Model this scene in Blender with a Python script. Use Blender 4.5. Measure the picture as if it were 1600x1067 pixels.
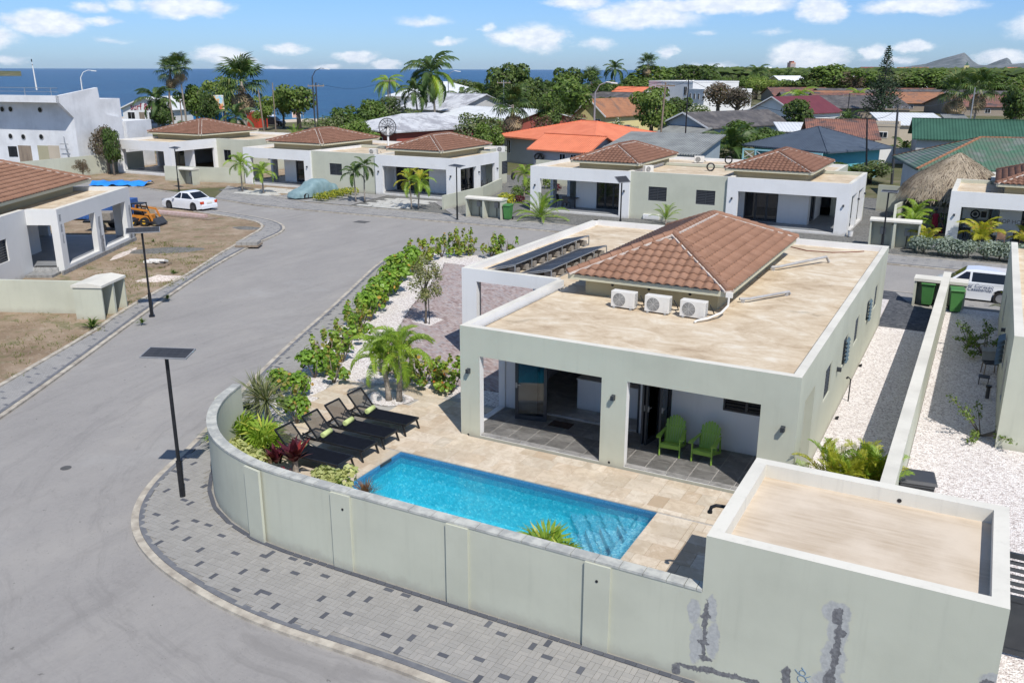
import bpy, bmesh, math, random
from mathutils import Vector, Matrix, Euler
rnd = random.Random(7)
R = math.radians
PI = math.pi
scene = bpy.context.scene
for o in list(bpy.data.objects): bpy.data.objects.remove(o)
C = scene.collection
# ------------------------------------------------------------ camera
CAM_H, PITCH, YAW, ROLL, FPX = 10.3, R(17.06), R(28.0), R(0.15), 1385.0
cd = bpy.data.cameras.new('camera'); cam = bpy.data.objects.new('camera', cd); C.objects.link(cam)
cd.sensor_width = 36.0; cd.lens = 36.0 * FPX / 1600.0
cd.clip_start = 0.3; cd.clip_end = 120000
cam.location = (0, 0, CAM_H)
cam.rotation_euler = (Matrix.Rotation(YAW, 4, 'Z') @ Matrix.Rotation(PI / 2 - PITCH, 4, 'X') @ Matrix.Rotation(ROLL, 4, 'Z')).to_euler()
scene.camera = cam
scene.render.resolution_x = 1024; scene.render.resolution_y = 682
# ------------------------------------------------------------ light and exposure
SUN_VEC = Vector((0.56, -0.49, 1.0)).normalized()
sd = bpy.data.lights.new('sun', 'SUN'); sun = bpy.data.objects.new('sun', sd); C.objects.link(sun)
sd.energy = 4.2; sd.angle = R(0.53); sd.color = (1.0, 0.955, 0.89)
sun.rotation_euler = SUN_VEC.to_track_quat('Z', 'Y').to_euler(); sun.location = (20, -20, 40)
vs = scene.view_settings
vs.view_transform = 'Standard'; vs.look = 'None'; vs.gamma = 1.0; vs.use_curve_mapping = False; vs.exposure = 0.12
def direction(px, py):
 x = (px - 800.0) / FPX; y = -(py - 533.5) / FPX
 c, s = math.cos(ROLL), math.sin(ROLL); x, y = x * c - y * s, x * s + y * c
 fz = math.cos(PITCH) + y * math.sin(PITCH); up = -math.sin(PITCH) + y * math.cos(PITCH)
 f = (-math.sin(YAW), math.cos(YAW)); r = (math.cos(YAW), math.sin(YAW))
 return Vector((x * r[0] + fz * f[0], x * r[1] + fz * f[1], up))
def at(px, py, z=0.0):
 d = direction(px, py); t = (z - CAM_H) / d.z
 return Vector((d.x * t, d.y * t, z))
def far(px, dist, z=0.0):
 d = direction(px, 108); d.z = 0; d.normalize(); d *= dist
 return Vector((d.x, d.y, z))
# ------------------------------------------------------------ node helpers
class NT:
 def __init__(s, tree): s.t = tree; s.n = tree.nodes; s.l = tree.links
 def node(s, typ, **kw):
  n = s.n.new(typ)
  for k, v in kw.items(): setattr(n, k, v)
  return n
 def lk(s, a, b): s.l.new(a, b)
 def put(s, sock, v):
  if isinstance(v, bpy.types.NodeSocket): s.l.new(v, sock)
  else:
   if sock.type == 'RGBA' and len(v) == 3: v = (*v, 1)
   sock.default_value = v
 def math(s, op, a, b=None, c=None, clamp=False):
  n = s.n.new('ShaderNodeMath'); n.operation = op; n.use_clamp = clamp
  s.put(n.inputs[0], a)
  if b is not None: s.put(n.inputs[1], b)
  if c is not None: s.put(n.inputs[2], c)
  return n.outputs[0]
 def vmath(s, op, a, b=None, out=0):
  n = s.n.new('ShaderNodeVectorMath'); n.operation = op; s.put(n.inputs[0], a)
  if b is not None:
   if op == 'SCALE': s.put(n.inputs['Scale'], b)
   else: s.put(n.inputs[1], b)
  return n.outputs[out]
 def mix(s, f, a, b, blend='MIX'):
  n = s.n.new('ShaderNodeMix'); n.data_type = 'RGBA'; n.blend_type = blend
  s.put(n.inputs[0], f); s.put(n.inputs[6], a); s.put(n.inputs[7], b)
  return n.outputs[2]
 def noise(s, vec, scale, detail=4, rough=0.55, dist=0.0, col=False):
  n = s.n.new('ShaderNodeTexNoise'); n.inputs['Scale'].default_value = scale
  n.inputs['Detail'].default_value = detail; n.inputs['Roughness'].default_value = rough
  n.inputs['Distortion'].default_value = dist
  if vec is not None: s.l.new(vec, n.inputs['Vector'])
  return n.outputs['Color' if col else 'Fac']
 def ramp(s, f, stops):
  n = s.n.new('ShaderNodeValToRGB'); e = n.color_ramp.elements
  while len(e) < len(stops): e.new(0.5)
  for i, (p, c) in enumerate(stops):
   e[i].position = p; e[i].color = (*c, 1) if len(c) == 3 else c
  s.put(n.inputs[0], f); return n.outputs[0]
 def smooth(s, v, a, b):
  n = s.n.new('ShaderNodeMapRange'); n.interpolation_type = 'SMOOTHSTEP'
  s.put(n.inputs[0], v); n.inputs[1].default_value = a; n.inputs[2].default_value = b
  return n.outputs[0]
 def mapping(s, vec, scale=(1, 1, 1), rot=(0, 0, 0), loc=(0, 0, 0)):
  n = s.n.new('ShaderNodeMapping'); s.l.new(vec, n.inputs[0])
  n.inputs['Scale'].default_value = scale; n.inputs['Rotation'].default_value = rot; n.inputs['Location'].default_value = loc
  return n.outputs[0]
# ------------------------------------------------------------ world: sky with low trade-wind clouds
w = bpy.data.worlds.new('World'); scene.world = w; w.use_nodes = True
T = NT(w.node_tree); T.n.clear()
sky = T.node('ShaderNodeTexSky', sky_type='NISHITA'); sky.sun_disc = False
sky.sun_elevation = R(53.3); sky.sun_rotation = math.atan2(0.56, -0.49)
sky.air_density = 1.0; sky.dust_density = 0.3; sky.ozone_density = 3.0; sky.altitude = 0
tc = T.node('ShaderNodeTexCoord'); gen = tc.outputs['Generated']
sp = T.node('ShaderNodeSeparateXYZ'); T.lk(gen, sp.inputs[0])
az = T.math('ARCTAN2', sp.outputs[0], sp.outputs[1])
cb = T.node('ShaderNodeCombineXYZ'); T.lk(az, cb.inputs[0]); T.lk(sp.outputs[2], cb.inputs[1])
nz = T.noise(T.mapping(cb.outputs[0], (1, 1.8, 1)), 34, 7, 0.62, col=True)
off = T.vmath('MULTIPLY', T.vmath('SUBTRACT', nz, (0.5, 0.5, 0.5)), (0.05, 0.016, 0))
warp = T.vmath('ADD', cb.outputs[0], off)
clouds = [  # pixel centre, half width, half height, strength
 (68, 37, 48, 15, 1), (295, 12, 52, 13, 1), (150, 34, 26, 6, .55), (145, 10, 26, 8, .5), (200, 8, 30, 8, .5), (172, 62, 26, 5, .35), (345, 85, 34, 11, .85), (372, 97, 24, 6, .8),
 (448, 77, 30, 8, .7), (553, 88, 32, 8, .8), (600, 101, 24, 6, .8), (510, 106, 24, 4, .6), (430, 106, 22, 4, .6), (662, 34, 42, 8, .5), (697, 65, 24, 6, .55),
 (790, 60, 24, 12, .7), (838, 60, 44, 19, 1), (765, 44, 12, 8, .5), (900, 6, 46, 9, .75), (1000, 26, 84, 16, .9), (940, 24, 30, 10, .7), (1065, 10, 90, 10, .9), (1150, 6, 80, 13, .9),
 (1285, 16, 32, 16, .95), (1440, 8, 68, 11, .9), (930, 70, 26, 9, .5), (1045, 80, 17, 9, .7), (1265, 88, 52, 18, 1), (1366, 82, 18, 10, .8), (1428, 73, 28, 8, .75),
 (1570, 90, 30, 10, .75), (1205, 50, 22, 6, .35), (1112, 104, 34, 7, .55), (1405, 93, 20, 6, .5), (1100, 52, 20, 5, .35), (20, 98, 22, 6, .5), (-60, 60, 60, 18, 1), (1680, 40, 70, 20, 1)]
tot = None
for (px, py, hw, hh, st) in clouds:
 d = direction(px, py).normalized()
 a0 = math.atan2(d.x, d.y)
 df = T.vmath('DIVIDE', T.vmath('SUBTRACT', warp, (a0, d.z, 0)), (hw / 1385 * 1.12, hh / 1385 * 1.1, 1))
 v = T.math('MULTIPLY', T.math('SUBTRACT', 1.25, T.vmath('LENGTH', df, out=1), clamp=True), st)
 tot = v if tot is None else T.math('MAXIMUM', tot, v)
lowmask = T.smooth(tot, 0.05, 0.62)
# the same kind of clouds over the rest of the sky
zc = T.math('MAXIMUM', sp.outputs[2], 0.03)
pl = T.node('ShaderNodeCombineXYZ'); T.lk(T.math('DIVIDE', sp.outputs[0], zc), pl.inputs[0]); T.lk(T.math('DIVIDE', sp.outputs[1], zc), pl.inputs[1])
hi = T.smooth(T.noise(pl.outputs[0], 0.8, 8, 0.55), 0.56, 0.70)
hi = T.math('MULTIPLY', hi, T.smooth(sp.outputs[2], 0.085, 0.16))
mask = T.math('MULTIPLY', T.math('MAXIMUM', lowmask, hi), 0.9)
tint = T.mix(T.smooth(sp.outputs[2], 0.02, 0.45), (0.55, 0.80, 1.30), (0.84, 0.955, 1.08))
skyc = T.mix(1.0, sky.outputs[0], tint, 'MULTIPLY')
det = T.noise(T.mapping(cb.outputs[0], (1, 1.8, 1)), 60, 6, 0.6)
cc = T.mix(T.smooth(det, 0.3, 0.7), (7.2, 7.9, 9.1), (9.6, 9.9, 10.3))
out = T.mix(mask, skyc, cc)
bg = T.node('ShaderNodeBackground'); T.put(bg.inputs[0], out); bg.inputs[1].default_value = 0.10
wo = T.node('ShaderNodeOutputWorld'); T.lk(bg.outputs[0], wo.inputs[0])
# ------------------------------------------------------------ materials
MATS = {}
def mat(name, build):
 if name in MATS: return MATS[name]
 m = bpy.data.materials.new(name); m.use_nodes = True
 t = NT(m.node_tree); t.n.clear()
 o = t.node('ShaderNodeOutputMaterial')
 build(t, o); MATS[name] = m; return m
def coords(t, kind='Object'):
 return t.node('ShaderNodeTexCoord').outputs[kind]
def finish(t, o, col, rough=0.8, bump=None, bstr=0.2, bdist=0.02, metal=0.0, spec=0.4, coat=0.0):
 p = t.node('ShaderNodeBsdfPrincipled')
 t.put(p.inputs['Base Color'], col); t.put(p.inputs['Roughness'], rough); t.put(p.inputs['Metallic'], metal)
 p.inputs['Specular IOR Level'].default_value = spec
 if coat: p.inputs['Coat Weight'].default_value = coat
 if bump is not None:
  b = t.node('ShaderNodeBump'); b.inputs['Strength'].default_value = bstr; b.inputs['Distance'].default_value = bdist
  t.put(b.inputs['Height'], bump); t.lk(b.outputs[0], p.inputs['Normal'])
 t.lk(p.outputs[0], o.inputs[0]); return p
def simple(name, c1, c2=None, scale=3.0, rough=0.7, bstr=0.15, stretch=(1, 1, 1), metal=0.0, spec=0.4, lo=0.3, hi=0.7, bscale=None, coat=0.0, orand=0.0, kind='Object', detail=6):
 def b(t, o):
  v = t.mapping(coords(t, kind), stretch)
  if c2 is None: c = t.mix(t.smooth(t.noise(v, scale, 5), 0.3, 0.7), c1, tuple(x * 0.86 for x in c1))
  else: c = t.mix(t.smooth(t.noise(v, scale, detail, 0.6), lo, hi), c1, c2)
  if orand:
   r = t.node('ShaderNodeObjectInfo').outputs['Random']
   c = t.mix(1.0, c, t.ramp(r, [(0, (1 - orand,) * 3), (1, (1 + orand * .4,) * 3)]), 'MULTIPLY')
  finish(t, o, c, rough, t.noise(v, bscale or scale * 8, 3), bstr, 0.01, metal, spec, coat)
 return mat(name, b)
def m_wallpaint(name, base, dirt=0.16, blobs=None):
 def b(t, o):
  v = coords(t)
  n1 = t.smooth(t.noise(v, 0.55, 5, 0.6), 0.35, 0.75)
  streak = t.smooth(t.noise(t.mapping(v, (3.2, 3.2, 0.22)), 1.6, 6, 0.65), 0.5, 0.8)
  c = t.mix(t.math('MULTIPLY', n1, 0.75), base, tuple(x * (1 - dirt * .9) for x in base))
  c = t.mix(t.math('MULTIPLY', streak, dirt * 1.6, clamp=True), c, tuple(x * .72 for x in base))
  gp = t.node('ShaderNodeNewGeometry').outputs['Position']; sz = t.node('ShaderNodeSeparateXYZ'); t.lk(gp, sz.inputs[0])
  spl = t.math('MULTIPLY', t.smooth(t.math('ADD', sz.outputs[2], t.math('MULTIPLY', t.noise(gp, 2.6, 6, .7), .5)), .62, .28), .5)
  c = t.mix(spl, c, (0.33, 0.30, 0.25))
  hair = t.math('MULTIPLY', t.smooth(t.noise(t.mapping(v, (9, 9, .5)), 2.2, 4, .7), .66, .78), dirt * 2.2)
  c = t.mix(hair, c, tuple(x * .6 for x in base))
  if blobs:
   w_ = t.vmath('ADD', v, t.vmath('MULTIPLY', t.vmath('SUBTRACT', t.noise(v, 7, 6, .7, col=True), (.5, .5, .5)), (.22, 0, .22)))
   def msk(lst):
    m = None
    for (x, z, rx, rz) in lst:
     d = t.vmath('LENGTH', t.vmath('DIVIDE', t.vmath('MULTIPLY', t.vmath('SUBTRACT', w_, (x, 0, z)), (1, 0, 1)), (rx, 1, rz)), out=1); m = d if m is None else t.math('MINIMUM', m, d)
    return m
   a, d = msk(blobs[0]), msk(blobs[1]); fine = t.noise(v, 14, 6, .7)
   c = t.mix(t.math('MULTIPLY', t.smooth(a, 1.45, .9), .35), c, (0.52, 0.51, 0.38))
   c = t.mix(t.smooth(a, 1.08, .86), c, t.mix(t.smooth(fine, .35, .65), (0.36, 0.365, 0.355), (0.47, 0.475, 0.455)))
   c = t.mix(t.smooth(d, 1.06, .92), c, t.mix(t.smooth(fine, .4, .62), (0.13, 0.13, 0.135), (0.21, 0.21, 0.215)))
  finish(t, o, c, 0.85, t.noise(v, 45, 4, 0.6), 0.18, 0.01, 0, 0.25)
 return mat(name, b)
SAGE = m_wallpaint('sage paint', (0.525, 0.535, 0.435), .17)
WHITE = m_wallpaint('white paint', (0.77, 0.77, 0.76), .12)
COPING = m_wallpaint('cream coping', (0.70, 0.675, 0.595), .3)
OLDWHITE = m_wallpaint('weathered white paint', (0.74, 0.75, 0.76), .3)
BARE = simple('bare render', (0.30, 0.30, 0.29), (0.17, 0.17, 0.17), 6, 0.95, .4)
PATCH = simple('patching render', (0.42, 0.43, 0.43), (0.31, 0.32, 0.34), 3, 0.95, .3)
CREAM = m_wallpaint('cream fascia', (0.60, 0.57, 0.42), .12)
TANWALL = m_wallpaint('olive tan wall', (0.40, 0.37, 0.25), .15)
def b_roofslab(t, o):
 v = coords(t)
 a = t.math('ADD', t.math('MULTIPLY', t.noise(t.mapping(v, (0.75, 1.2, 1)), 0.9, 10, 0.72, 1.2), .6), t.math('MULTIPLY', t.noise(v, .8, 8, .7), .4))
 c = t.ramp(a, [(0.36, (0.38, 0.285, 0.19)), (0.45, (0.52, 0.415, 0.29)), (0.53, (0.61, 0.51, 0.375)), (0.63, (0.71, 0.65, 0.54))])
 pond = t.smooth(t.noise(v, 0.55, 7, 0.7, 0.8), 0.61, 0.70)
 c = t.mix(t.math('MULTIPLY', pond, 0.45), c, (0.24, 0.20, 0.14))
 dk = t.smooth(t.noise(t.mapping(v, (1, 3.2, 1)), 1.1, 9, 0.75), 0.67, 0.78)
 c = t.mix(t.math('MULTIPLY', dk, 0.65), c, (0.13, 0.10, 0.07))
 finish(t, o, c, 0.9, t.noise(v, 25, 5, .7), 0.2, 0.02, 0, 0.2)
ROOFSLAB = mat('stained concrete roof', b_roofslab)
def b_roofclean(t, o):
 v = coords(t)
 a = t.noise(t.mapping(v, (0.6, 7, 1)), 1.6, 8, 0.6)
 c = t.ramp(a, [(0.3, (0.46, 0.37, 0.27)), (0.7, (0.60, 0.51, 0.40))])
 c = t.mix(t.smooth(t.noise(v, 0.9, 5), 0.35, 0.7), c, (0.64, 0.55, 0.44))
 finish(t, o, c, 0.9, t.noise(t.mapping(v, (2, 26, 1)), 3, 3), 0.5, 0.01, 0, 0.2)
ROOFCLEAN = mat('brushed screed roof', b_roofclean)
def b_road(t, o):
 v = coords(t, 'Object')
 big = t.noise(t.mapping(v, (0.6, 0.3, 1), (0, 0, R(25))), 0.8, 9, 0.68)
 c = t.ramp(big, [(0.3, (0.235, 0.235, 0.24)), (0.5, (0.28, 0.28, 0.282)), (0.72, (0.335, 0.332, 0.325))])
 fine = t.noise(v, 9, 6, 0.75)
 mot = t.noise(v, 2.6, 8, 0.8)
 c = t.mix(t.math('MULTIPLY', t.smooth(mot, .5, .68), .45), c, (0.205, 0.205, 0.205))
 c = t.mix(t.math('MULTIPLY', t.smooth(fine, 0.35, 0.7), .6), c, (0.31, 0.31, 0.305))
 spk = t.noise(v, 120, 2, 0.5)
 c = t.mix(t.math('MULTIPLY', t.smooth(spk, 0.45, 0.7), 0.35), c, (0.40, 0.40, 0.39))
 tr = t.smooth(t.noise(t.mapping(v, (1.5, 0.16, 1), (0, 0, R(25))), 0.7, 9, 0.72), 0.5, 0.72)
 c = t.mix(t.math('MULTIPLY', tr, 0.3), c, (0.18, 0.18, 0.18))
 blot = t.smooth(t.noise(v, 1.9, 5, 0.7, 0.5), 0.70, 0.76)
 c = t.mix(t.math('MULTIPLY', blot, 0.7), c, (0.12, 0.12, 0.12))
 fs = t.smooth(t.noise(v, 4.5, 3, .6), .69, .73)
 c = t.mix(t.math('MULTIPLY', fs, .75), c, (0.12, 0.12, 0.12))
 ps = t.smooth(t.noise(v, 15, 3, .6), .64, .70); c = t.mix(t.math('MULTIPLY', ps, .5), c, (0.16, 0.16, 0.16))
 rd = t.vmath('LENGTH', t.vmath('SUBTRACT', v, (-9.0, 21.5, 0)), out=1)
 cbn = t.node('ShaderNodeCombineXYZ'); t.lk(t.math('ADD', rd, t.math('MULTIPLY', t.noise(v, .5, 4), .8)), cbn.inputs[0]); t.lk(t.math('MULTIPLY', t.noise(v, .15, 2), 3.0), cbn.inputs[1])
 band = t.math('MULTIPLY', t.smooth(t.noise(cbn.outputs[0], 1.1, 7, .75), .5, .66), t.smooth(rd, 24, 13))
 c = t.mix(t.math('MULTIPLY', band, .42), c, (0.17, 0.17, 0.172))
 c = t.mix(1.0, c, (1.02, .975, .925), 'MULTIPLY')
 pale = t.smooth(t.noise(v, 0.22, 5, 0.65), 0.55, 0.75)
 c = t.mix(t.math('MULTIPLY', pale, 0.4), c, (0.40, 0.395, 0.38))
 finish(t, o, c, 0.92, t.noise(v, 70, 4, .7), 0.35, 0.01, 0, 0.25)
ROAD = mat('worn pale asphalt', b_road)
CURB = simple('cream concrete kerb', (0.53, 0.485, 0.40), (0.30, 0.265, 0.22), 2.8, 0.9, .3)
CURBGREY = simple('grey kerb strip', (0.125, 0.13, 0.145), (0.18, 0.185, 0.195), 4, 0.9, .3)
def paver(name, cols, sc=9):
 def b(t, o):
  v = coords(t)
  r = t.node('ShaderNodeObjectInfo').outputs['Random']
  c = t.ramp(r, cols)
  g = t.node('ShaderNodeNewGeometry').outputs['Random Per Island']
  c = t.mix(1.0, c, t.ramp(g, [(0, (0.94,) * 3), (1, (1.06,) * 3)]), 'MULTIPLY')
  gp = t.node('ShaderNodeNewGeometry').outputs['Position']
  c = t.mix(t.math('MULTIPLY', t.smooth(t.noise(gp, 1.3, 6, .65), .4, .75), .35), c, tuple(0.78 * x for x in cols[0][1]))
  finish(t, o, c, 0.9, t.noise(gp, 60, 4, .7), 0.3, 0.01, 0, 0.2)
 return mat(name, b)
PAVE = paver('light grey paver', [(0, (0.30, 0.29, 0.27)), (.5, (0.315, 0.305, 0.285)), (1, (0.345, 0.33, 0.305))])
PAVEDARK = paver('charcoal paver', [(0, (0.085, 0.09, 0.105)), (1, (0.125, 0.13, 0.145))])
MORTAR = simple('sandy joints', (0.33, 0.315, 0.285), (0.24, 0.23, 0.21), 5, 0.95, .3)
DARKGAP = simple('dark joints', (0.10, 0.10, 0.10), None, 5, 0.95, .3)
def b_farpave(t, o):
 gp = t.node('ShaderNodeNewGeometry').outputs['Position']
 sn = t.vmath('SNAP', gp, (0.62, 0.34, 100)); wn = t.node('ShaderNodeTexWhiteNoise'); wn.noise_dimensions = '3D'; t.lk(sn, wn.inputs['Vector'])
 fr = t.vmath('FRACTION', t.vmath('DIVIDE', gp, (0.62, 0.34, 100)))
 s = t.node('ShaderNodeSeparateXYZ'); t.lk(fr, s.inputs[0])
 cell = t.math('MULTIPLY', t.math('LESS_THAN', s.outputs[0], 0.36), t.math('LESS_THAN', s.outputs[1], 0.33))
 dark = t.math('MULTIPLY', cell, t.math('GREATER_THAN', wn.outputs[0], 0.45))
 br = t.node('ShaderNodeTexBrick'); t.lk(gp, br.inputs[0]); br.inputs['Scale'].default_value = 4.6; br.inputs['Mortar Size'].default_value = 0.03
 br.inputs['Color1'].default_value = (0.33, 0.325, 0.315, 1); br.inputs['Color2'].default_value = (0.28, 0.275, 0.265, 1); br.inputs['Mortar'].default_value = (0.22, 0.21, 0.2, 1)
 c = t.mix(dark, br.outputs[0], (0.13, 0.135, 0.15))
 c = t.mix(t.math('MULTIPLY', t.smooth(t.noise(gp, .8, 5), .4, .7), .35), c, (0.40, 0.385, 0.36))
 finish(t, o, c, 0.92, t.noise(gp, 30, 4), 0.2, 0.01, 0, 0.2)
FARPAVE = mat('distant grey paving', b_farpave)
def b_trav(t, o):
 r = t.node('ShaderNodeObjectInfo').outputs['Random']
 c = t.ramp(r, [(0, (0.46, 0.37, 0.275)), (.15, (0.60, 0.52, 0.42)), (.35, (0.66, 0.59, 0.49)), (.55, (0.55, 0.485, 0.39)), (.7, (0.70, 0.64, 0.555)), (.88, (0.52, 0.475, 0.40)), (1, (0.74, 0.69, 0.61))])
 gp = t.node('ShaderNodeNewGeometry').outputs['Position']
 v = t.mapping(gp, (1, 1, 1), (0, 0, 0.4))
 vein = t.noise(v, 3.4, 8, 0.7, 1.4)
 c = t.mix(t.math('MULTIPLY', t.smooth(vein, .42, .62), .5), c, (0.44, 0.36, 0.27))
 c = t.mix(t.math('MULTIPLY', t.smooth(t.noise(v, 1.6, 6, .7, 1), .5, .68), .55), c, (0.78, 0.73, 0.65))
 c = t.mix(t.math('MULTIPLY', t.smooth(t.noise(v, 0.45, 4, .6), .5, .72), .35), c, (0.42, 0.385, 0.33))
 c = t.mix(1.0, c, (.97, .92, .85), 'MULTIPLY')
 finish(t, o, c, 0.7, t.noise(gp, 40, 5, .7), 0.15, 0.01, 0, 0.3)
TRAV = mat('travertine', b_trav)
def b_porch(t, o):
 gp = t.node('ShaderNodeNewGeometry').outputs['Position']
 r = t.node('ShaderNodeObjectInfo').outputs['Random']
 c = t.ramp(t.noise(t.mapping(gp, (1, 1.3, 1)), 2.2, 7, .65, .7), [(.3, (0.19, 0.183, 0.172)), (.5, (0.29, 0.28, 0.265)), (.72, (0.43, 0.415, 0.395))])
 c = t.mix(1.0, c, t.ramp(r, [(0, (.85,) * 3), (1, (1.15,) * 3)]), 'MULTIPLY')
 finish(t, o, c, 0.45, t.noise(gp, 60, 3), 0.05, 0.01, 0, 0.4)
PORCH = mat('slate grey porcelain', b_porch)
GROUT = simple('pale grout', (0.42, 0.40, 0.37), None, 8, .9)
def b_drive(t, o):
 gp = t.node('ShaderNodeNewGeometry').outputs['Position']
 g = t.node('ShaderNodeNewGeometry').outputs['Random Per Island']
 c = t.ramp(g, [(0, (0.27, 0.205, 0.195)), (.3, (0.37, 0.295, 0.28)), (.6, (0.42, 0.35, 0.335)), (.85, (0.34, 0.31, 0.315)), (1, (0.48, 0.42, 0.40))])
 c = t.mix(t.math('MULTIPLY', t.smooth(t.noise(gp, .5, 5), .45, .75), .4), c, (0.40, 0.35, 0.33))
 finish(t, o, c, 0.9, t.noise(gp, 50, 4), 0.2, 0.01, 0, 0.2)
DRIVE = mat('mauve paver', b_drive)
def gravel(name, stops, sc=22, bs=0.9, bd=0.03, patch=None):
 def b(t, o):
  gp = t.node('ShaderNodeNewGeometry').outputs['Position']
  vo = t.node('ShaderNodeTexVoronoi'); vo.inputs['Scale'].default_value = sc; t.lk(gp, vo.inputs['Vector'])
  s = t.node('ShaderNodeSeparateXYZ'); t.lk(vo.outputs['Color'], s.inputs[0])
  c = t.ramp(s.outputs[0], stops)
  if patch: c = t.mix(t.math('MULTIPLY', t.smooth(t.noise(gp, .5, 6, .65), .48, .7), patch[1]), c, patch[0])
  finish(t, o, c, 0.9, t.math('SUBTRACT', 1.0, vo.outputs['Distance']), bs, bd, 0, 0.2)
 return mat(name, b)
WGRAVEL = gravel('white coral gravel', [(0, (0.38, 0.33, 0.31)), (.25, (0.60, 0.54, 0.51)), (.6, (0.74, 0.69, 0.66)), (1, (0.84, 0.81, 0.78))], 24, .8, .03, ((.58, .53, .49), .25))
GGRAVEL = gravel('grey slate gravel', [(0, (0.10, 0.105, 0.10)), (.5, (0.165, 0.165, 0.155)), (1, (0.25, 0.24, 0.225))], 16, .8, .03, ((.13, .12, .10), .4))
BARK = gravel('bark mulch', [(0, (0.09, 0.055, 0.035)), (.5, (0.16, 0.10, 0.065)), (1, (0.25, 0.18, 0.13))], 20)
def b_dirt(t, o):
 gp = t.node('ShaderNodeNewGeometry').outputs['Position']
 c = t.ramp(t.noise(gp, 0.5, 8, .68), [(.28, (0.20, 0.145, 0.095)), (.45, (0.29, 0.215, 0.145)), (.6, (0.37, 0.285, 0.205)), (.75, (0.50, 0.42, 0.33))])
 c = t.mix(t.math('MULTIPLY', t.smooth(t.noise(gp, .9, 7, .75), .5, .64), .75), c, (0.15, 0.16, 0.07))
 c = t.mix(t.math('MULTIPLY', t.smooth(t.noise(gp, 7, 5, .7), .55, .7), .6), c, (0.55, 0.48, 0.40))
 c = t.mix(t.math('MULTIPLY', t.smooth(t.noise(gp, 18, 3, .7), .58, .66), .5), c, (0.12, 0.09, 0.06))
 finish(t, o, c, 0.95, t.noise(gp, 12, 7, .75), 0.9, 0.06, 0, 0.15)
DIRT = mat('dry dirt with weeds', b_dirt)
def b_land(t, o):
 gp = t.node('ShaderNodeNewGeometry').outputs['Position']
 c = t.ramp(t.noise(gp, 0.05, 8, .7), [(.3, (0.07, 0.085, 0.035)), (.5, (0.13, 0.125, 0.07)), (.65, (0.26, 0.22, 0.16)), (.8, (0.38, 0.34, 0.27))])
 c = t.mix(t.smooth(t.noise(gp, 0.6, 6, .7), .45, .65), c, (0.11, 0.12, 0.05))
 finish(t, o, c, 0.95, t.noise(gp, 3, 6, .7), 0.8, 0.1, 0, 0.1)
LAND = mat('scrubby ground', b_land)
SAND = simple('beach sand', (0.62, 0.54, 0.42), (0.48, 0.40, 0.30), .4, .95, .3)
def b_sea(t, o):
 gp = t.node('ShaderNodeNewGeometry').outputs['Position']
 ln = t.vmath('LENGTH', gp, out=1)
 sh = t.smooth(ln, 205, 300)
 n = t.noise(t.mapping(gp, (1, 1, 1)), 0.02, 5, .6)
 deep = t.mix(t.smooth(n, .35, .65), (0.009, 0.062, 0.145), (0.016, 0.095, 0.195))
 wc = t.smooth(t.noise(t.mapping(gp, (.3, 1, 1), (0, 0, R(-40))), 0.22, 8, .75), .38, .62)
 deep = t.mix(wc, t.mix(1.0, deep, (.62, .66, .72), 'MULTIPLY'), deep)
 c = t.mix(sh, (0.02, 0.17, 0.27), deep)
 cap = t.smooth(t.noise(t.mapping(gp, (1, 1, 1), (0, 0, .5)), 0.11, 9, .78), .735, .76)
 c = t.mix(cap, c, (0.75, 0.8, 0.85))
 wv = t.noise(t.mapping(gp, (.35, 1, 1), (0, 0, R(-40))), 0.55, 9, .72)
 finish(t, o, c, 0.28, wv, 1.0, 1.3, 0, 0.28)
SEA = mat('windy sea', b_sea)
def leaf(name, c1, c2, c3=None, sc=1.2, orand=.25, rough=.55, trans=.3):
 def b(t, o):
  v = coords(t)
  g = t.node('ShaderNodeNewGeometry').outputs['Random Per Island']
  n = t.smooth(t.noise(v, sc, 3), .35, .65)
  c = t.mix(t.math('MULTIPLY', t.math('ADD', g, n), .5), c1, c2)
  if c3: c = t.mix(t.math('GREATER_THAN', g, .93), c, c3)
  r = t.node('ShaderNodeObjectInfo').outputs['Random']
  c = t.mix(1.0, c, t.ramp(r, [(0, (1 - orand, 1 - orand * .8, 1 - orand)), (1, (1 + orand, 1 + orand * .8, 1 + orand * .3))]), 'MULTIPLY')
  p = t.node('ShaderNodeBsdfPrincipled'); t.put(p.inputs['Base Color'], c); p.inputs['Roughness'].default_value = rough
  p.inputs['Specular IOR Level'].default_value = 0.35
  tr = t.node('ShaderNodeBsdfTranslucent'); t.put(tr.inputs[0], t.mix(1.0, c, (1.5, 1.6, .7), 'MULTIPLY'))
  ms = t.node('ShaderNodeMixShader'); ms.inputs[0].default_value = trans
  t.lk(p.outputs[0], ms.inputs[1]); t.lk(tr.outputs[0], ms.inputs[2]); t.lk(ms.outputs[0], o.inputs[0])
 return mat(name, b)
L_DARK = leaf('dark tree leaves', (0.05, 0.085, 0.022), (0.115, 0.165, 0.045), (0.13, 0.14, 0.05))
L_MID = leaf('green tree leaves', (0.075, 0.135, 0.026), (0.17, 0.25, 0.055), (0.17, 0.21, 0.06))
L_LIGHT = leaf('light green leaves', (0.12, 0.18, 0.035), (0.22, 0.29, 0.07), (0.27, 0.28, 0.10))
L_DRY = leaf('grey brown twigs', (0.10, 0.075, 0.055), (0.17, 0.13, 0.10), (0.11, 0.12, 0.05))
L_GRAPE = leaf('sea grape leaves', (0.12, 0.23, 0.03), (0.27, 0.42, 0.06), (0.40, 0.25, 0.07), 2.2, .12, .42)
L_GRAPEY = leaf('yellowing sea grape leaves', (0.19, 0.28, 0.04), (0.36, 0.44, 0.08), (0.50, 0.30, 0.06), 2.2, .12, .42)
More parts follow.
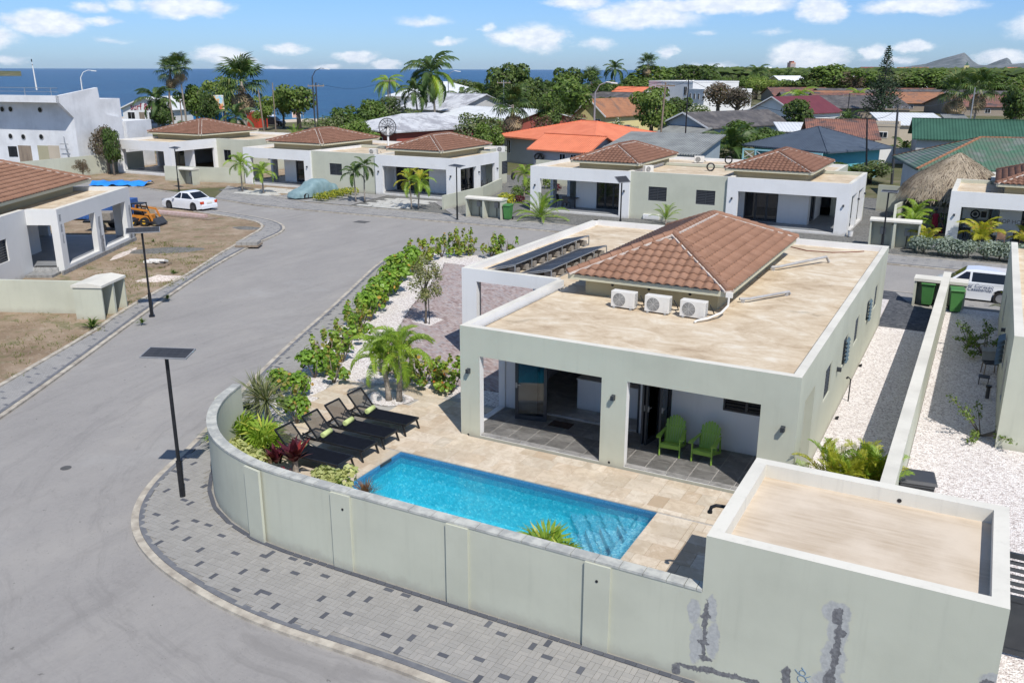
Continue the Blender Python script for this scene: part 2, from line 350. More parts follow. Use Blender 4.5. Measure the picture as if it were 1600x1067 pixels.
L_RED = leaf('bronze sea grape leaves', (0.20, 0.21, 0.05), (0.36, 0.30, 0.08), (0.42, 0.14, 0.04), 2.2, .15, .45)
L_PALM = leaf('palm frond', (0.04, 0.08, 0.02), (0.085, 0.14, 0.035), (0.15, 0.17, 0.05), 1.0, .2, .5, .15)
L_PALMB = leaf('bright palm frond', (0.16, 0.27, 0.03), (0.32, 0.44, 0.06), (0.40, 0.42, 0.07), 1.0, .15, .42)
L_PALMY = leaf('yellow palm frond', (0.30, 0.33, 0.03), (0.46, 0.43, 0.05), (0.45, 0.26, 0.05), 1.0, .15, .45)
L_STRAW = leaf('dead palm frond', (0.26, 0.18, 0.11), (0.40, 0.30, 0.20), (0.32, 0.26, 0.15), 1.0, .2, .8, .1)
L_SILVER = leaf('silver buttonwood leaves', (0.20, 0.25, 0.22), (0.36, 0.41, 0.36), (0.14, 0.19, 0.14), 2.0, .1, .6)
L_PURPLE = leaf('burgundy leaves', (0.07, 0.018, 0.028), (0.16, 0.03, 0.05), (0.34, 0.05, 0.05), 1.0, .1, .4)
L_VAR = leaf('variegated cream leaves', (0.30, 0.34, 0.12), (0.58, 0.58, 0.28), (0.16, 0.24, 0.06), 2.0, .1, .5)
L_YEL = leaf('golden leaves', (0.34, 0.36, 0.04), (0.55, 0.50, 0.06), (0.20, 0.28, 0.05), 2.0, .1, .5)
L_BROWNGRASS = leaf('rusty grass blades', (0.20, 0.10, 0.06), (0.34, 0.18, 0.10), (0.14, 0.12, 0.05), 2.0, .1, .6)
L_YUCCA = leaf('grey green blades', (0.12, 0.15, 0.07), (0.30, 0.31, 0.16), (0.34, 0.29, 0.17), 2.0, .1, .6)
L_GRASS = leaf('dry weeds', (0.13, 0.16, 0.045), (0.26, 0.26, 0.09), (0.34, 0.29, 0.14), .5, .1, .8)
L_WHITEF = leaf('white blossom', (0.75, 0.75, 0.66), (0.82, 0.82, 0.75), None, 1, .05, .6)
L_BOUG = leaf('bougainvillea leaves', (0.10, 0.05, 0.05), (0.20, 0.10, 0.07), (0.26, 0.06, 0.10), 1, .2, .6)
TRUNK = simple('grey bark', (0.22, 0.19, 0.16), (0.12, 0.10, 0.08), 5, .9, .6)
PTRUNK = simple('ringed palm bark', (0.36, 0.32, 0.27), (0.20, 0.17, 0.14), 6, .9, .6, (1, 1, 4))
BLACK = simple('black metal', (0.010, 0.011, 0.013), (0.018, 0.019, 0.022), 6, .45, .05)
DKGREY = simple('anthracite aluminium', (0.035, 0.04, 0.048), (0.05, 0.055, 0.062), 3, .4, .04)
SLING = simple('black sling fabric', (0.006, 0.0075, 0.012), (0.009, 0.011, 0.017), 9, .9, .1, spec=.08, bscale=220)
def b_mesh(t, o):
 p = t.node('ShaderNodeBsdfPrincipled'); p.inputs['Base Color'].default_value = (0.02, 0.021, 0.024, 1); p.inputs['Roughness'].default_value = .7
 tr = t.node('ShaderNodeBsdfTransparent'); ms = t.node('ShaderNodeMixShader')
 ms.inputs[0].default_value = .66; t.lk(tr.outputs[0], ms.inputs[1]); t.lk(p.outputs[0], ms.inputs[2]); t.lk(ms.outputs[0], o.inputs[0])
MESHF = mat('see through mesh fabric', b_mesh)
def b_glass(t, o):
 g = t.node('ShaderNodeBsdfGlossy'); g.inputs['Roughness'].default_value = 0.02; g.inputs[0].default_value = (0.9, .95, 1, 1)
 tr = t.node('ShaderNodeBsdfTransparent'); tr.inputs[0].default_value = (0.30, 0.36, 0.40, 1)
 lw = t.node('ShaderNodeFresnel'); lw.inputs[0].default_value = 1.55
 ms = t.node('ShaderNodeMixShader'); t.put(ms.inputs[0], t.math('ADD', t.math('MULTIPLY', lw.outputs[0], .95), .03)); t.lk(tr.outputs[0], ms.inputs[1]); t.lk(g.outputs[0], ms.inputs[2]); t.lk(ms.outputs[0], o.inputs[0])
GLASS = mat('tinted glass', b_glass)
def b_dglass(t, o): finish(t, o, (0.012, 0.015, 0.02), 0.05, None, 0, 0, 0, 0.6)
DGLASS = mat('dark window glass', b_dglass)
GREEN = simple('lime green painted plastic', (0.28, 0.47, 0.07), (0.24, 0.41, 0.06), 3, .45, .05)
BIN = simple('green bin plastic', (0.07, 0.22, 0.06), (0.055, 0.18, 0.05), 2, .5, .05)
GREYBIN = simple('charcoal plastic', (0.045, 0.047, 0.052), (0.06, 0.062, 0.067), 3, .5, .05)
TOWEL = simple('pale lime towel', (0.56, 0.64, 0.28), (0.48, 0.56, 0.22), 12, .95, .5)
CARW = simple('white car paint', (0.78, 0.80, 0.82), (0.74, 0.76, 0.79), 1, .22, 0, coat=.6)
CARK = simple('black car paint', (0.02, 0.022, 0.028), None, 1, .2, 0, coat=.6)
CARB = simple('dark blue car paint', (0.05, 0.07, 0.11), None, 1, .2, 0, coat=.6)
TYRE = simple('tyre rubber', (0.02, 0.02, 0.021), None, 5, .8, .2)
RIM = simple('alloy', (0.45, 0.46, 0.48), None, 3, .3, 0, metal=.7)
REDL = simple('red lamp', (0.55, 0.03, 0.02), (0.65, 0.12, 0.03), 4, .25, 0)
STEEL = simple('galvanised steel', (0.42, 0.43, 0.44), (0.34, 0.35, 0.36), 4, .45, .05, metal=.5)
ACW = simple('ac casing', (0.74, 0.72, 0.67), (0.66, 0.64, 0.59), 2, .5, .03)
ACG = simple('ac grille', (0.33, 0.33, 0.32), None, 3, .6, .03)
def tile(name, a, b_, c_):
 def b(t, o):
  g = t.node('ShaderNodeNewGeometry').outputs['Random Per Island']
  r = t.node('ShaderNodeObjectInfo').outputs['Random']
  gp = t.node('ShaderNodeNewGeometry').outputs['Position']
  rr = t.math('FRACT', t.math('ADD', g, r))
  c = t.ramp(rr, [(0, a), (.5, b_), (1, c_)])
  c = t.mix(t.math('MULTIPLY', t.smooth(t.noise(gp, 2.5, 6, .7), .45, .7), .4), c, tuple(x * .62 for x in a))
  finish(t, o, c, 0.75, t.noise(gp, 40, 4, .6), 0.2, 0.01, 0, 0.3)
 return mat(name, b)
TILE = tile('brown clay tile', (0.265, 0.142, 0.09), (0.29, 0.158, 0.102), (0.315, 0.175, 0.115))
TILED = tile('dark brown clay tile', (0.185, 0.094, 0.062), (0.21, 0.108, 0.072), (0.235, 0.122, 0.082))
MORT = simple('white ridge mortar', (0.66, 0.60, 0.54), (0.45, 0.38, 0.33), 6, .9, .4)
WOOD = simple('weathered wood', (0.30, 0.24, 0.18), (0.20, 0.155, 0.115), 4, .8, .4, (1, 1, .2))
BLOCK = simple('concrete block', (0.30, 0.27, 0.235), (0.22, 0.20, 0.175), 8, .95, .5)
def b_pv(t, o):
 br = t.node('ShaderNodeTexBrick'); t.lk(coords(t), br.inputs[0]); br.offset = 0; br.inputs['Scale'].default_value = 6; br.inputs['Mortar Size'].default_value = .012
 br.inputs['Brick Width'].default_value = 1; br.inputs['Row Height'].default_value = 1
 br.inputs['Color1'].default_value = (0.035, 0.037, 0.042, 1); br.inputs['Color2'].default_value = (0.045, 0.047, 0.052, 1); br.inputs['Mortar'].default_value = (0.10, 0.105, 0.115, 1)
 finish(t, o, br.outputs[0], 0.5, None, 0, 0, 0, .2)
PV = mat('solar cells', b_pv)
def b_poolwall(t, o):
 gp = t.node('ShaderNodeNewGeometry').outputs['Position']
 vo = t.node('ShaderNodeTexVoronoi'); vo.inputs['Scale'].default_value = 26; t.lk(gp, vo.inputs['Vector'])
 s = t.node('ShaderNodeSeparateXYZ'); t.lk(vo.outputs['Color'], s.inputs[0])
 c = t.ramp(s.outputs[0], [(0, (0.05, 0.26, 0.48)), (.4, (0.12, 0.45, 0.62)), (.8, (0.28, 0.6, 0.72)), (1, (0.65, 0.8, 0.85))])
 finish(t, o, c, .3, None, 0, 0, 0, .4)
POOLM = mat('blue glass mosaic', b_poolwall)
def b_poolfloor(t, o):
 gp = t.node('ShaderNodeNewGeometry').outputs['Position']
 vo = t.node('ShaderNodeTexVoronoi'); vo.inputs['Scale'].default_value = 20; t.lk(gp, vo.inputs['Vector'])
 s = t.node('ShaderNodeSeparateXYZ'); t.lk(vo.outputs['Color'], s.inputs[0])
 c = t.ramp(s.outputs[0], [(0, (0.015, 0.40, 0.56)), (.5, (0.03, 0.53, 0.69)), (.85, (0.09, 0.66, 0.79)), (1, (0.40, 0.84, 0.9))])
 finish(t, o, c, .4, None, 0, 0, 0, .3)
POOLF = mat('turquoise mosaic floor', b_poolfloor)
def b_poolwater(t, o):
 gp = t.node('ShaderNodeNewGeometry').outputs['Position']
 h = t.math('ADD', t.math('MULTIPLY', t.noise(t.mapping(gp, (1, 1, 1)), 1.6, 4, .6, 1.2), 1.0), t.math('MULTIPLY', t.noise(gp, 6.5, 3, .6, .6), .3))
 b = t.node('ShaderNodeBump'); b.inputs['Strength'].default_value = .4; b.inputs['Distance'].default_value = .07; t.put(b.inputs['Height'], h)
 rf = t.node('ShaderNodeBsdfRefraction'); rf.inputs['IOR'].default_value = 1.33; rf.inputs['Roughness'].default_value = 0.0; rf.inputs[0].default_value = (0.90, 0.99, 1.0, 1); t.lk(b.outputs[0], rf.inputs['Normal'])
 tr = t.node('ShaderNodeBsdfTransparent'); tr.inputs[0].default_value = (0.80, 0.98, 1.0, 1)
 m1 = t.node('ShaderNodeMixShader'); m1.inputs[0].default_value = .55; t.lk(rf.outputs[0], m1.inputs[1]); t.lk(tr.outputs[0], m1.inputs[2])
 g = t.node('ShaderNodeBsdfGlossy'); g.inputs['Roughness'].default_value = 0.03; t.lk(b.outputs[0], g.inputs['Normal'])
 lw = t.node('ShaderNodeFresnel'); lw.inputs[0].default_value = 1.33; t.lk(b.outputs[0], lw.inputs['Normal'])
 ms = t.node('ShaderNodeMixShader'); t.lk(lw.outputs[0], ms.inputs[0]); t.lk(m1.outputs[0], ms.inputs[1]); t.lk(g.outputs[0], ms.inputs[2]); t.lk(ms.outputs[0], o.inputs[0])
POOLW = mat('rippled pool water', b_poolwater)
def corr(name, a, b_, sc=6.0, axis=0, rust=None, rough=.6):
 def b(t, o):
  v = coords(t)
  c = t.mix(t.smooth(t.noise(v, .6, 7, .7), .35, .68), a, b_)
  if rust: c = t.mix(t.smooth(t.noise(v, .45, 8, .75), .47, .6), c, rust)
  wv = t.node('ShaderNodeTexWave'); wv.wave_type = 'BANDS'; wv.bands_direction = 'XY'[axis]; wv.inputs['Scale'].default_value = sc / 14.0
  t.lk(v, wv.inputs[0])
  finish(t, o, c, rough, wv.outputs['Fac'], .9, .06, 0, .3)
 return mat(name, b)
ORANGE = corr('orange tile sheet', (0.80, 0.25, 0.13), (0.70, 0.20, 0.10), 18, 0)
GREYCOR = corr('grey corrugated roof', (0.30, 0.31, 0.29), (0.20, 0.205, 0.195), 18, 0)
DARKCOR = corr('dark fibre cement roof', (0.125, 0.115, 0.11), (0.075, 0.07, 0.07), 18, 0, (0.17, 0.155, 0.145))
RUSTCOR = corr('rusty clay roof', (0.30, 0.14, 0.095), (0.19, 0.10, 0.08), 18, 0, (0.10, 0.075, 0.07))
ORRUST = corr('orange brown roof', (0.40, 0.19, 0.10), (0.32, 0.15, 0.08), 14, 0, (0.22, 0.13, 0.09))
WHITECOR = corr('white sheet roof', (0.72, 0.74, 0.75), (0.60, 0.62, 0.63), 10, 0)
WORNWHITE = corr('peeling white roof', (0.62, 0.63, 0.64), (0.50, 0.51, 0.53), 10, 0, (0.33, 0.33, 0.35))
GREENCOR = corr('green sheet roof', (0.045, 0.12, 0.08), (0.035, 0.095, 0.062), 14, 0)
GREENOLD = corr('faded green corrugated roof', (0.07, 0.16, 0.10), (0.13, 0.15, 0.12), 16, 0, (0.17, 0.19, 0.17))
MAROON = corr('maroon sheet roof', (0.17, 0.045, 0.055), (0.14, 0.035, 0.045), 14, 0)
SLATEB = corr('blue grey tile roof', (0.085, 0.11, 0.145), (0.065, 0.085, 0.115), 16, 0)
REDCOR = corr('dull red roof', (0.28, 0.10, 0.075), (0.20, 0.07, 0.055), 16, 0, (0.12, 0.07, 0.06))
TEAL = m_wallpaint('turquoise paint', (0.14, 0.45, 0.52), .1)
YELLOW = m_wallpaint('yellow paint', (0.72, 0.62, 0.30), .1)
BEIGE = m_wallpaint('beige paint', (0.52, 0.45, 0.35), .15)
GREYBLUE = m_wallpaint('grey blue paint', (0.34, 0.40, 0.44), .15)
DULLRED = m_wallpaint('dull red paint', (0.33, 0.09, 0.07), .2)
PINK = m_wallpaint('salmon paint', (0.60, 0.36, 0.27), .1)
BLUEP = m_wallpaint('bright blue paint', (0.02, 0.20, 0.48), .1)
GREYP = m_wallpaint('grey paint', (0.50, 0.50, 0.49), .15)
INTER = simple('room paint', (0.30, 0.29, 0.28), None, 1, .9, .02)
# ------------------------------------------------------------ building helpers
def setp(o, label=None, cat=None, group=None, kind=None):
 if label: o['label'] = label
 if cat: o['category'] = cat
 if group: o['group'] = group
 if kind: o['kind'] = kind
 return o
def thing(name, label, cat, loc=(0, 0, 0), rz=0.0, group=None):
 o = bpy.data.objects.new(name, None); C.objects.link(o)
 o.empty_display_size = .2; o.location = loc; o.rotation_euler = (0, 0, rz)
 return setp(o, label, cat, group)
def basis(o):
 return Matrix.LocRotScale(o.location, o.rotation_euler, o.scale)
def wmat(o):
 m = basis(o)
 return wmat(o.parent) @ m if o.parent else m
def inst(name, me, parent, loc=(0, 0, 0), rot=(0, 0, 0), scale=(1, 1, 1), label=None):
 o = bpy.data.objects.new(name, me); C.objects.link(o)
 if parent is not None: o.parent = parent
 o.location = loc; o.rotation_euler = rot; o.scale = scale
 if label: o['label'] = label
 return o
def copy_tree(o, parent=None):
 c = o.copy(); C.objects.link(c)
 if parent is not None: c.parent = parent
 for ch in list(o.children): copy_tree(ch, c)
 return c
class MB:
 def __init__(s): s.v = []; s.f = []; s.m = []
 def add(s, vs, fs, m=0):
  b = len(s.v); s.v.extend([tuple(p) for p in vs])
  for f in fs: s.f.append([b + i for i in f]); s.m.append(m)
  return s
 def box(s, x0, x1, y0, y1, z0, z1, m=0):
  v = [(x, y, z) for z in (z0, z1) for y in (y0, y1) for x in (x0, x1)]
  return s.add(v, [(0, 2, 3, 1), (4, 5, 7, 6), (0, 1, 5, 4), (2, 6, 7, 3), (0, 4, 6, 2), (1, 3, 7, 5)], m)
 def obox(s, c, size, rot=(0, 0, 0), m=0):
  M = Matrix.LocRotScale(Vector(c), Euler(rot), Vector((1, 1, 1))); a, b, d = [x / 2 for x in size]
  v = [M @ Vector((x, y, z)) for z in (-d, d) for y in (-b, b) for x in (-a, a)]
  return s.add(v, [(0, 2, 3, 1), (4, 5, 7, 6), (0, 1, 5, 4), (2, 6, 7, 3), (0, 4, 6, 2), (1, 3, 7, 5)], m)
 def bar(s, p, q, wd, ht=None, m=0, up=(0, 0, 1)):
  p = Vector(p); q = Vector(q); d = (q - p); 
  if d.length < 1e-6: return s
  dn = d.normalized(); u = Vector(up)
  if abs(dn.dot(u)) > .98: u = Vector((1, 0, 0))
  a = dn.cross(u).normalized() * wd / 2; b = a.cross(dn).normalized() * (ht or wd) / 2
  v = [p - a - b, p + a - b, p + a + b, p - a + b, q - a - b, q + a - b, q + a + b, q - a + b]
  return s.add(v, [(0, 1, 2, 3), (4, 7, 6, 5), (0, 4, 5, 1), (1, 5, 6, 2), (2, 6, 7, 3), (3, 7, 4, 0)], m)
 def tube(s, pts, rad, n=8, m=0, caps=True):
  pts = [Vector(p) for p in pts]; k = len(pts)
  rs = rad if isinstance(rad, (list, tuple)) else [rad] * k
  prev = None; rings = []
  for i, p in enumerate(pts):
   d = (pts[min(i + 1, k - 1)] - pts[max(i - 1, 0)]).normalized()
   if prev is None:
    a = d.cross(Vector((0, 0, 1)))
    if a.length < .05: a = Vector((1, 0, 0))
    a.normalize()
   else:
    a = (prev - d * prev.dot(d)).normalized()
   prev = a; b = d.cross(a)
   rings.append([p + (a * math.cos(2 * PI * j / n) + b * math.sin(2 * PI * j / n)) * rs[i] for j in range(n)])
  v = [q for r in rings for q in r]; f = []
  for i in range(k - 1):
   for j in range(n):
    f.append((i * n + j, i * n + (j + 1) % n, (i + 1) * n + (j + 1) % n, (i + 1) * n + j))
  if caps: f.append(tuple(range(n))[::-1]); f.append(tuple((k - 1) * n + j for j in range(n)))
  return s.add(v, f, m)
 def prism(s, pts, z0, z1, m=0, mtop=None, bottom=True):
  n = len(pts); a = sum(pts[i][0] * pts[(i + 1) % n][1] - pts[(i + 1) % n][0] * pts[i][1] for i in range(n))
  if a < 0: pts = pts[::-1]
  s.add([(p[0], p[1], z1) for p in pts], [tuple(range(n))], m if mtop is None else mtop)
  v = [(p[0], p[1], z0) for p in pts] + [(p[0], p[1], z1) for p in pts]
  f = [(i, (i + 1) % n, n + (i + 1) % n, n + i) for i in range(n)]
  if bottom: f.append(tuple(range(n))[::-1])
  return s.add(v, f, m)
 def wall(s, p0, p1, z0, z1, t, holes=(), mo=0, mi=None, mt=None, mr=None, ends=True, side=1):
  """wall from p0 to p1; thickness t to the left (side=1) of the walk; p0-p1 line is the outer face"""
  mi = mo if mi is None else mi; mt = mo if mt is None else mt; mr = mi if mr is None else mr
  p0 = Vector((p0[0], p0[1])); p1 = Vector((p1[0], p1[1])); L = (p1 - p0).length; d = (p1 - p0) / L
  nrm = Vector((-d.y, d.x)) * side
  us = sorted(set([0, L] + [h[0] for h in holes] + [h[1] for h in holes])); us = [u for u in us if -1e-6 <= u <= L + 1e-6]
  zs = sorted(set([z0, z1] + [h[2] for h in holes] + [h[3] for h in holes])); zs = [z for z in zs if z0 - 1e-6 <= z <= z1 + 1e-6]
  def P(u, z, k):
   q = p0 + d * u + nrm * (t if k else 0); return (q.x, q.y, z)
  def solid(i, j):
   if i < 0 or j < 0 or i >= len(us) - 1 or j >= len(zs) - 1: return False
   uc = (us[i] + us[i + 1]) / 2; zc = (zs[j] + zs[j + 1]) / 2
   return not any(h[0] < uc < h[1] and h[2] < zc < h[3] for h in holes)
  def q4(a, b, c_, e, m):
   s.add([a, b, c_, e], [(0, 1, 2, 3) if side > 0 else (3, 2, 1, 0)], m)
  for i in range(len(us) - 1):
   for j in range(len(zs) - 1):
    if not solid(i, j): continue
    a, b = us[i], us[i + 1]; c_, e = zs[j], zs[j + 1]
    q4(P(a, c_, 0), P(b, c_, 0), P(b, e, 0), P(a, e, 0), mo)
    q4(P(b, c_, 1), P(a, c_, 1), P(a, e, 1), P(b, e, 1), mi)
    if not solid(i, j + 1): q4(P(a, e, 0), P(b, e, 0), P(b, e, 1), P(a, e, 1), mt if j == len(zs) - 2 else mr)
    if not solid(i, j - 1): q4(P(a, c_, 1), P(b, c_, 1), P(b, c_, 0), P(a, c_, 0), mr)
    if not solid(i - 1, j) and (ends or i > 0): q4(P(a, c_, 1), P(a, c_, 0), P(a, e, 0), P(a, e, 1), mo if i == 0 else mr)
    if not solid(i + 1, j) and (ends or i < len(us) - 2): q4(P(b, c_, 0), P(b, c_, 1), P(b, e, 1), P(b, e, 0), mo if i == len(us) - 2 else mr)
  return s
 def mesh(s, name, mats, smooth=False, M=None):
  me = bpy.data.meshes.new(name)
  v = s.v if M is None else [tuple(M @ Vector(p)) for p in s.v]
  me.from_pydata(v, [], s.f)
  for m in (mats if isinstance(mats, (list, tuple)) else [mats]): me.materials.append(m)
  me.polygons.foreach_set('material_index', s.m)
  if smooth: me.polygons.foreach_set('use_smooth', [True] * len(s.f))
  me.update(); return me
 def build(s, name, mats, parent=None, world=False, smooth=False, label=None, cat=None, group=None, kind=None, origin=None):
  M = None; loc = (0, 0, 0)
  if parent is not None and world: M = wmat(parent).inverted()
  if parent is None and origin is not None: M = Matrix.Translation(-Vector(origin)); loc = origin
  me = s.mesh(name, mats, smooth, M)
  o = bpy.data.objects.new(name, me); C.objects.link(o); o.location = loc
  if parent is not None: o.parent = parent
  return setp(o, label, cat, group, kind)
def bevel(o, w_=0.01, seg=2, ang=40):
 bm = bmesh.new(); bm.from_mesh(o.data)
 bmesh.ops.remove_doubles(bm, verts=bm.verts, dist=1e-5)
 es = [e for e in bm.edges if len(e.link_faces) == 2 and e.calc_face_angle(0) > R(ang)]
 bmesh.ops.bevel(bm, geom=es, offset=w_, segments=seg, affect='EDGES', profile=.6, clamp_overlap=True)
 bm.to_mesh(o.data); bm.free()
 return o
def smooth(o, ang=40):
 o.data.polygons.foreach_set('use_smooth', [True] * len(o.data.polygons))
 bm = bmesh.new(); bm.from_mesh(o.data)
 for e in bm.edges: e.smooth = not (len(e.link_faces) == 2 and e.calc_face_angle(0) > R(ang))
 bm.to_mesh(o.data); bm.free(); return o
def text_part(name, txt, size, mat_, parent, loc, rot, ext=0.004, align='CENTER', shear=0.0):
 cu = bpy.data.curves.new(name, 'FONT'); cu.body = txt; cu.size = size; cu.extrude = ext; cu.align_x = align; cu.align_y = 'CENTER'; cu.shear = shear
 cu.resolution_u = 3
 tmp = bpy.data.objects.new(name, cu); C.objects.link(tmp); bpy.context.view_layer.update()
 me = bpy.data.meshes.new_from_object(tmp.evaluated_get(bpy.context.evaluated_depsgraph_get()))
 bpy.data.objects.remove(tmp); me.materials.clear(); me.materials.append(mat_)
 return inst(name, me, parent, loc, rot)
# ------------------------------------------------------------ sea, land, hills
def sheet(name, pts, z, m, kind='structure', parent=None):
 b = MB(); b.add([(p[0], p[1], z) for p in pts], [tuple(range(len(pts)))])
 o = b.build(name, m); me = o.data
 if me.polygons[0].normal.z < 0: me.flip_normals()
 return setp(o, kind=kind)
def slab(name, pts, z1, m, z0=-0.12, mside=None, parent=None, kind='structure'):
 b = MB(); b.prism([(p[0], p[1]) for p in pts], z0, z1, 1 if mside else 0, 0, bottom=False)
 return b.build(name, [m, mside] if mside else m, parent, kind=kind, world=True)
from mathutils.geometry import tessellate_polygon
POOLHOLE = [(-13.47, 15.18), (-5.91, 15.18), (-5.91, 18.7), (-13.47, 18.7)]
def holed(name, outer_, hole, z, m, kind='structure', skirt=None):
 o3 = [Vector((p[0], p[1], 0)) for p in outer_]; h3 = [Vector((p[0], p[1], 0)) for p in hole]
 tris = tessellate_polygon([o3, h3]); allv = o3 + h3; mb_ = MB()
 mb_.add([(p.x, p.y, z) for p in allv], [tuple(t_) for t_ in tris])
 if skirt is not None:
  n_ = len(o3)
  mb_.add([(p.x, p.y, z) for p in o3] + [(p.x, p.y, skirt) for p in o3], [(i, (i + 1) % n_, n_ + (i + 1) % n_, n_ + i) for i in range(n_)])
 o_ = mb_.build(name, m, kind=kind)
 bm = bmesh.new(); bm.from_mesh(o_.data)
 for f in bm.faces:
  if abs(f.normal.z) > .5 and f.normal.z < 0: f.normal_flip()
 bm.to_mesh(o_.data); bm.free()
 return o_
b = MB(); nA = 72; rr = [60, 200, 400, 900, 2500, 8000, 16000, 26000]
for r_ in rr:
 for i in range(nA): b.v.append((r_ * math.cos(2 * PI * i / nA), r_ * math.sin(2 * PI * i / nA), -2.4))
for k in range(len(rr) - 1):
 for i in range(nA):
  b.f.append([k * nA + i, (k + 1) * nA + i, (k + 1) * nA + (i + 1) % nA, k * nA + (i + 1) % nA]); b.m.append(0)
sea = b.build('sea', SEA, kind='structure')
if sea.data.polygons[0].normal.z < 0: sea.data.flip_normals()
def coast(a):   # a = degrees clockwise from +Y (negative = left)
 tb = [(-180, 3500), (-120, 600), (-80, 262), (-60, 250), (-52, 240), (-48, 222), (-43, 214), (-39, 222), (-35, 250), (-30, 300), (-26, 380), (-22, 560), (-18, 950), (-14, 1800), (-8, 5000), (0, 14000), (60, 16000), (130, 9000), (180, 3500)]
 for (a0, r0), (a1, r1) in zip(tb, tb[1:]):
  if a0 <= a <= a1: t = (a - a0) / (a1 - a0); return r0 * (r1 / r0) ** t
 return 3500
b = MB(); n = 360; rings_ = [0.0, 0.25, 0.6, 0.88, 0.97, 1.0, 1.03]; zz = [-0.03, -0.03, -0.03, -0.03, -0.5, -2.2, -4.5]
rr2 = random.Random(3); jit = [1 + .05 * rr2.uniform(-1, 1) for _ in range(n)]
for k in range(1, 7):
 for i in range(n):
  a = R(i - 180.0); rad = coast(i - 180.0) * ((jit[i] + jit[i - 1] + jit[(i + 1) % n]) / 3) 
  f_ = rings_[k] if rad < 3000 or k < 3 else rings_[k]
  b.v.append((rad * f_ * math.sin(a), rad * f_ * math.cos(a), zz[k]))
for k in range(5):
 for i in range(n):
  b.f.append([k * n + i, k * n + (i + 1) % n, (k + 1) * n + (i + 1) % n, (k + 1) * n + i]); b.m.append(0 if k < 2 else 1)
inner = [b.v[i][:2] for i in range(n)]
land = b.build('ground', [LAND, SAND], kind='structure')
if land.data.polygons[0].normal.z < 0: land.data.flip_normals()
holed('ground', inner, POOLHOLE, -0.03, LAND)
import mathutils.noise as mn
def hillmesh(name, prof, d0, d1, peak_d, m, n_=150, k_=14):
 """ridge seen along azimuths; prof: list of (px, height px above the horizon)"""
 b = MB()
 x0, x1 = prof[0][0], prof[-1][0]
 def H_(px):
  for (a, ha), (c_, hc) in zip(prof, prof[1:]):
   if a <= px <= c_: t = (px - a) / (c_ - a); return ha + (hc - ha) * t
  return 0
 for i in range(n_):
  px = x0 + (x1 - x0) * i / (n_ - 1)
  for k in range(k_):
   t = k / (k_ - 1); dist = d0 + (d1 - d0) * t
   s_ = max(0, 1 - abs(dist - peak_d) / (peak_d - d0 if dist < peak_d else d1 - peak_d))
   p = far(px, dist)
   h = H_(px) / 1385 * 1.0 * peak_d * s_ ** 1.25
   h *= 1 + .22 * mn.noise(Vector((p.x, p.y, 0)) / 260) * (1 - s_ * .75)
   h += 25 * mn.noise(Vector((p.x, p.y, 0)) / 420) * (1 - s_) * s_ * 3
   b.v.append((p.x, p.y, h - 12 * (1 - s_)))
 for i in range(n_ - 1):
  for k in range(k_ - 1):
   b.f.append([i * k_ + k, i * k_ + k + 1, (i + 1) * k_ + k + 1, (i + 1) * k_ + k]); b.m.append(0)
 o = b.build(name, m, smooth=True, kind='structure')
 if o.data.polygons[len(o.data.polygons) // 2].normal.z < 0: o.data.flip_normals()
 return o
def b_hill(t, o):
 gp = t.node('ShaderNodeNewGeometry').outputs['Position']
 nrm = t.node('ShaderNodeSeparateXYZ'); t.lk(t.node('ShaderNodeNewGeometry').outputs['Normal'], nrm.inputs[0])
 c = t.mix(t.smooth(t.noise(gp, 0.012, 9, .75), .4, .62), (0.11, 0.135, 0.14), (0.23, 0.245, 0.255))  # distance haze painted into the scrub colour as pale bluish grey
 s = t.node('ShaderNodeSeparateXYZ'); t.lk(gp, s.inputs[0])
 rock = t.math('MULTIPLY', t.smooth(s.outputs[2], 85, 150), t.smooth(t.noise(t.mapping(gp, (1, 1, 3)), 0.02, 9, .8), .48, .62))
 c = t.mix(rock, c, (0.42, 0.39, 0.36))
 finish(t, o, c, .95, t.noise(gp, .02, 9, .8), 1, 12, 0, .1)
HILL = mat('haze tinted scrub and limestone hill', b_hill)
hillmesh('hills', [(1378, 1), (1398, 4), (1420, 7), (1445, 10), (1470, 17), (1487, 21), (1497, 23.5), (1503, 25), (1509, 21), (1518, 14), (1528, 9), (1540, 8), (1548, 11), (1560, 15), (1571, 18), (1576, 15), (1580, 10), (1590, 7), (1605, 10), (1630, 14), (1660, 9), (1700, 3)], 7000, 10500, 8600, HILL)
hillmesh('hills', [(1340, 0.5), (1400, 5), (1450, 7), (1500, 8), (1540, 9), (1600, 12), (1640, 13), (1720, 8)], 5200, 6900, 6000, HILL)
hillmesh('hills', [(-120, 3), (-60, 5), (0, 2.6), (20, 1.0), (32, 0.3)], 1600, 2600, 2000, LAND, 40, 6)
# ------------------------------------------------------------ roads, kerbs, pavements, lots
NB = [(-1.0, 10.75), (-5, 10.8), (-7.7, 10.88), (-8.9, 10.85), (-11, 10.73), (-12.2, 10.8), (-13.2, 10.95), (-14.5, 11.22), (-15.6, 11.62), (-16.5, 12.12), (-17.25, 12.8), (-17.85, 13.6), (-18.35, 14.55), (-18.9, 16.0),
  (-20.0, 18.2), (-21.1, 20.4), (-23.2, 25), (-25.4, 30.4), (-27.6, 35.4), (-29.0, 38.6), (-29.6, 40.6), (-29.7, 42.2), (-29.3, 43.7), (-28.3, 44.9), (-26.8, 45.6), (-25, 45.8), (-20, 45.75), (-10, 45.7), (0, 45.7), (14, 45.6)]
LB = [(-14.0, -7.0), (-19.3, 3.0), (-25.7, 15.0), (-28.3, 19.6), (-31.9, 25.7), (-36.2, 33.6), (-38.9, 39.6), (-39.7, 42.0), (-40.6, 44.3), (-42.0, 45.9), (-43.8, 47.0), (-46.4, 47.8), (-52, 48.6)]
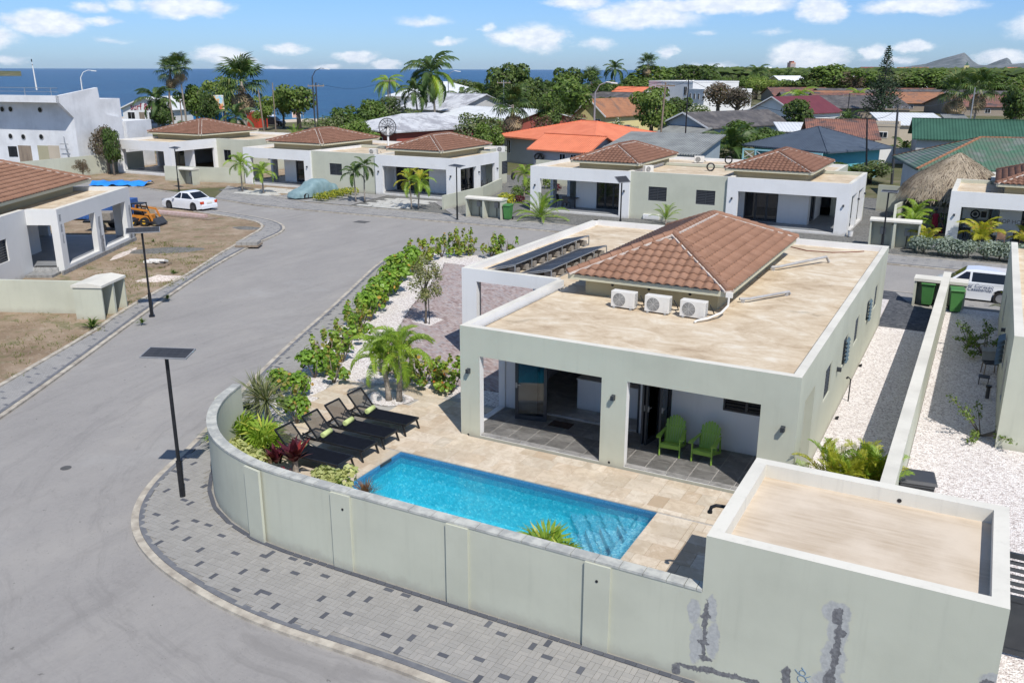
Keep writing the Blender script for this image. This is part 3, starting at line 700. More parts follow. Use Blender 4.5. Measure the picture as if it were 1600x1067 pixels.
def chaikin(p, n=2):
 for _ in range(n):
  q = [p[0]]
  for a, c_ in zip(p, p[1:]): q += [(a[0] * .75 + c_[0] * .25, a[1] * .75 + c_[1] * .25), (a[0] * .25 + c_[0] * .75, a[1] * .25 + c_[1] * .75)]
  p = q + [p[-1]]
 return p
LI = [(-18.0, -4.0), (-23.6, 7.2), (-28.3, 16.7), (-31.2, 22.7), (-32.9, 25.4), (-36.1, 32.3), (-38.6, 36.8), (-39.6, 39.0), (-40.9, 41.2), (-42.0, 43.6), (-43.0, 45.0), (-44.6, 46.1), (-46.6, 46.6), (-52, 47.3)]
FB = [(14, 52.4), (0, 52.3), (-10, 52.5), (-20, 52.7), (-32, 52.6), (-45.5, 51.9), (-50.5, 52.0), (-56.4, 53.2), (-64.5, 54.6), (-95, 59)]
sheet('road', [(-1.0, 9.5), (14, 9), (14, -30), (-60, -30), (-60, 12), (-60, 44), (-100, 47), (-110, 62), (-95, 60)] + FB[::-1][1:] + [(14, 45)] + chaikin(NB)[::-1], 0.0, ROAD)
def offset(line, d):
 out = []; n = len(line)
 for i in range(n):
  a = Vector(line[max(i - 1, 0)]); b_ = Vector(line[min(i + 1, n - 1)]); t = (b_ - a).normalized()
  out.append((line[i][0] + t.y * d, line[i][1] - t.x * d))
 return out
def strip(name, line, d0, d1, z, m, zb=-0.1, kind='structure', parent=None):
 a = offset(line, d0); b_ = offset(line, d1); mb = MB(); n = len(line)
 mb.v = [(p[0], p[1], z) for p in a] + [(p[0], p[1], z) for p in b_] + [(p[0], p[1], zb) for p in a] + [(p[0], p[1], zb) for p in b_]
 for i in range(n - 1):
  mb.f.append([i, i + 1, n + i + 1, n + i]); mb.m.append(0)
  mb.f.append([2 * n + i, 2 * n + i + 1, i + 1, i]); mb.m.append(0)
  mb.f.append([n + i, n + i + 1, 3 * n + i + 1, 3 * n + i]); mb.m.append(0)
 o = mb.build(name, m, kind=kind)
 if o.data.polygons[0].normal.z < 0: o.data.flip_normals()
 return o
ZL = 0.09            # level of lots and pavements
LOT = MB()
nbi = offset(NB, 0.30)
holed('lot_ground', [(-1.0, 11.1)] + nbi[1:-1] + [(14, 45.4), (14, 11.1)], POOLHOLE, ZL - 0.035, MORTAR, skirt=-.1)
strip('kerb', chaikin(NB), 0.0, 0.17, ZL - 0.02, CURB)
strip('kerb', chaikin(NB), 0.172, 0.30, ZL - 0.005, CURBGREY)
slab('dirt_lot', LI + [(-75, 49), (-75, -20), (-26, -20)], ZL - 0.02, DIRT)
strip('kerb', chaikin(LB), 0.0, -0.17, ZL - 0.02, CURB); strip('kerb', chaikin(LB), -0.172, -0.30, ZL - 0.005, CURBGREY)
slab('pavement', offset(LB, -0.302) + LI[::-1], ZL - 0.012, FARPAVE)
strip('kerb', chaikin(LI), 0.0, -0.18, ZL + 0.03, CURB)
strip('kerb', chaikin(FB), 0.0, 0.16, ZL - 0.02, CURB); strip('kerb', chaikin(FB), 0.162, 0.28, ZL - 0.005, CURBGREY)
FI = [(14, 55.0), (0, 55.0), (-20, 55.1), (-32, 55.2), (-48, 54.9), (-56.4, 58.0), (-61, 59.5)]
slab('pavement', offset(FB, 0.282)[:-2] + FI[::-1], ZL - 0.012, FARPAVE)
strip('kerb', FI, 0.0, 0.12, ZL + 0.01, CURB)
slab('dirt_lot', [(-61, 59.6), (-56.4, 58.1), (-48, 55.02), (-48, 76), (-112, 80), (-98, 60), (-64.5, 55)], ZL - 0.02, DIRT)
slab('gravel_yard', offset(FI, 0.121)[:5] + [(-60, 57.5), (-60, 80), (14, 80)], ZL - 0.03, GGRAVEL)
# ------------------------------------------------------------ near pavement made of single pavers
pave_base = slab('pavement', [(-1.0, 11.08)] + offset(NB, 0.302)[1:17] + [(-19.9, 22.2), (-18.2, 18.3), (-17.85, 16.95), (-17.5, 16.0), (-17.0, 15.2), (-16.35, 14.5), (-15.5, 13.9), (-14.6, 13.5), (-13.6, 13.22), (-12.6, 13.12), (-1.0, 13.12)], ZL - 0.022, MORTAR)
outer = offset(NB, 0.31)
WALLLINE = [(-3.3, 13.08), (-5, 13.08), (-7, 13.08), (-9, 13.08), (-11.2, 13.08), (-12.6, 13.1), (-13.6, 13.18), (-14.6, 13.45), (-15.5, 13.86), (-16.3, 14.46), (-16.95, 15.16), (-17.45, 15.96), (-17.8, 16.9)]
bedline = WALLLINE + [(-18.6, 18.6), (-20.6, 23.0), (-22.6, 27.4), (-24.8, 32.6), (-26.9, 37.6)]
def inside(p, poly):
 x, y = p; c_ = False; j = len(poly) - 1
 for i in range(len(poly)):
  if (poly[i][1] > y) != (poly[j][1] > y) and x < (poly[j][0] - poly[i][0]) * (y - poly[i][1]) / (poly[j][1] - poly[i][1]) + poly[i][0]: c_ = not c_
  j = i
 return c_
fieldpoly = [(-1.2, 11.1)] + outer[1:20] + offset(bedline, -0.16)[::-1] + [(-1.2, 12.92)]
slab('pavement', [(-19.9, 22.2)] + offset(NB, 0.302)[16:20] + bedline[::-1][:4] + [(-18.6, 18.6)], ZL - 0.024, MORTAR)
def brickmesh(name, lx, ly, h, m, ch=0.006):
 b = MB(); a, c_ = lx / 2, ly / 2
 b.add([(-a, -c_, -h), (a, -c_, -h), (a, c_, -h), (-a, c_, -h), (-a, -c_, -ch), (a, -c_, -ch), (a, c_, -ch), (-a, c_, -ch),
   (-a + ch, -c_ + ch, 0), (a - ch, -c_ + ch, 0), (a - ch, c_ - ch, 0), (-a + ch, c_ - ch, 0)],
   [(0, 1, 5, 4), (1, 2, 6, 5), (2, 3, 7, 6), (3, 0, 4, 7), (4, 5, 9, 8), (5, 6, 10, 9), (6, 7, 11, 10), (7, 4, 8, 11), (8, 9, 10, 11)])
 return b.mesh(name, m)
pv_l = brickmesh('paver', .206, .1, .03, PAVE, .003); pv_d = brickmesh('paver', .206, .1, .03, PAVEDARK, .003)
cand = []
g = 0.212
ys = 10.9; i = 0
for i in range(-150, 0):
 for j in range(0, 140):
  cx, cy = i * g - 1.0, 10.9 + j * g
  if cx < -29 or not inside((cx, cy), fieldpoly): continue
  hb = random.Random((i // 3) * 911 + (j // 3) * 37); dark_here = (i % 3, j % 3) == (hb.randrange(3), hb.randrange(3))
  hor = (i + j) % 2 == 0
  for k in (-1, 1):
   x = cx + (0 if hor else k * g / 4); y = cy + (k * g / 4 if hor else 0)
   if not inside((x, y), fieldpoly): continue
   vis = not (y > 13.1 + 0 and x > -12) and x > -13.5 - 0
   cand.append((math.hypot(x, y), x, y, 0 if hor else PI / 2, dark_here and k == 1))
def edge_row(line, off, ln=0.22):
 L = offset(line, off); res = []
 for a, c_ in zip(L, L[1:]):
  a = Vector(a); c_ = Vector(c_); d = (c_ - a); n_ = max(1, round(d.length / ln))
  for k in range(n_):
   p = a + d * ((k + .5) / n_); res.append((p.length, p.x, p.y, math.atan2(d.y, d.x), True))
 return res
rowE = edge_row(WALLLINE, -0.075)
def in_frame(x, y):
 f = -math.sin(YAW) * x + math.cos(YAW) * y; r_ = math.cos(YAW) * x + math.sin(YAW) * y
 fz = f * math.cos(PITCH) + CAM_H * math.sin(PITCH); up = f * math.sin(PITCH) - CAM_H * math.cos(PITCH)
 return abs(r_ / fz) < .585 and abs(up / fz) < .392
allp = sorted(cand + rowE, key=lambda c_: (not in_frame(c_[1], c_[2]), c_[0]))
big = allp[:300]; rest = allp[300:]
for (_, x, y, a, dk) in big:
 inst('paver', pv_d if dk else pv_l, pave_base, (x, y, ZL + rnd.uniform(-.002, .002)), (rnd.uniform(-.006, .006), rnd.uniform(-.006, .006), a + rnd.uniform(-.012, .012)))
mbp = MB()
for (_, x, y, a, dk) in rest:
 if _ > 45: continue
 me = pv_d if dk else pv_l; ca, sa = math.cos(a), math.sin(a); z = ZL + rnd.uniform(-.002, .002)
 base = len(mbp.v)
 for v in me.vertices: mbp.v.append((x + v.co.x * ca - v.co.y * sa, y + v.co.x * sa + v.co.y * ca, z + v.co.z))
 for p in me.polygons: mbp.f.append([base + q for q in p.vertices]); mbp.m.append(1 if dk else 0)
mbp.build('paver_field', [PAVE, PAVEDARK], pave_base, kind='stuff')
BED = [(-12.6, 13.4), (-3.4, 13.4), (-3.4, 14.9), (-13.9, 14.9), (-15.2, 15.6), (-16.4, 16.9), (-17.1, 18.3), (-18.9, 22.45), (-16.6, 23.15), (-12.62, 22.9), (-12.62, 24.1), (-18.3, 23.9), (-22.2, 32.1), (-24.7, 38.5), (-25.9, 40.7), (-24.3, 40.6), (-16.0, 40.4), (-16.0, 43.4), (-27.0, 43.3), (-28.4, 42.6), (-28.5, 40.8), (-27.0, 37.5), (-24.8, 32.5), (-22.6, 27.3), (-20.6, 22.9), (-18.6, 18.5), (-17.6, 16.9), (-16.8, 15.3), (-15.4, 14.1), (-14, 13.55)]
slab('gravel_bed', BED, ZL + 0.004, WGRAVEL)
slab('gravel_bed', [(-16.0, 40.2), (-3.3, 39.4), (-3.3, 43.6), (-16.0, 43.4)], ZL + 0.004, WGRAVEL)
slab('pavement', [(-28.2, 43.4), (14, 44.0), (14, 45.4), (-25, 45.45), (-27.2, 45.2), (-28.6, 44.3)], ZL - 0.01, FARPAVE)
slab('planting_bed', [(-12.6, 13.42), (-3.4, 13.42), (-3.4, 14.6), (-13.9, 14.6), (-15.2, 15.5), (-16.3, 16.9), (-16.9, 18.1), (-17.6, 18.0), (-17.5, 16.9), (-16.8, 15.35), (-15.4, 14.15), (-14, 13.6)], ZL + 0.009, BARK)
DRV = [(-12.4, 24.1), (-18.3, 23.95), (-22.2, 32.15), (-24.7, 38.5), (-25.75, 40.55), (-16.2, 40.3), (-12.4, 40.3)]
drv = slab('driveway', DRV, ZL - 0.008, DARKGAP)
mb = MB(); y = 24.0; k = 0
dv = brickmesh('x', .206, .1, .03, DRIVE, .002)
vv = [v.co.copy() for v in dv.vertices]; ff = [list(p.vertices) for p in dv.polygons]
ang = R(-34); ca, sa = math.cos(ang), math.sin(ang)
for i in range(-140, 140):
 for j in range(-170, 170):
  lx = i * .212 + (.106 if j % 2 else 0); ly = j * .106
  x = -18 + lx * ca - ly * sa; y = 32 + lx * sa + ly * ca
  if not inside((x, y), DRV): continue
  base = len(mb.v)
  for v in vv: mb.v.append((x + v.x * ca - v.y * sa, y + v.x * sa + v.y * ca, ZL + .012 + v.z))
  for f in ff[4:]: mb.f.append([base + q for q in f]); mb.m.append(0)
mb.build('paver_field', DRIVE, drv, kind='stuff')
slab('gravel_yard', [(-3.2, 20.6), (-1.1, 20.6), (-1.1, 38.6), (-3.2, 38.6)], ZL + .002, WGRAVEL)
slab('gravel_yard', [(-0.85, 13.5), (14, 13.5), (14, 43.4), (-0.85, 43.4)], ZL + .002, WGRAVEL)
CHAR = gravel('charcoal paving', [(0, (0.055, 0.06, 0.07)), (.5, (0.085, 0.09, 0.10)), (1, (0.12, 0.125, 0.135))], 8, .4)
slab('driveway', [(-3.25, 38.65), (-1.1, 38.65), (-1.1, 42.7), (-2.2, 42.8), (-3.2, 45.35), (-6, 45.35), (-6.5, 43.7), (-3.28, 43.6)], ZL + .006, CHAR)
PX0, PX1, PY0, PY1 = -13.45, -5.93, 15.2, 18.68
DECK = [(-3.35, 14.95), (-3.35, 20.5), (-12.58, 20.5), (-12.58, 22.85), (-16.6, 23.1), (-18.85, 22.4), (-17.05, 18.3), (-16.35, 16.9), (-15.2, 15.6), (-13.85, 14.95)]
deck_parts = [[(-13.85, 14.95), (-3.35, 14.95), (-3.35, 15.2), (-14.3, 15.2)], [(-5.93, 15.2), (-3.35, 15.2), (-3.35, 18.68), (-5.93, 18.68)],
    [(-13.45, 15.2), (-13.45, 18.68), (-17.22, 18.68), (-17.05, 18.3), (-16.35, 16.9), (-15.2, 15.6), (-14.3, 15.2)],
    [(-3.35, 18.68), (-3.35, 20.5), (-12.58, 20.5), (-12.58, 22.85), (-16.6, 23.1), (-18.85, 22.4), (-17.22, 18.68)]]
b = MB()
for q in deck_parts: b.prism(q, -.1, ZL - .005, bottom=False)
b.prism([(-3.35, 14.95), (-3.35, 13.4), (-4.9, 13.4), (-4.9, 14.95)], -.1, ZL - .005, bottom=False)
deck = b.build('pool_deck', GROUT, kind='structure')
DP = [(-3.35, 13.42)] + DECK[1:] + [(-4.9, 14.95), (-4.9, 13.42)]
tm = {}
def tilebox(w_, h_, m, nm='tile', gap=.007):
 k = (round(w_, 2), round(h_, 2), nm)
 if k not in tm: tm[k] = brickmesh(nm, w_ - gap, h_ - gap, .022, m, .003)
 return tm[k]
y = 13.42; ntile = 0
palm_hole = (-16.15, 21.85, .75)
while y < 23.1:
 h_ = rnd.choice([.4, .4, .6, .2, .6]); x = -19 + rnd.uniform(0, .5)
 if y < 15.2 < y + h_ + .01: h_ = 15.2 - y
 if y < 18.68 < y + h_ + .01: h_ = 18.68 - y
 if h_ < .12: y += h_; continue
 while x < -3.35:
  w_ = rnd.choice([.4, .6, .6, .9, .4, .2] if h_ < .5 else [.6, .9, .4])
  cuts = [-13.45, -5.93, -3.35, -4.9] if y < 18.6 else [-3.35]
  for c_ in cuts:
   if x < c_ < x + w_: w_ = c_ - x
  if w_ < .1: x += max(w_, .01); continue
  cx, cy = x + w_ / 2, y + h_ / 2; x += w_
  if not inside((cx, cy), DP): continue
  if PX0 < cx < PX1 and PY0 < cy < PY1: continue
  if math.hypot(cx - palm_hole[0], cy - palm_hole[1]) < palm_hole[2]: continue
  if not all(inside((cx + a * w_ * .42, cy + c_ * h_ * .42), DP) for a in (-1, 1) for c_ in (-1, 1)): pass
  if ntile < 298:
   inst('tile', tilebox(w_, h_, TRAV), deck, (cx, cy, ZL + .016 + rnd.uniform(-.0012, .0012))); ntile += 1
 y += h_
print('deck tiles', ntile)
b = MB()
for k in range(18):
 a = 2 * PI * k / 18; b.v.append((palm_hole[0] + (.78 + .1 * math.sin(3 * a)) * math.cos(a), palm_hole[1] + (.7 + .1 * math.cos(2 * a)) * math.sin(a), ZL + .024))
b.f.append(list(range(18))); b.m.append(0); b.build('gravel_bed', WGRAVEL, kind='structure')
slab('gravel_bed', [tuple(at(*p)[:2]) for p in ((642, 506), (672, 498), (693, 503), (672, 513))], ZL + .022, WGRAVEL)
pool = thing('swimming_pool', 'turquoise rectangular swimming pool with corner steps between travertine deck and garden wall', 'swimming pool', ((PX0 + PX1) / 2, (PY0 + PY1) / 2, 0))
b = MB(); t_ = .0
zw, zb = ZL - .085, -1.35
b.add([(PX0, PY0, zb), (PX1, PY0, zb), (PX1, PY1, zb), (PX0, PY1, zb)], [(0, 1, 2, 3)])
b.build('pool_floor', POOLF, pool, world=True)
b = MB(); zt = ZL - .02
q0, q1, q2, q3 = PX0 + .006, PX1 - .006, PY0 + .006, PY1 - .006
for a, c_ in (((q0, q2), (q1, q2)), ((q1, q2), (q1, q3)), ((q1, q3), (q0, q3)), ((q0, q3), (q0, q2))):
 b.add([(a[0], a[1], zb), (a[0], a[1], zw - .28), (c_[0], c_[1], zw - .28), (c_[0], c_[1], zb)], [(0, 1, 2, 3)], 0)
 b.add([(a[0], a[1], zw - .28), (a[0], a[1], zt), (c_[0], c_[1], zt), (c_[0], c_[1], zw - .28)], [(0, 1, 2, 3)], 1)
POOLBAND = simple('navy waterline mosaic', (0.04, 0.17, 0.36), (0.10, 0.30, 0.50), 40, .25, .05)
b.build('pool_wall', [POOLF, POOLBAND], pool, world=True)
RISER = simple('teal step riser', (0.01, 0.20, 0.30), (0.015, 0.24, 0.34), 20, .4)
def stepp(pts, z):
 return MB().prism(pts, zb + .01, z, 1, 0).build('step', [POOLM, RISER], pool, world=True)
MB().box(-6.4, PX1 - .012, PY0 + .012, PY1 - .012, zb + .01, -.36).build('bench', POOLM, pool, world=True)
dx, dy = 0.9, -1.28
def diag(x0, y0):   # clip line through (x0,y0) to the strip x<-6.405, y<PY1
 xa = x0 + (PY1 - .012 - y0) * dx / dy; yb = y0 + (-6.405 - x0) * dy / dx
 return (xa, PY1 - .012), (-6.405, yb)
cornerp = (-6.405, PY1 - .012)
prev = None
for (x0, y0, z) in [(-6.62, 18.2, -.52), (-6.98, 18.05, -.70), (-7.3, 17.95, -.88), (-7.62, 17.8, -1.06)]:
 p, q = diag(x0, y0)
 pts = [cornerp, p, q] if prev is None else [prev[0], p, q, prev[1]]
 stepp(pts, z); prev = (p, q)
import numpy as np
nx, ny = 150, 70; b = MB()
for j in range(ny):
 for i in range(nx):
  x = PX0 + .008 + (PX1 - PX0 - .016) * i / (nx - 1); y = PY0 + .008 + (PY1 - PY0 - .016) * j / (ny - 1)
  b.v.append((x, y, zw + .007 * mn.noise(Vector((x * 2.2, y * 2.2, 0))) + .004 * mn.noise(Vector((x * 5, y * 5, 3)))))
for j in range(ny - 1):
 for i in range(nx - 1): b.f.append([j * nx + i, j * nx + i + 1, (j + 1) * nx + i + 1, (j + 1) * nx + i]); b.m.append(0)
b.build('water', POOLW, pool, world=True, smooth=True)
MB().box(PX0 + .008, PX0 + .03, 17.7, 18.2, zw - .02, zt).build('skimmer', DKGREY, pool, world=True)
# ------------------------------------------------------------ windows, tiles, roofs
WM = {}
def window(parent, c, w_, h_, axis, nsl=10, leaves=2, open_=25, name='window', frame_m=None, solid_glass=False, proud=.0):
 """louvred window centred at c in the parent's frame; outward normal given by axis angle (deg, 0=+X, -90=-Y)"""
 frame_m = frame_m or DKGREY
 key = (round(w_, 2), round(h_, 2), nsl, leaves, solid_glass, frame_m.name)
 if key not in WM:
  b = MB(); f = .05; d = .07       # local: x across, y outward, z up
  for (x0, x1, z0, z1) in [(-w_ / 2, w_ / 2, -h_ / 2, -h_ / 2 + f), (-w_ / 2, w_ / 2, h_ / 2 - f, h_ / 2), (-w_ / 2, -w_ / 2 + f, -h_ / 2 + f, h_ / 2 - f), (w_ / 2 - f, w_ / 2, -h_ / 2 + f, h_ / 2 - f)]:
   b.box(x0, x1, -d, .012, z0, z1)
  for k in range(1, leaves):
   x = -w_ / 2 + w_ * k / leaves; b.box(x - f * .6, x + f * .6, -d, .010, -h_ / 2 + f, h_ / 2 - f)
  fr = b.mesh('window', frame_m)
  pn = MB().box(-w_ / 2 + f, w_ / 2 - f, -.06, -.05, -h_ / 2 + f, h_ / 2 - f).mesh('pane', DGLASS)
  lw = (w_ - f * (leaves + 1)) / leaves
  sl = MB().obox((0, 0, 0), (lw, .085, .008), (R(-52), 0, 0)).mesh('slat', frame_m if not solid_glass else DGLASS)
  WM[key] = (fr, pn, sl, lw)
 fr, pn, sl, lw = WM[key]; f = .05
 o = inst(name, fr, parent, c, (0, 0, R(axis) - PI / 2))
 inst('pane', pn, o)
 if nsl:
  for l in range(leaves):
   for k in range(nsl):
    x = -w_ / 2 + f + lw / 2 + l * (lw + f * 1.0) * 1.0
    inst('slat', sl, o, (x, -.015, -h_ / 2 + f + (h_ - 2 * f) * (k + .5) / nsl))
 return o
def glassdoor(parent, c, w_, h_, axis, panels=2, name='glass_door', handle=True):
 key = ('door', round(w_, 2), round(h_, 2), panels)
 if key not in WM:
  b = MB(); f = .07; pw = w_ / panels; g = MB()
  for k in range(panels):
   x0 = -w_ / 2 + k * pw; x1 = x0 + pw; yo = .03 * (k % 2)
   b.box(x0, x1, -.05 - yo, -yo, 0, f * 1.4).box(x0, x1, -.05 - yo, -yo, h_ - f, h_).box(x0, x0 + f, -.05 - yo, -yo, f * 1.4, h_ - f).box(x1 - f, x1, -.05 - yo, -yo, f * 1.4, h_ - f)
   g.box(x0 + f, x1 - f, -.03 - yo, -.02 - yo, f * 1.4, h_ - f)
  WM[key] = (b.mesh('glass_door', DKGREY), g.mesh('pane', DGLASS))
 o = inst(name, WM[key][0], parent, c, (0, 0, R(axis) - PI / 2)); inst('pane', WM[key][1], o); return o
def sconce_mesh():
 b = MB(); b.box(-.05, .05, 0, .015, -.07, .07).box(-.045, .045, .015, .13, -.06, .06)
 o = b.mesh('wall_lamp', DKGREY); return o
SCONCE = sconce_mesh()
def sconce(parent, c, axis): return inst('wall_lamp', SCONCE, parent, c, (0, 0, R(axis) - PI / 2))
TW, TL = .30, .36
def tile_arrays():
 v = []; f = []; ns = 6
 for j in (0, 1):
  for i in range(ns + 1):
   x = -TW / 2 + TW * i / ns; z = .062 * max(0, math.cos(PI * x / TW * 1.12)) ** 1.3 + (.052 if j == 0 else .012)
   v.append((x, 0 if j == 0 else TL + .03, z))
 for i in range(ns + 1):
  v.append((v[i][0], 0.004, v[i][2] - .03))
 for i in range(ns): f.append((i, i + 1, ns + 1 + i + 1, ns + 1 + i)); f.append((2 * ns + 2 + i, 2 * ns + 2 + i + 1, i + 1, i))
 return v, f
TV, TF = tile_arrays()
TMESH = MB().add(TV, TF).mesh('roof_tile', TILE)
TMESH.polygons.foreach_set('use_smooth', [True] * len(TMESH.polygons))
def hip_roof(parent, x0, x1, y0, y1, ze, zr, ridge_axis, single=None, mt=None, zbase=3.15, inset=.5, order=None):
 """hipped tiled roof over a low box; coordinates in the parent's frame"""
 mt = mt or TILE
 hx, hy = (x1 - x0) / 2, (y1 - y0) / 2; cx, cy = (x0 + x1) / 2, (y0 + y1) / 2
 if ridge_axis == 'y': hr = hx; ra, rb = Vector((cx, y0 + hr, zr)), Vector((cx, y1 - hr, zr))
 else: hr = hy; ra, rb = Vector((x0 + hr, cy, zr)), Vector((x1 - hr, cy, zr))
 c = [Vector((x0, y0, ze)), Vector((x1, y0, ze)), Vector((x1, y1, ze)), Vector((x0, y1, ze))]
 if ridge_axis == 'y': planes = [(c[0], c[1], ra, ra), (c[1], c[2], rb, ra), (c[2], c[3], rb, rb), (c[3], c[0], ra, rb)]
 else: planes = [(c[0], c[1], rb, ra), (c[1], c[2], rb, rb), (c[2], c[3], ra, rb), (c[3], c[0], ra, ra)]
 b = MB()
 b.box(x0 + inset, x1 - inset, y0 + inset, y1 - inset, zbase, ze - .16)
 b.build('roof_box', TANWALL, parent)
 b = MB(); m = .04
 b.add([(x0, y0, ze - .17), (x1, y0, ze - .17), (x1, y1, ze - .17), (x0, y1, ze - .17), (x0, y0, ze - .01), (x1, y0, ze - .01), (x1, y1, ze - .01), (x0, y1, ze - .01)],
   [(0, 1, 5, 4), (1, 2, 6, 5), (2, 3, 7, 6), (3, 0, 4, 7), (3, 2, 1, 0), (4, 5, 6, 7)])
 fas = b.build('fascia', CREAM, parent)
 b = MB(); 
 for p in planes:
  q = [p[0], p[1], p[2]] + ([p[3]] if p[2] != p[3] else [])
  b.add([v - Vector((0, 0, .004)) for v in q], [tuple(range(len(q)))])
 sh = b.build('roof_deck', MORT, parent)
 items = []
 for pi, (p, q, r_, s_) in enumerate(planes):
  ex = (q - p); W_ = ex.length; ex = ex / W_
  mid = (p + q) / 2; top = (r_ + s_) / 2
  nrm = ex.cross((top - p)).normalized(); 
  if nrm.z < 0: nrm = -nrm
  up = nrm.cross(ex).normalized()
  SL = (top - p).dot(up); tL = (s_ - p).dot(ex); tR = (r_ - p).dot(ex)
  rows = int(SL / TL)
  for j in range(rows + 1):
   d0 = j * TL; dm = d0 + TL * .45
   if dm > SL: continue
   a = tL * dm / SL; e = W_ + (tR - W_) * dm / SL
   n_ = int(W_ / TW); off = (W_ - n_ * TW) / 2
   for i in range(n_ + 1):
    xc = off + (i + .5) * TW - (TW / 2)
    if a + .06 < xc < e - .06:
     pos = p + ex * xc + up * (d0 - .05) + nrm * .0
     M = Matrix((ex, up, nrm)).transposed().to_4x4(); M.translation = pos
     items.append((pi, M))
 nsing = 0
 stuff = MB(); pref = order or [0, 1]
 items.sort(key=lambda it: (pref.index(it[0]) if it[0] in pref else 9))
 for pi, M in items:
  if single and pi in pref and nsing < single:
   o = inst('roof_tile', TMESH, parent); o.matrix_local = M; nsing += 1
  else: stuff.add([M @ Vector(v) for v in TV], TF)
 if stuff.v:
  o = stuff.build('roof_tiles', mt, parent, kind='stuff'); o.data.polygons.foreach_set('use_smooth', [True] * len(o.data.polygons))
 caps = MB(); mor = MB()
 lines = [(c[0], ra), (c[1], rb if ridge_axis == 'x' else ra), (c[2], rb), (c[3], ra if ridge_axis == 'x' else rb)]
 if (ra - rb).length > .3: lines.append((ra, rb))
 for a, e in lines:
  L = (e - a).length; d = (e - a) / L; n_ = max(1, int(L / .36))
  sidev = d.cross(Vector((0, 0, 1))).normalized(); upv = sidev.cross(d).normalized()
  mor.bar(a + upv * .02 + d * .0, e + upv * .02, .34, .06, 0)
  for k in range(n_):
   q0 = a + d * (L * k / n_); q1 = a + d * (L * (k + 1) / n_ + .03); vs = []; ns = 6
   for (q, rad) in ((q0, .135), (q1, .11)):
    for i in range(ns + 1):
     t = PI * i / ns; vs.append(q + sidev * math.cos(t) * rad + upv * (math.sin(t) * rad + .045))
   fs = [(i, i + 1, ns + 1 + i + 1, ns + 1 + i) for i in range(ns)] + [tuple(range(ns + 1))]
   if single:
    bb = MB().add(vs, fs); o = bb.build('ridge_cap', mt, parent)
   else: caps.add(vs, fs)
 if caps.v: caps.build('ridge_caps', mt, parent, kind='stuff')
 mor.build('ridge_mortar', MORT, parent)
def floor_tiles(parent, x0, x1, y0, y1, z, s_, m, nm='floor_tile', maxn=200):
 nx_ = max(1, round((x1 - x0) / s_)); ny_ = max(1, round((y1 - y0) / s_)); w_ = (x1 - x0) / nx_; h_ = (y1 - y0) / ny_
 for i in range(nx_):
  for j in range(ny_):
   inst(nm, tilebox(w_, h_, m, nm), parent, (x0 + (i + .5) * w_, y0 + (j + .5) * h_, z))
# ------------------------------------------------------------ main house
HX0, HX1, HY0, HY1, WX0 = -12.59, -3.21, 20.53, 39.0, -16.47
YB, YS = 22.85, 27.05
house = thing('villa', 'sage green flat roofed corner villa with brown tiled hip roof and porch facing the pool', 'house', (HX0, HY0, 0))
HT = [SAGE, WHITE, COPING, ROOFSLAB, INTER, BARE]
b = MB(); Z0, ZT, T1 = -.05, 3.4, .22
fl = [(.64, 4.35, .165, 2.57), (5.06, 8.5, .165, 2.57)]
b.wall((HX0, HY0), (HX1, HY0), Z0, ZT, T1, fl, 0, 1, 2, 1)
rh = [(21.4 - HY0, 22.80 - HY0, .2, 2.52)] 
wins = [(25.05, 1.1, 1.9, .95), (28.2, 1.0, 1.95, .9), (30.75, 1.0, 1.95, .9), (33.7, 1.0, 1.95, .75), (36.0, 1.0, 1.95, .9)]
whs = [(y - HY0 - w_ / 2, y - HY0 + w_ / 2, z - h_ / 2, z + h_ / 2) for (y, w_, z, h_) in wins]
b.wall((HX1, HY0 + T1), (HX1, HY1), Z0, ZT, T1, [(a - T1, c_ - T1, d, e) for (a, c_, d, e) in rh + whs], 0, 1, 2, 0)
b.wall((HX1 - T1, HY1), (HX0, HY1), Z0, ZT, T1, [], 0, 1, 2, 1, side=1)
b.build('wall', HT, house, world=True)
b = MB()
b.wall((HX0, HY0 + T1), (HX0, YS), Z0, ZT, T1, [(21.4 - HY0 - T1, 22.80 - HY0 - T1, .2, 2.52)], 0, 1, 2, 1, side=-1)
b.build('wall', HT, house, world=True)
b = MB()
b.wall((WX0, YS), (HX0, YS), Z0, ZT, T1, [(.62, 3.86, -.04, 2.95)], 1, 1, 2, 1)
b.wall((WX0, YS + T1), (WX0, 39.4), Z0, ZT, T1, [(.8, 5.6, -.04, 2.75), (6.4, 11.4, -.04, 2.75)], 1, 1, 2, 1, side=-1)
b.wall((WX0, 39.4), (HX0 - .002, 39.4), Z0, ZT, T1, [(.6, 3.2, -.04, 2.6)], 1, 1, 2, 1, side=-1)
b.build('carport_wall', HT, house, world=True)
MB().wall((HX0, YS + T1), (HX0, HY1), Z0, 3.0, T1, [], 1, 1, 1, 1, side=-1).build('wall', HT, house, world=True)
b = MB()
b.box(HX0 + T1, HX1 - T1, HY0 + T1, HY1 - T1, 2.98, 3.17, 0)
b.box(WX0 + T1, HX0 + T1 - .002, YS + T1, 39.18, 2.98, 3.168, 0)
b.build('roof_slab', [ROOFSLAB], house, world=True)
b = MB(); b.box(HX0 + T1, HX1 - T1, HY0 + T1, YB, 2.62, 2.97, 0)
b.build('porch_ceiling', WHITE, house, world=True)
MB().box(HX0 + T1, HX1 - T1, HY0 + T1, YB, 0, .165).build('porch_floor', GROUT, house, world=True)
pf = MB().box(HX0 + T1, HX1 - T1, HY0 + T1, YB, .166, .183).build('porch_floor', GROUT, house, world=True)
for nx_ in (0,):
 x = HX0 + T1
 cols = 15; rows = 4; w_ = (HX1 - HX0 - 2 * T1) / cols; h_ = (YB - HY0 - T1) / rows
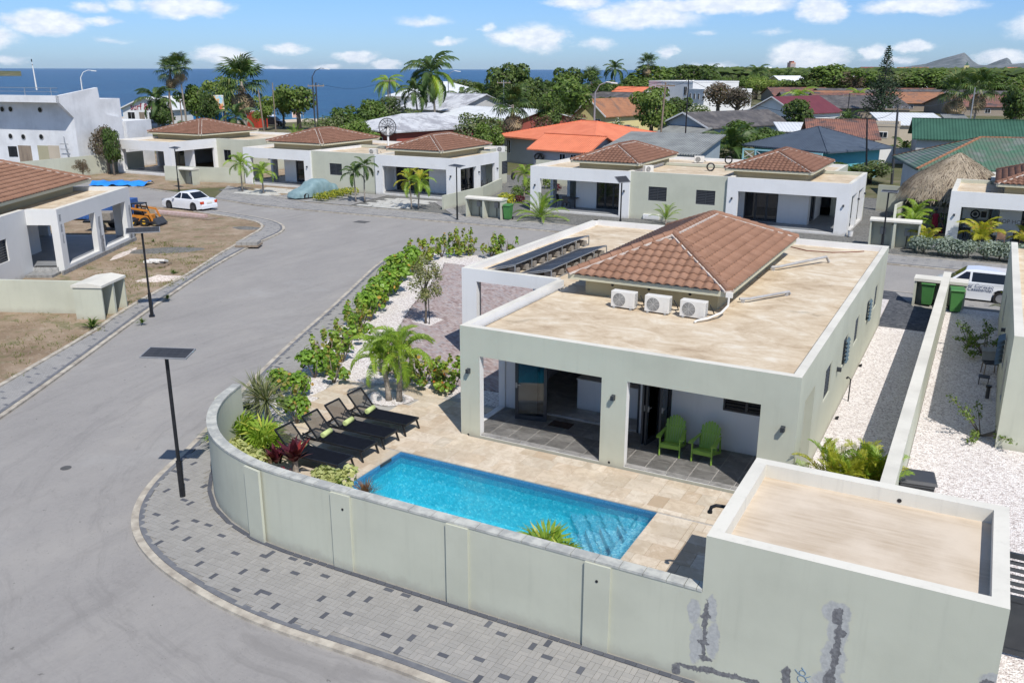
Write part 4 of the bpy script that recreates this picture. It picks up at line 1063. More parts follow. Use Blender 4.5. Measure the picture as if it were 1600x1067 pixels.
for (x0_, x1_) in ((HX0 + .645, HX0 + 4.345), (HX0 + 5.065, HX0 + 8.495)):
 for q in range(6):
  ws = (x1_ - x0_) / 6; inst('floor_tile', tilebox(ws, T1 - .02, PORCH, 'floor_tile', .018), house, wmat(house).inverted() @ Vector((x0_ + (q + .5) * ws, HY0 + T1 / 2 + .01, .19)))
 inv = wmat(house).inverted()
 for i in range(cols):
  for j in range(rows):
   p = inv @ Vector((x + (i + .5) * w_, HY0 + T1 + (j + .5) * h_, .19))
   inst('floor_tile', tilebox(w_, h_, PORCH, 'floor_tile', .018), house, p)
b = MB()
b.wall((HX0, YB), (HX1 - T1 - .002, YB), .0, 2.97, .16, [(1.32, 4.62, .15, 2.45), (4.98, 5.56, .15, 2.45), (7.02, 8.3, 1.35, 1.95)], 0, 1, 1, 1)
b.f = b.f; b.m = [1 if m == 0 else m for m in b.m]
b.build('porch_wall', HT, house, world=True)
b = MB(); b.box(HX0 + T1 + .01, HX1 - T1 - .01, YB + .16, 27.0, .0, .185, 0)
b.build('room_floor', PORCH, house, world=True)
MB().box(HX0 + T1 + .01, HX1 - T1 - .01, 27.0, 27.15, .0, 2.95).build('room_wall', INTER, house, world=True)
MB().box(-7.85, -7.75, YB + .17, 27.0, .19, 2.95).build('room_wall', INTER, house, world=True)
bevel(MB().box(-10.35, -8.0, 23.8, 24.5, .19, 1.14).build('kitchen_counter', WHITE, house, world=True), .01)
MB().box(-10.38, -8.0, 23.77, 24.53, 1.141, 1.18).build('counter_top', ACW, house, world=True)
def door_leaf(x, y, w_, h_, ang):
 b = MB(); f = .095
 b.box(0, w_, -.03, .03, 0, .14).box(0, w_, -.03, .03, h_ - f, h_).box(0, f, -.03, .03, .14, h_ - f).box(w_ - f, w_, -.03, .03, .14, h_ - f)
 me = b.mesh('glass_door', DKGREY)
 o = inst('glass_door', me, house, inv @ Vector((x, y, .2)), (0, 0, R(ang)))
 inst('pane', MB().box(f, w_ - f, -.008, .008, .14, h_ - f).mesh('pane', GLASS), o)
 h = MB(); h.box(.02, .07, -.06, -.031, 1.0, 1.16).bar((.045, -.07, 1.1), (.17, -.07, 1.1), .022); inst('handle', h.mesh('handle', STEEL), o)
 return o
door_leaf(-11.65, YB - .72, .98, 2.2, 12)
door_leaf(-7.62, YB - .75, .75, 2.2, 82); door_leaf(-7.50, YB - .78, .75, 2.2, 80); door_leaf(-7.12, YB - .70, .72, 2.2, 88)
b = MB()
for (x0, x1) in ((-11.27, -7.97), (-7.61, -7.03)):
 b.box(x0, x0 + .06, YB - .01, YB + .08, .19, 2.45).box(x1 - .06, x1, YB - .01, YB + .08, .19, 2.45).box(x0 + .06, x1 - .06, YB - .01, YB + .08, 2.39, 2.45)
b.build('door_frame', DKGREY, house, world=True)
window(house, inv @ Vector((-4.93, YB + .01, 1.65)), 1.28, .6, -90, 5, 2, solid_glass=True)
for (y, w_, z, h_) in wins:
 window(house, inv @ Vector((HX1 - .05, y, z)), w_, h_, 0, 8, 2)
AWN = simple('blue grey louvre', (0.10, 0.15, 0.18), None, 3)
for (y, z) in ((28.3, 1.95), (33.8, 1.95)):
 b = MB()
 for k in range(6): b.obox((HX1 + .06, y, z - .35 + k * .13), (.11, .55, .012), (0, R(50), 0))
 b.build('awning_slats', AWN, house, world=True)
for (x, z) in ((-12.3, 2.1), (-7.89, 2.08), (-3.52, 2.06)): sconce(house, inv @ Vector((x, HY0, z)), -90)
sconce(house, inv @ Vector((HX1, 26.75, 1.75)), 0)
b = MB()
for (x, z) in ((-12.35, .12), (-7.95, .2)):
 b.tube([(x, HY0 - .004, z), (x, HY0 + .02, z)], .035, 10)
b.build('drain_hole', BLACK, house, world=True)
sx, sy = HX0, HY0
hip_roof(house, -11.75 - sx, -6.42 - sx, 26.0 - sy, 36.2 - sy, 3.90, 5.02, 'y', single=298, zbase=3.168, inset=.45, order=[0, 1])
b = MB()
for x in (-10.35, -9.1, -7.75): b.tube([(x, 26.435, 3.58), (x, 26.48, 3.58)], .05, 8)
b.build('pipe_sleeve', BLACK, house, world=True)
MB().box(-6.50, -6.30, 25.93, 26.03, 3.74, 3.9).build('gutter_end', ACW, house, world=True)
FANG = simple('shaded fan', (0.16, 0.16, 0.16), None, 3)
ACG2 = simple('light grille', (0.52, 0.51, 0.48), None, 3)
def ac_unit(x, y, z, rz, label, w_=.78, h_=.55):
 t = thing('air_conditioner', label, 'air conditioner', (x, y, z), rz, 'air conditioner units on the flat roof')
 o = MB().box(-w_ / 2, w_ / 2, -.15, .15, .05, h_).build('casing', ACW, t); bevel(o, .015)
 b = MB(); cx, cz, r_ = -w_ * .14, h_ * .53, .205
 for k in range(6): 
  rr_ = r_ * (k + 1) / 6; pts = [(cx + rr_ * math.cos(a * PI / 10), -.158, cz + rr_ * math.sin(a * PI / 10)) for a in range(21)]
  b.tube(pts, .006, 4, caps=False)
 for k in range(8): a = k * PI / 4; b.bar((cx, -.158, cz), (cx + r_ * math.cos(a), -.158, cz + r_ * math.sin(a)), .008)
 b.build('fan_grille', ACG2, t)
 b = MB(); b.tube([(cx, -.149, cz), (cx, -.1515, cz)], r_ * .98, 20); b.build('fan_opening', FANG, t)
 b = MB()
 for k in range(9): b.box(w_ / 2, w_ / 2 + .006, -.1, .12, .12 + k * .045, .14 + k * .045)
 b.build('side_vent', ACG, t)
 MB().box(w_ / 2 - .16, w_ / 2 - .04, -.156, -.1505, .12, .42).build('service_panel', ACW, t)
 MB().box(-w_ / 2 + .08, -w_ / 2 + .14, -.18, .18, 0, .05).box(w_ / 2 - .14, w_ / 2 - .08, -.18, .18, 0, .05).build('foot', ACG, t)
 b = MB(); b.tube([(w_ / 2 + .006, .05, .15), (w_ / 2 + .1, .08, .14), (w_ / 2 + .16, .3, .1), (w_ / 2 + .05, .5, .16), (w_ / 2 - .1, .62, .3)], .018, 6); b.build('hose', BLACK, t)
 return t
ac_unit(-9.5, 25.32, 3.17, R(-2), 'white air conditioner unit furthest left of the three before the tiled roof')
ac_unit(-8.38, 25.28, 3.17, R(-1), 'middle white air conditioner of the three before the tiled roof')
ac_unit(-7.25, 25.24, 3.17, R(-3), 'white air conditioner nearest the bent white drain pipe on the roof')
def pipe(name, pts, r_, m, label, cat, extra=None):
 t = thing(name, label, cat, tuple(pts[0])); MB().tube(pts, r_, 8).build('pipe', m, t, world=True)
 if extra: extra(t)
 return t
PIPEG = simple('grey pvc pipe', (0.42, 0.42, 0.42), (0.34, 0.33, 0.32), 4, .5, .05)
def feet(pts):
 def f(t):
  b = MB()
  for p in pts: b.box(p[0] - .05, p[0] + .05, p[1] - .05, p[1] + .05, 3.17, p[2] - .03)
  b.build('bracket', PIPEG, t, world=True)
 return f
pipe('drain_pipe', [(-6.5, 27.7, 3.3), (-6.2, 27.9, 3.3), (-5.3, 29.45, 3.3), (-5.27, 29.5, 3.22)], .045, PIPEG, 'straight grey pipe lying on the roof just right of the air conditioners', 'pipe', feet([(-6.4, 27.78, 3.3), (-5.35, 29.38, 3.3)]))
pipe('drain_pipe', [(-6.7, 33.0, 3.3), (-6.4, 33.2, 3.32), (-5.1, 35.4, 3.42), (-5.0, 35.5, 3.2)], .05, PIPEG, 'longer grey pipe on the roof near the back right corner of the villa', 'pipe', feet([(-6.6, 33.07, 3.3)]))
pipe('drain_pipe', [(-6.40, 25.95, 3.74), (-6.40, 25.9, 3.5), (-6.5, 25.55, 3.35), (-6.75, 25.05, 3.27), (-7.0, 24.75, 3.24), (-7.05, 24.68, 3.2)], .035, ACW, 'bent white downpipe running from the tiled roof corner to the flat roof', 'pipe')
CABLE = simple('red brown cable', (0.22, 0.08, 0.05), None, 4, .6)
pipe('cable', [(-7.2, 38.2, 3.19), (-6.2, 37.5, 3.19), (-5.2, 37.6, 3.19), (-4.4, 38.2, 3.19), (-4.1, 38.5, 3.19)], .02, CABLE, 'thin red cable lying across the back of the villa roof', 'cable')
MB().tube([(HX0 + T1 + .07, 20.95, 3.2), (HX0 + T1 + .07, 26.9, 3.2)], .03, 6).build('roof_conduit', PIPEG, house, world=True)
def array(x0, x1, ya, yb, n_, label):
 t = thing('solar_array', label, 'solar panels', ((x0 + x1) / 2, ya, 3.168), 0, 'solar panel rows on the carport roof')
 zl, zh = 3.31, 3.58; dy_ = (yb - ya) / n_
 L = math.hypot(x1 - x0, zh - zl); an = math.atan2(zh - zl, x1 - x0)
 me = MB().box(-L / 2, L / 2, -dy_ / 2 + .012, dy_ / 2 - .012, -.017, .017, 0); pm = me.mesh('solar_panel', [STEEL])
 ce = MB().box(-L / 2 + .025, L / 2 - .025, -dy_ / 2 + .037, dy_ / 2 - .037, .0175, .02).mesh('cells', [PV])
 bl = brickmesh('ballast_block', .38, .19, .19, BLOCK, .01)
 for k in range(n_):
  y = ya + dy_ * (k + .5)
  o = inst('solar_panel', pm, t, ((0), y - ya, (zl + zh) / 2 - 3.168), (0, -an, 0)); inst('cells', ce, o)
  for s_ in (-.27, .27): inst('ballast_block', bl, t, ((x1 - x0) / 2 - .2, y - ya + dy_ * s_, .235), (0, 0, rnd.uniform(-.15, .15)))
 b = MB(); b.box(-(x1 - x0) / 2 + .02, (x1 - x0) / 2 + .02, -.01, .02, .008, .04)
 for k in range(n_ + 1):
  y = dy_ * k
  b.bar(((x1 - x0) / 2 - .01, y, .0), ((x1 - x0) / 2 - .01, y, zh - 3.168 - .03), .035).bar((-(x1 - x0) / 2, y, .03), ((x1 - x0) / 2, y, .03), .035).bar((-(x1 - x0) / 2, y, .07), ((x1 - x0) / 2, y, zh - 3.168 - .04), .03)
 b.bar(((x1 - x0) / 2 - .4, 0, .02), ((x1 - x0) / 2 - .4, yb - ya, .02), .03); b.bar(((x1 - x0) / 2, 0, .02), ((x1 - x0) / 2, yb - ya, .02), .03)
 b.build('support_frame', STEEL, t)
array(-15.75, -14.6, 27.7, 34.4, 5, 'left row of tilted solar panels nearest the outer parapet of the carport roof')
array(-14.3, -13.1, 27.6, 32.7, 4, 'right row of tilted solar panels beside the tiled hip roof')
# ------------------------------------------------------------ garden wall, annex, boundary wall, neighbour
wall_ = thing('garden_wall', 'curved sage green garden wall with grey stone coping along the near pavement', 'wall', (-11, 13.1, 0))
WH = 1.9
line = chaikin([(p[0], p[1] + .02) for p in WALLLINE][::-1])     # from far end to the annex
inn = offset(line, -.22)   # inner side (garden)
b = MB(); n = len(line)
for i in range(n): b.v += [(line[i][0], line[i][1], -.05), (line[i][0], line[i][1], WH - .05), (inn[i][0], inn[i][1], WH - .05), (inn[i][0], inn[i][1], -.05)]
for i in range(n - 1):
 a, c_ = 4 * i, 4 * i + 4
 b.f += [[a, c_, c_ + 1, a + 1], [a + 2, c_ + 2, c_ + 3, a + 3]]; b.m += [0, 0]
b.f += [[0, 1, 2, 3]]; b.m += [0]
WB_ = b.build('wall_body', SAGE, wall_, world=True)
STONECAP = simple('grey stone coping', (0.53, 0.53, 0.475), (0.36, 0.365, 0.34), 3.5, .75, .3, lo=.35, hi=.62)
lo, li = offset(line, .012), offset(line, -.235)
dens = []
for i in range(n - 1):
 a0, a1, c0, c1 = Vector(lo[i]), Vector(lo[i + 1]), Vector(li[i]), Vector(li[i + 1]); L = (a1 - a0).length; k = max(1, round(L / .8))
 for q in range(k):
  f0, f1 = q / k + .006 / L, (q + 1) / k - .006 / L
  p = [a0.lerp(a1, f0), a0.lerp(a1, f1), c0.lerp(c1, f1), c0.lerp(c1, f0)]
  bb = MB().prism([tuple(v) for v in p], WH - .049, WH + rnd.uniform(-.002, .002)); dens.append(bb)
for bb in dens: bb.build('coping_stone', STONECAP, wall_, world=True)
EDGE = m_wallpaint('pale edge paint', (0.56, 0.57, 0.45), .1)
for (xc) in (-11.0, -8.15, -5.2):
 MB().box(xc - .25, xc + .25, 13.045, 13.098, 0.0, WH - .055, 0).build('pilaster', SAGE, wall_, world=True)
for (i0) in ((-13.72, 13.19),):
 p = Vector((-13.75, 13.2)); q = Vector((-13.25, 13.12))
 d = (q - p).normalized(); nn = Vector((d.y, -d.x))
 MB().prism([tuple(p), tuple(q), tuple(q + nn * .06), tuple(p + nn * .06)], 0, WH - .055).build('pilaster', SAGE, wall_, world=True)
p, q = Vector((-17.62, 16.4)), Vector((-17.45, 15.95)); d = (q - p).normalized(); nn = Vector((d.y, -d.x))
MB().prism([tuple(p), tuple(q), tuple(q + nn * .07), tuple(p + nn * .07)], 0, WH - .055).build('pilaster', SAGE, wall_, world=True)
b = MB()
for x in (-10.93, -5.2): b.tube([(x, 13.035, 1.52), (x, 13.06, 1.52)], .028, 8)
b.build('weep_hole', BLACK, wall_, world=True)
AX0, AX1, AY0, AY1, AZ = -3.30, 1.14, 13.1, 16.62, 2.92
def wp(px, py, y=13.1):
 d = direction(px, py); t = y / d.y; return (d.x * t, CAM_H + d.z * t)
def bl(lst, ox): return [(wp(px, py)[0] - ox, wp(px, py)[1], rx, rz) for (px, py, rx, rz) in lst]
ALLB = [[(1308, 958, .23, .20), (1310, 985, .16, .40), (1302, 1030, .20, .38), (1294, 1072, .28, .30), (1112, 950, .10, .28), (1114, 1000, .12, .38), (1084, 955, .12, .26), (1087, 1005, .12, .42), (1555, 1066, .22, .15)],
  [(1308, 962, .075, .16), (1309, 995, .05, .40), (1312, 988, .09, .08), (1303, 1035, .05, .3), (1306, 1018, .09, .07), (1295, 1066, .10, .26), (1228, 1056, .07, .19), (1120, 1050, .34, .055), (1165, 1062, .34, .055), (1080, 1042, .30, .05), (1056, 1045, .09, .12), (1101, 985, .045, .62), (1103, 963, .10, .05), (1098, 1003, .11, .045), (1102, 1028, .12, .05), (1545, 1070, .12, .08)]]
PSAGE = m_wallpaint('patched sage paint', (0.525, 0.535, 0.435), .17, [bl(ALLB[0], AX0), bl(ALLB[1], AX0)])
PSAGE2 = m_wallpaint('patched sage wall paint', (0.525, 0.535, 0.435), .17, [bl(ALLB[0], -11), bl(ALLB[1], -11)])
WB_.data.materials[0] = PSAGE2
annex = thing('storage_building', 'low sage green flat roofed storeroom with cracked patched wall beside the pool', 'building', (AX0, AY0, 0))
b = MB(); t_ = .24
b.wall((AX0, AY0), (AX1, AY0), -.05, AZ, t_, [], 0, 2, 2); b.wall((AX1, AY0 + t_), (AX1, AY1), -.05, AZ, t_, [], 0, 2, 2)
b.wall((AX1 - t_, AY1), (AX0, AY1), -.05, AZ, t_, [], 0, 2, 2); b.wall((AX0, AY1 - t_), (AX0, AY0 + t_), -.05, AZ, t_, [], 0, 2, 2)
b.build('wall', [PSAGE, WHITE, COPING], annex, world=True)
MB().box(AX0 + t_, AX1 - t_, AY0 + t_, AY1 - t_, 2.4, AZ - .27).build('roof_slab', ROOFCLEAN, annex, world=True)
MB().tube([(-.62, AY1 - t_ - .008, AZ - .19), (-.62, AY1 - t_ + .02, AZ - .19)], .04, 10).build('drain_hole', BLACK, annex, world=True)
yy = 13.1 - .003
b = MB(); cx, cz = wp(1253, 1060); 
pts = [(cx + .07 * math.cos(a), yy - .004, cz + .07 * math.sin(a)) for a in [k * PI / 6 for k in range(13)]]
b.tube(pts, .006, 4); pts = [(cx + .05 * math.cos(a), yy - .004, cz + .12 + .05 * math.sin(a)) for a in [k * PI / 6 for k in range(13)]]; b.tube(pts, .006, 4)
for (a, e) in (((-.12, .15), (-.05, .08)), ((.13, .1), (.06, .05)), ((-.02, .22), (.02, .17)), ((.14, -.05), (.07, 0))): b.tube([(cx + a[0], yy - .004, cz + a[1]), (cx + e[0], yy - .004, cz + e[1])], .006, 4)
b.build('chalk_mark', simple('blue chalk', (0.20, 0.30, 0.42), None, 5), annex, world=True)
sh = thing('outdoor_shower', 'black bent outdoor shower arm sticking out of the storeroom wall', 'shower', (AX0, 15.7, 0))
MB().tube([(AX0 + .0, 15.75, 2.15), (-3.6, 15.7, 2.17), (-3.8, 15.65, 2.18), (-3.88, 15.62, 2.14), (-3.9, 15.6, 2.06)], .035, 10).build('arm', BLACK, sh, world=True)
MB().tube([(-3.9, 15.6, 2.06), (-3.9, 15.6, 2.02)], .05, 12).build('shower_head', BLACK, sh, world=True)
MB().tube([(AX0 + .03, 15.75, 2.15), (AX0 - .01, 15.75, 2.15)], .06, 12).build('wall_plate', BLACK, sh, world=True)
bw = thing('boundary_wall', 'long straight sage boundary wall between the two gravel side yards', 'wall', (-1.0, 16.7, 0))
MB().box(-1.12, -.86, 16.63, 42.2, -.05, 1.9, 0).build('wall_body', SAGE, bw, world=True)
MB().box(-1.14, -.84, 16.63, 42.22, 1.9, 1.93).build('coping', COPING, bw, world=True)
fw = thing('garden_wall', 'low sage wall end continuing right of the storeroom at the picture edge', 'wall', (1.3, 13.2, 0))
MB().box(1.145, 6, 13.15, 13.4, -.05, .52, 0).build('wall_body', SAGE, fw, world=True)
MB().box(1.146, 6, 13.13, 13.42, .52, .56, 0).build('coping', COPING, fw, world=True)
gt = thing('gate', 'anthracite metal gate with horizontal louvres right of the storeroom', 'gate', (1.2, 16.4, 0))
gx0, gx1, gy, gz0, gz1 = 1.16, 4.2, 16.45, .15, 2.15
b = MB().box(gx0, gx0 + .08, gy - .03, gy + .03, gz0, gz1).box(gx1 - .08, gx1, gy - .03, gy + .03, gz0, gz1).box(gx0 + .08, gx1 - .08, gy - .03, gy + .03, gz1 - .1, gz1).box(gx0 + .08, gx1 - .08, gy - .03, gy + .03, gz0, gz0 + .1).box(gx0 + .08, gx1 - .08, gy - .03, gy + .03, 1.22, 1.32)
b.build('gate_frame', DKGREY, gt, world=True)
MB().box(gx0 + .08, gx1 - .08, gy - .01, gy + .01, gz0 + .1, 1.22).build('panel', DKGREY, gt, world=True)
for k in range(5): MB().obox(((gx0 + gx1) / 2, gy, 1.42 + k * .135), (gx1 - gx0 - .16, .07, .02), (R(35), 0, 0)).build('slat', DKGREY, gt, world=True)
nb = thing('villa', 'sage villa at the right picture edge beyond the boundary wall', 'house', (1.22, 26.85, 0))
b = MB()
b.wall((1.22, 26.85), (12, 26.85), -.05, 3.4, .24, [], 0, 2, 2)
nh = [(28.6, .9, 1.6, 1.3), (31.2, 1.0, 1.7, 1.0), (37.5, .9, 1.7, 1.0)]
b.wall((1.22, 42.5), (1.22, 26.85 + .24), -.05, 3.4, .24, [(42.5 - y - w_ / 2, 42.5 - y + w_ / 2, z - h_ / 2, z + h_ / 2) for (y, w_, z, h_) in nh], 0, 2, 2)
b.build('wall', [SAGE, WHITE, COPING], nb, world=True)
MB().box(1.46, 12, 27.09, 42.5, 2.9, 3.15).build('roof_slab', ROOFSLAB, nb, world=True)
MB().box(1.52, 11.9, 27.2, 42.4, 0, 2.88).build('room_wall', INTER, nb, world=True)
inv2 = wmat(nb).inverted()
for (y, w_, z, h_) in nh: window(nb, inv2 @ Vector((1.27, y, z)), w_, h_, 180, 8, 2)
for (y, z) in ((30.9, 1.9),):
 b = MB()
 for k in range(6): b.obox((1.08, y, z - .4 + k * .15), (.22, .8, .012), (0, R(-30), 0))
 b.build('awning_slats', AWN, nb, world=True)
MB().tube([(1.7, 36.5, 3.17), (2.2, 35.2, 3.17), (3.2, 34.2, 3.17)], .025, 6).tube([(1.9, 33.0, 3.17), (2.5, 31.6, 3.17), (3.6, 31, 3.17)], .02, 6).build('roof_cable', BLACK, nb, world=True)
sconce(nb, inv2 @ Vector((1.22, 33.3, 1.9)), 180)
al = thing('bin_shelter', 'sage two bay bin shelter at the street end of the boundary wall', 'shelter', (-1.2, 43.5, 0))
MB().box(-2.3, -2.2, 43.15, 43.95, 0, 1.2).box(-.28, -.18, 43.15, 43.95, 0, 1.2).box(-1.12, -.98, 43.16, 43.85, 0, 1.2).box(-2.2, -.28, 43.85, 43.95, 0, 1.2).build('wall_body', SAGE, al, world=True)
MB().box(-2.34, -.14, 43.1, 44.0, 1.202, 1.33).build('roof_slab', COPING, al, world=True)
def bin_(x, y, rz, label, m=None, z=.1):
 t = thing('wheelie_bin', label, 'wheelie bin', (x, y, z), rz, None)
 m = m or BIN
 b = MB(); zz_ = [(.0, .20, .22), (.12, .215, .235), (.9, .27, .30), (.96, .28, .31)]
 for (h, a, c_) in zz_: b.v += [(-a, -c_, h + .05), (a, -c_, h + .05), (a, c_, h + .05), (-a, c_, h + .05)]
 for k in range(3):
  for i in range(4): b.f.append([4 * k + i, 4 * k + (i + 1) % 4, 4 * k + 4 + (i + 1) % 4, 4 * k + 4 + i]); b.m.append(0)
 b.f.append([3, 2, 1, 0]); b.m.append(0); b.f.append([12, 13, 14, 15]); b.m.append(0)
 bevel(b.build('body', m, t), .015)
 b = MB(); b.add([(-.31, -.36, 1.0), (.31, -.36, 1.0), (.31, .36, 1.02), (-.31, .36, 1.02), (-.28, -.3, 1.05), (.28, -.3, 1.05), (.28, .3, 1.09), (-.28, .3, 1.09)], [(0, 1, 5, 4), (1, 2, 6, 5), (2, 3, 7, 6), (3, 0, 4, 7), (4, 5, 6, 7), (3, 2, 1, 0)])
 bevel(b.build('lid', m, t), .012)
 b = MB()
 for s_ in (-1, 1): b.tube([(s_ * .2, .26, .1), (s_ * .26, .26, .1)], .1, 14)
 b.build('wheel', TYRE, t)
 MB().tube([(-.26, .36, .98), (.26, .36, .98)], .018, 8).build('handle', m, t)
 if m is not BIN: t.scale = (1.4, 1.25, 1.0)
 if m is BIN: MB().box(-.06, .06, -.274, -.262, .68, .78).build('sticker', WHITE, t)
 return t
bin_(-1.7, 43.42, R(-3), 'green wheelie bin inside the left bay of the bin shelter')
bin_(-.52, 42.65, R(8), 'green wheelie bin standing in the sun before the right bay')
bin_(at(1432, 745, 1.12).x, at(1432, 745, 1.12).y, R(188), 'charcoal grey wheelie bin on white gravel behind the storeroom', GREYBIN, .1)
# ------------------------------------------------------------ villas across the street
HT2 = [SAGE, WHITE, COPING, ROOFSLAB, INTER, BARE]
def portico(t, x0, x1, y0, y1, fh, lh=(), rh_=(), back=True, ceil=2.75, tt=.25, zf=.2):
 b = MB(); Z = 3.4
 b.wall((x0, y0), (x1, y0), -.05, Z, tt, [(h[0] - x0, h[1] - x0, h[2], h[3]) for h in fh], 1, 1, 2, 1)
 b.wall((x1, y0 + tt), (x1, y1), -.05, Z, tt, [(h[0] - y0 - tt, h[1] - y0 - tt, h[2], h[3]) for h in rh_], 1, 1, 2, 1)
 b.wall((x0, y0 + tt), (x0, y1), -.05, Z, tt, [(h[0] - y0 - tt, h[1] - y0 - tt, h[2], h[3]) for h in lh], 1, 1, 2, 1, side=-1)
 b.build('portico_wall', HT2, t)
 MB().box(x0 + tt, x1 - tt, y0 + tt, y1, 0, zf).build('porch_floor', PORCHL, t)
 MB().box(x0 + tt, x1 - tt, y0 + tt, y1, ceil, 2.95).build('porch_ceiling', WHITE, t)
PORCHL = simple('light grey porch floor', (0.27, 0.28, 0.29), (0.21, 0.22, 0.23), 1.5, .5, .05)
def lamps(t, pts):
 for (x, y, z, a) in pts: sconce(t, (x, y, z), a)
def duplex(x0, y0, label, lefthip, righthip, centre_windows, kind):
 t = thing('villa', label, 'house', (x0, y0, 0), 0, 'white and sage villas along the far side of the street')
 W1, W2, W3, D = 7.9, 14.9, 22.8, 7.4
 sideh = [(.95, 3.5, .2, 2.5), (4.2, 6.7, .2, 2.5)]
 portico(t, 0, W1, 0, D, [(.8, 7.15, .2, 2.5)], sideh, [])
 portico(t, W2, W3, 0, D, [(W2 + .75, W2 + 7.1, .2, 2.5)], [], sideh)
 wh = [(x - w_ / 2 - W1, x + w_ / 2 - W1, z - h_ / 2, z + h_ / 2) for (x, w_, z, h_) in centre_windows]
 MB().wall((W1, .18), (W2, .18), -.05, 3.4, .25, wh, 0, 1, 2).build('wall', HT2, t)
 b = MB()
 b.wall((W3 - 2.0, D + .25), (W3 - 2.0, 12.6), -.05, 3.4, .25, [], 0, 1, 2); b.wall((W3 - 2.25, 12.6), (2, 12.6), -.05, 3.4, .25, [], 0, 1, 2)
 b.wall((2, 12.35), (2, D + .25), -.05, 3.4, .25, [], 0, 1, 2); b.wall((W3, D), (0, D), -.05, 3.4, .25, [(2.2, W3 - 2.2, -.05, 3.2)], 0, 1, 2, side=-1)
 b.build('rear_wall', HT2, t)
 b = MB(); b.box(.25, W1 - .25, .25, D, 2.951, 3.17).box(W2 + .25, W3 - .25, .25, D, 2.951, 3.17).box(W1 - .249, W2 + .249, .43, D, 2.951, 3.168).box(2.25, W3 - 2.25, D + .001, 12.35, 2.951, 3.169)
 b.build('roof_slab', ROOFSLAB, t)
 xi0, xi1 = 2.7, W2 + 5.0
 b = MB(); zr = 2.745
 if kind == 1:
  b.wall((xi0, 2.4), (W1 - .26, 2.4), 0, zr, .2, [(1.7, 3.7, .21, 2.4)], 1, 4, 1)
  b.wall((xi0, 2.6), (xi0, D), 0, zr, .2, [(1.2, 3.4, .21, 2.4)], 1, 4, 1, side=-1)
  b.build('room_wall', HT2, t); b = MB()
  b.wall((W2 + .26, 2.4), (xi1, 2.4), 0, zr, .2, [(.4, 2.7, .21, 2.4)], 1, 4, 1)
  b.wall((xi1, 2.6), (xi1, D), 0, zr, .2, [(.6, 2.4, .21, 2.4)], 1, 4, 1)
  b.build('room_wall', HT2, t)
  glassdoor(t, (xi0 + 2.7, 2.48, .21), 1.98, 2.18, -90, 3); glassdoor(t, (xi0 + .08, 4.9, .21), 2.18, 2.18, 180, 2)
  glassdoor(t, (W2 + 1.81, 2.48, .21), 2.28, 2.18, -90, 3); glassdoor(t, (xi1 - .08, 4.1, .21), 1.78, 2.18, 0, 2)
 else:
  xi1 = W2 + 6.6
  b.wall((xi0, 2.4), (W1 - .26, 2.4), 0, zr, .2, [(1.4, 3.2, .21, 2.4)], 1, 4, 1)
  b.wall((xi0, 2.6), (xi0, D), 0, zr, .2, [(1.2, 3.4, .21, 2.4)], 1, 4, 1, side=-1)
  b.build('room_wall', HT2, t); b = MB()
  b.wall((W2 + .26, 2.4), (xi1, 2.4), 0, zr, .2, [(.2, 3.6, .21, 2.4)], 1, 4, 1)
  b.wall((xi1, 2.6), (xi1, D), 0, zr, .2, [(.4, 2.6, .21, 2.4)], 1, 4, 1)
  b.build('room_wall', HT2, t)
  glassdoor(t, (xi0 + 2.3, 2.48, .21), 1.78, 2.18, -90, 2)
  glassdoor(t, (W2 + 2.16, 2.48, .21), 3.38, 2.18, -90, 4); glassdoor(t, (xi1 - .08, 4.1, .21), 2.18, 2.18, 0, 2)
 for (x, w_, z, h_) in centre_windows: window(t, (x, .22, z), w_, h_, -90, 8, 2)
 lamps(t, [(.4, 0, 2.0, -90), (7.52, 0, 2.0, -90), (W2 + .37, 0, 2.0, -90), (W3 - .35, 0, 2.0, -90), (W3, 3.85, 2.0, 0), (W3, 7.05, 2.0, 0)])
 for hp in (lefthip, righthip):
  hip_roof(t, hp[0] - x0, hp[1] - x0, hp[2] - y0, hp[3] - y0, 3.88, 4.9, 'y' if hp[3] - hp[2] > hp[1] - hp[0] else 'x', mt=TILED, zbase=3.17, inset=.5)
 return t
v1 = duplex(-30.4, 60.05, 'white and sage double villa with two brown tiled roofs right across the street', (-27.5, -22.1, 60.9, 69.5), (-16.0, -10.2, 61.0, 69.4), [(9.95, 1.35, 1.92, .98), (13.4, 1.35, 1.9, .98)], 1)
v2 = duplex(-60.9, 61.7, 'white and sage double villa behind the covered car', (-59.5, -52.9, 63.3, 71.9), (-45.2, -39.7, 62.3, 70.7), [(10.55, 1.35, 1.92, 1.0)], 2)
window(v2, (22.8 - .03, 8.6, 1.95), .9, 1.1, 0, 8, 1)
v3 = thing('villa', 'unfinished white and sage villa with open corner portico beside the white sedan', 'house', (-78.8, 62.2, 0), 0, 'white and sage villas along the far side of the street')
portico(v3, 0, 7.9, 0, 6.0, [(.8, 6.9, .3, 2.5)], [(1, 5, .3, 2.5)], [(.5, 5.6, .3, 2.5)], zf=.3)
b = MB()
b.wall((7.9, 6.0), (7.9 + 4.4, 6.0), -.05, 3.4, .25, [(.9, 1.9, 1.2, 2.3)], 0, 1, 2); b.wall((12.3, 6.25), (12.3, 16), -.05, 3.4, .25, [(2.4, 3.4, 1.2, 2.3)], 0, 1, 2); b.wall((12.3, 16), (0, 16), -.05, 3.4, .25, [], 0, 1, 2)
b.wall((0, 6), (0, 15.75), -.05, 3.4, .25, [(1, 3, .3, 2.4)], 0, 1, 2, side=-1)
b.build('wall', HT2, v3)
MB().box(.25, 12.05, .25 + 6, 15.75, 2.951, 3.17).box(.25, 7.65, .25, 6.249, 2.951, 3.168).build('roof_slab', ROOFSLAB, v3)
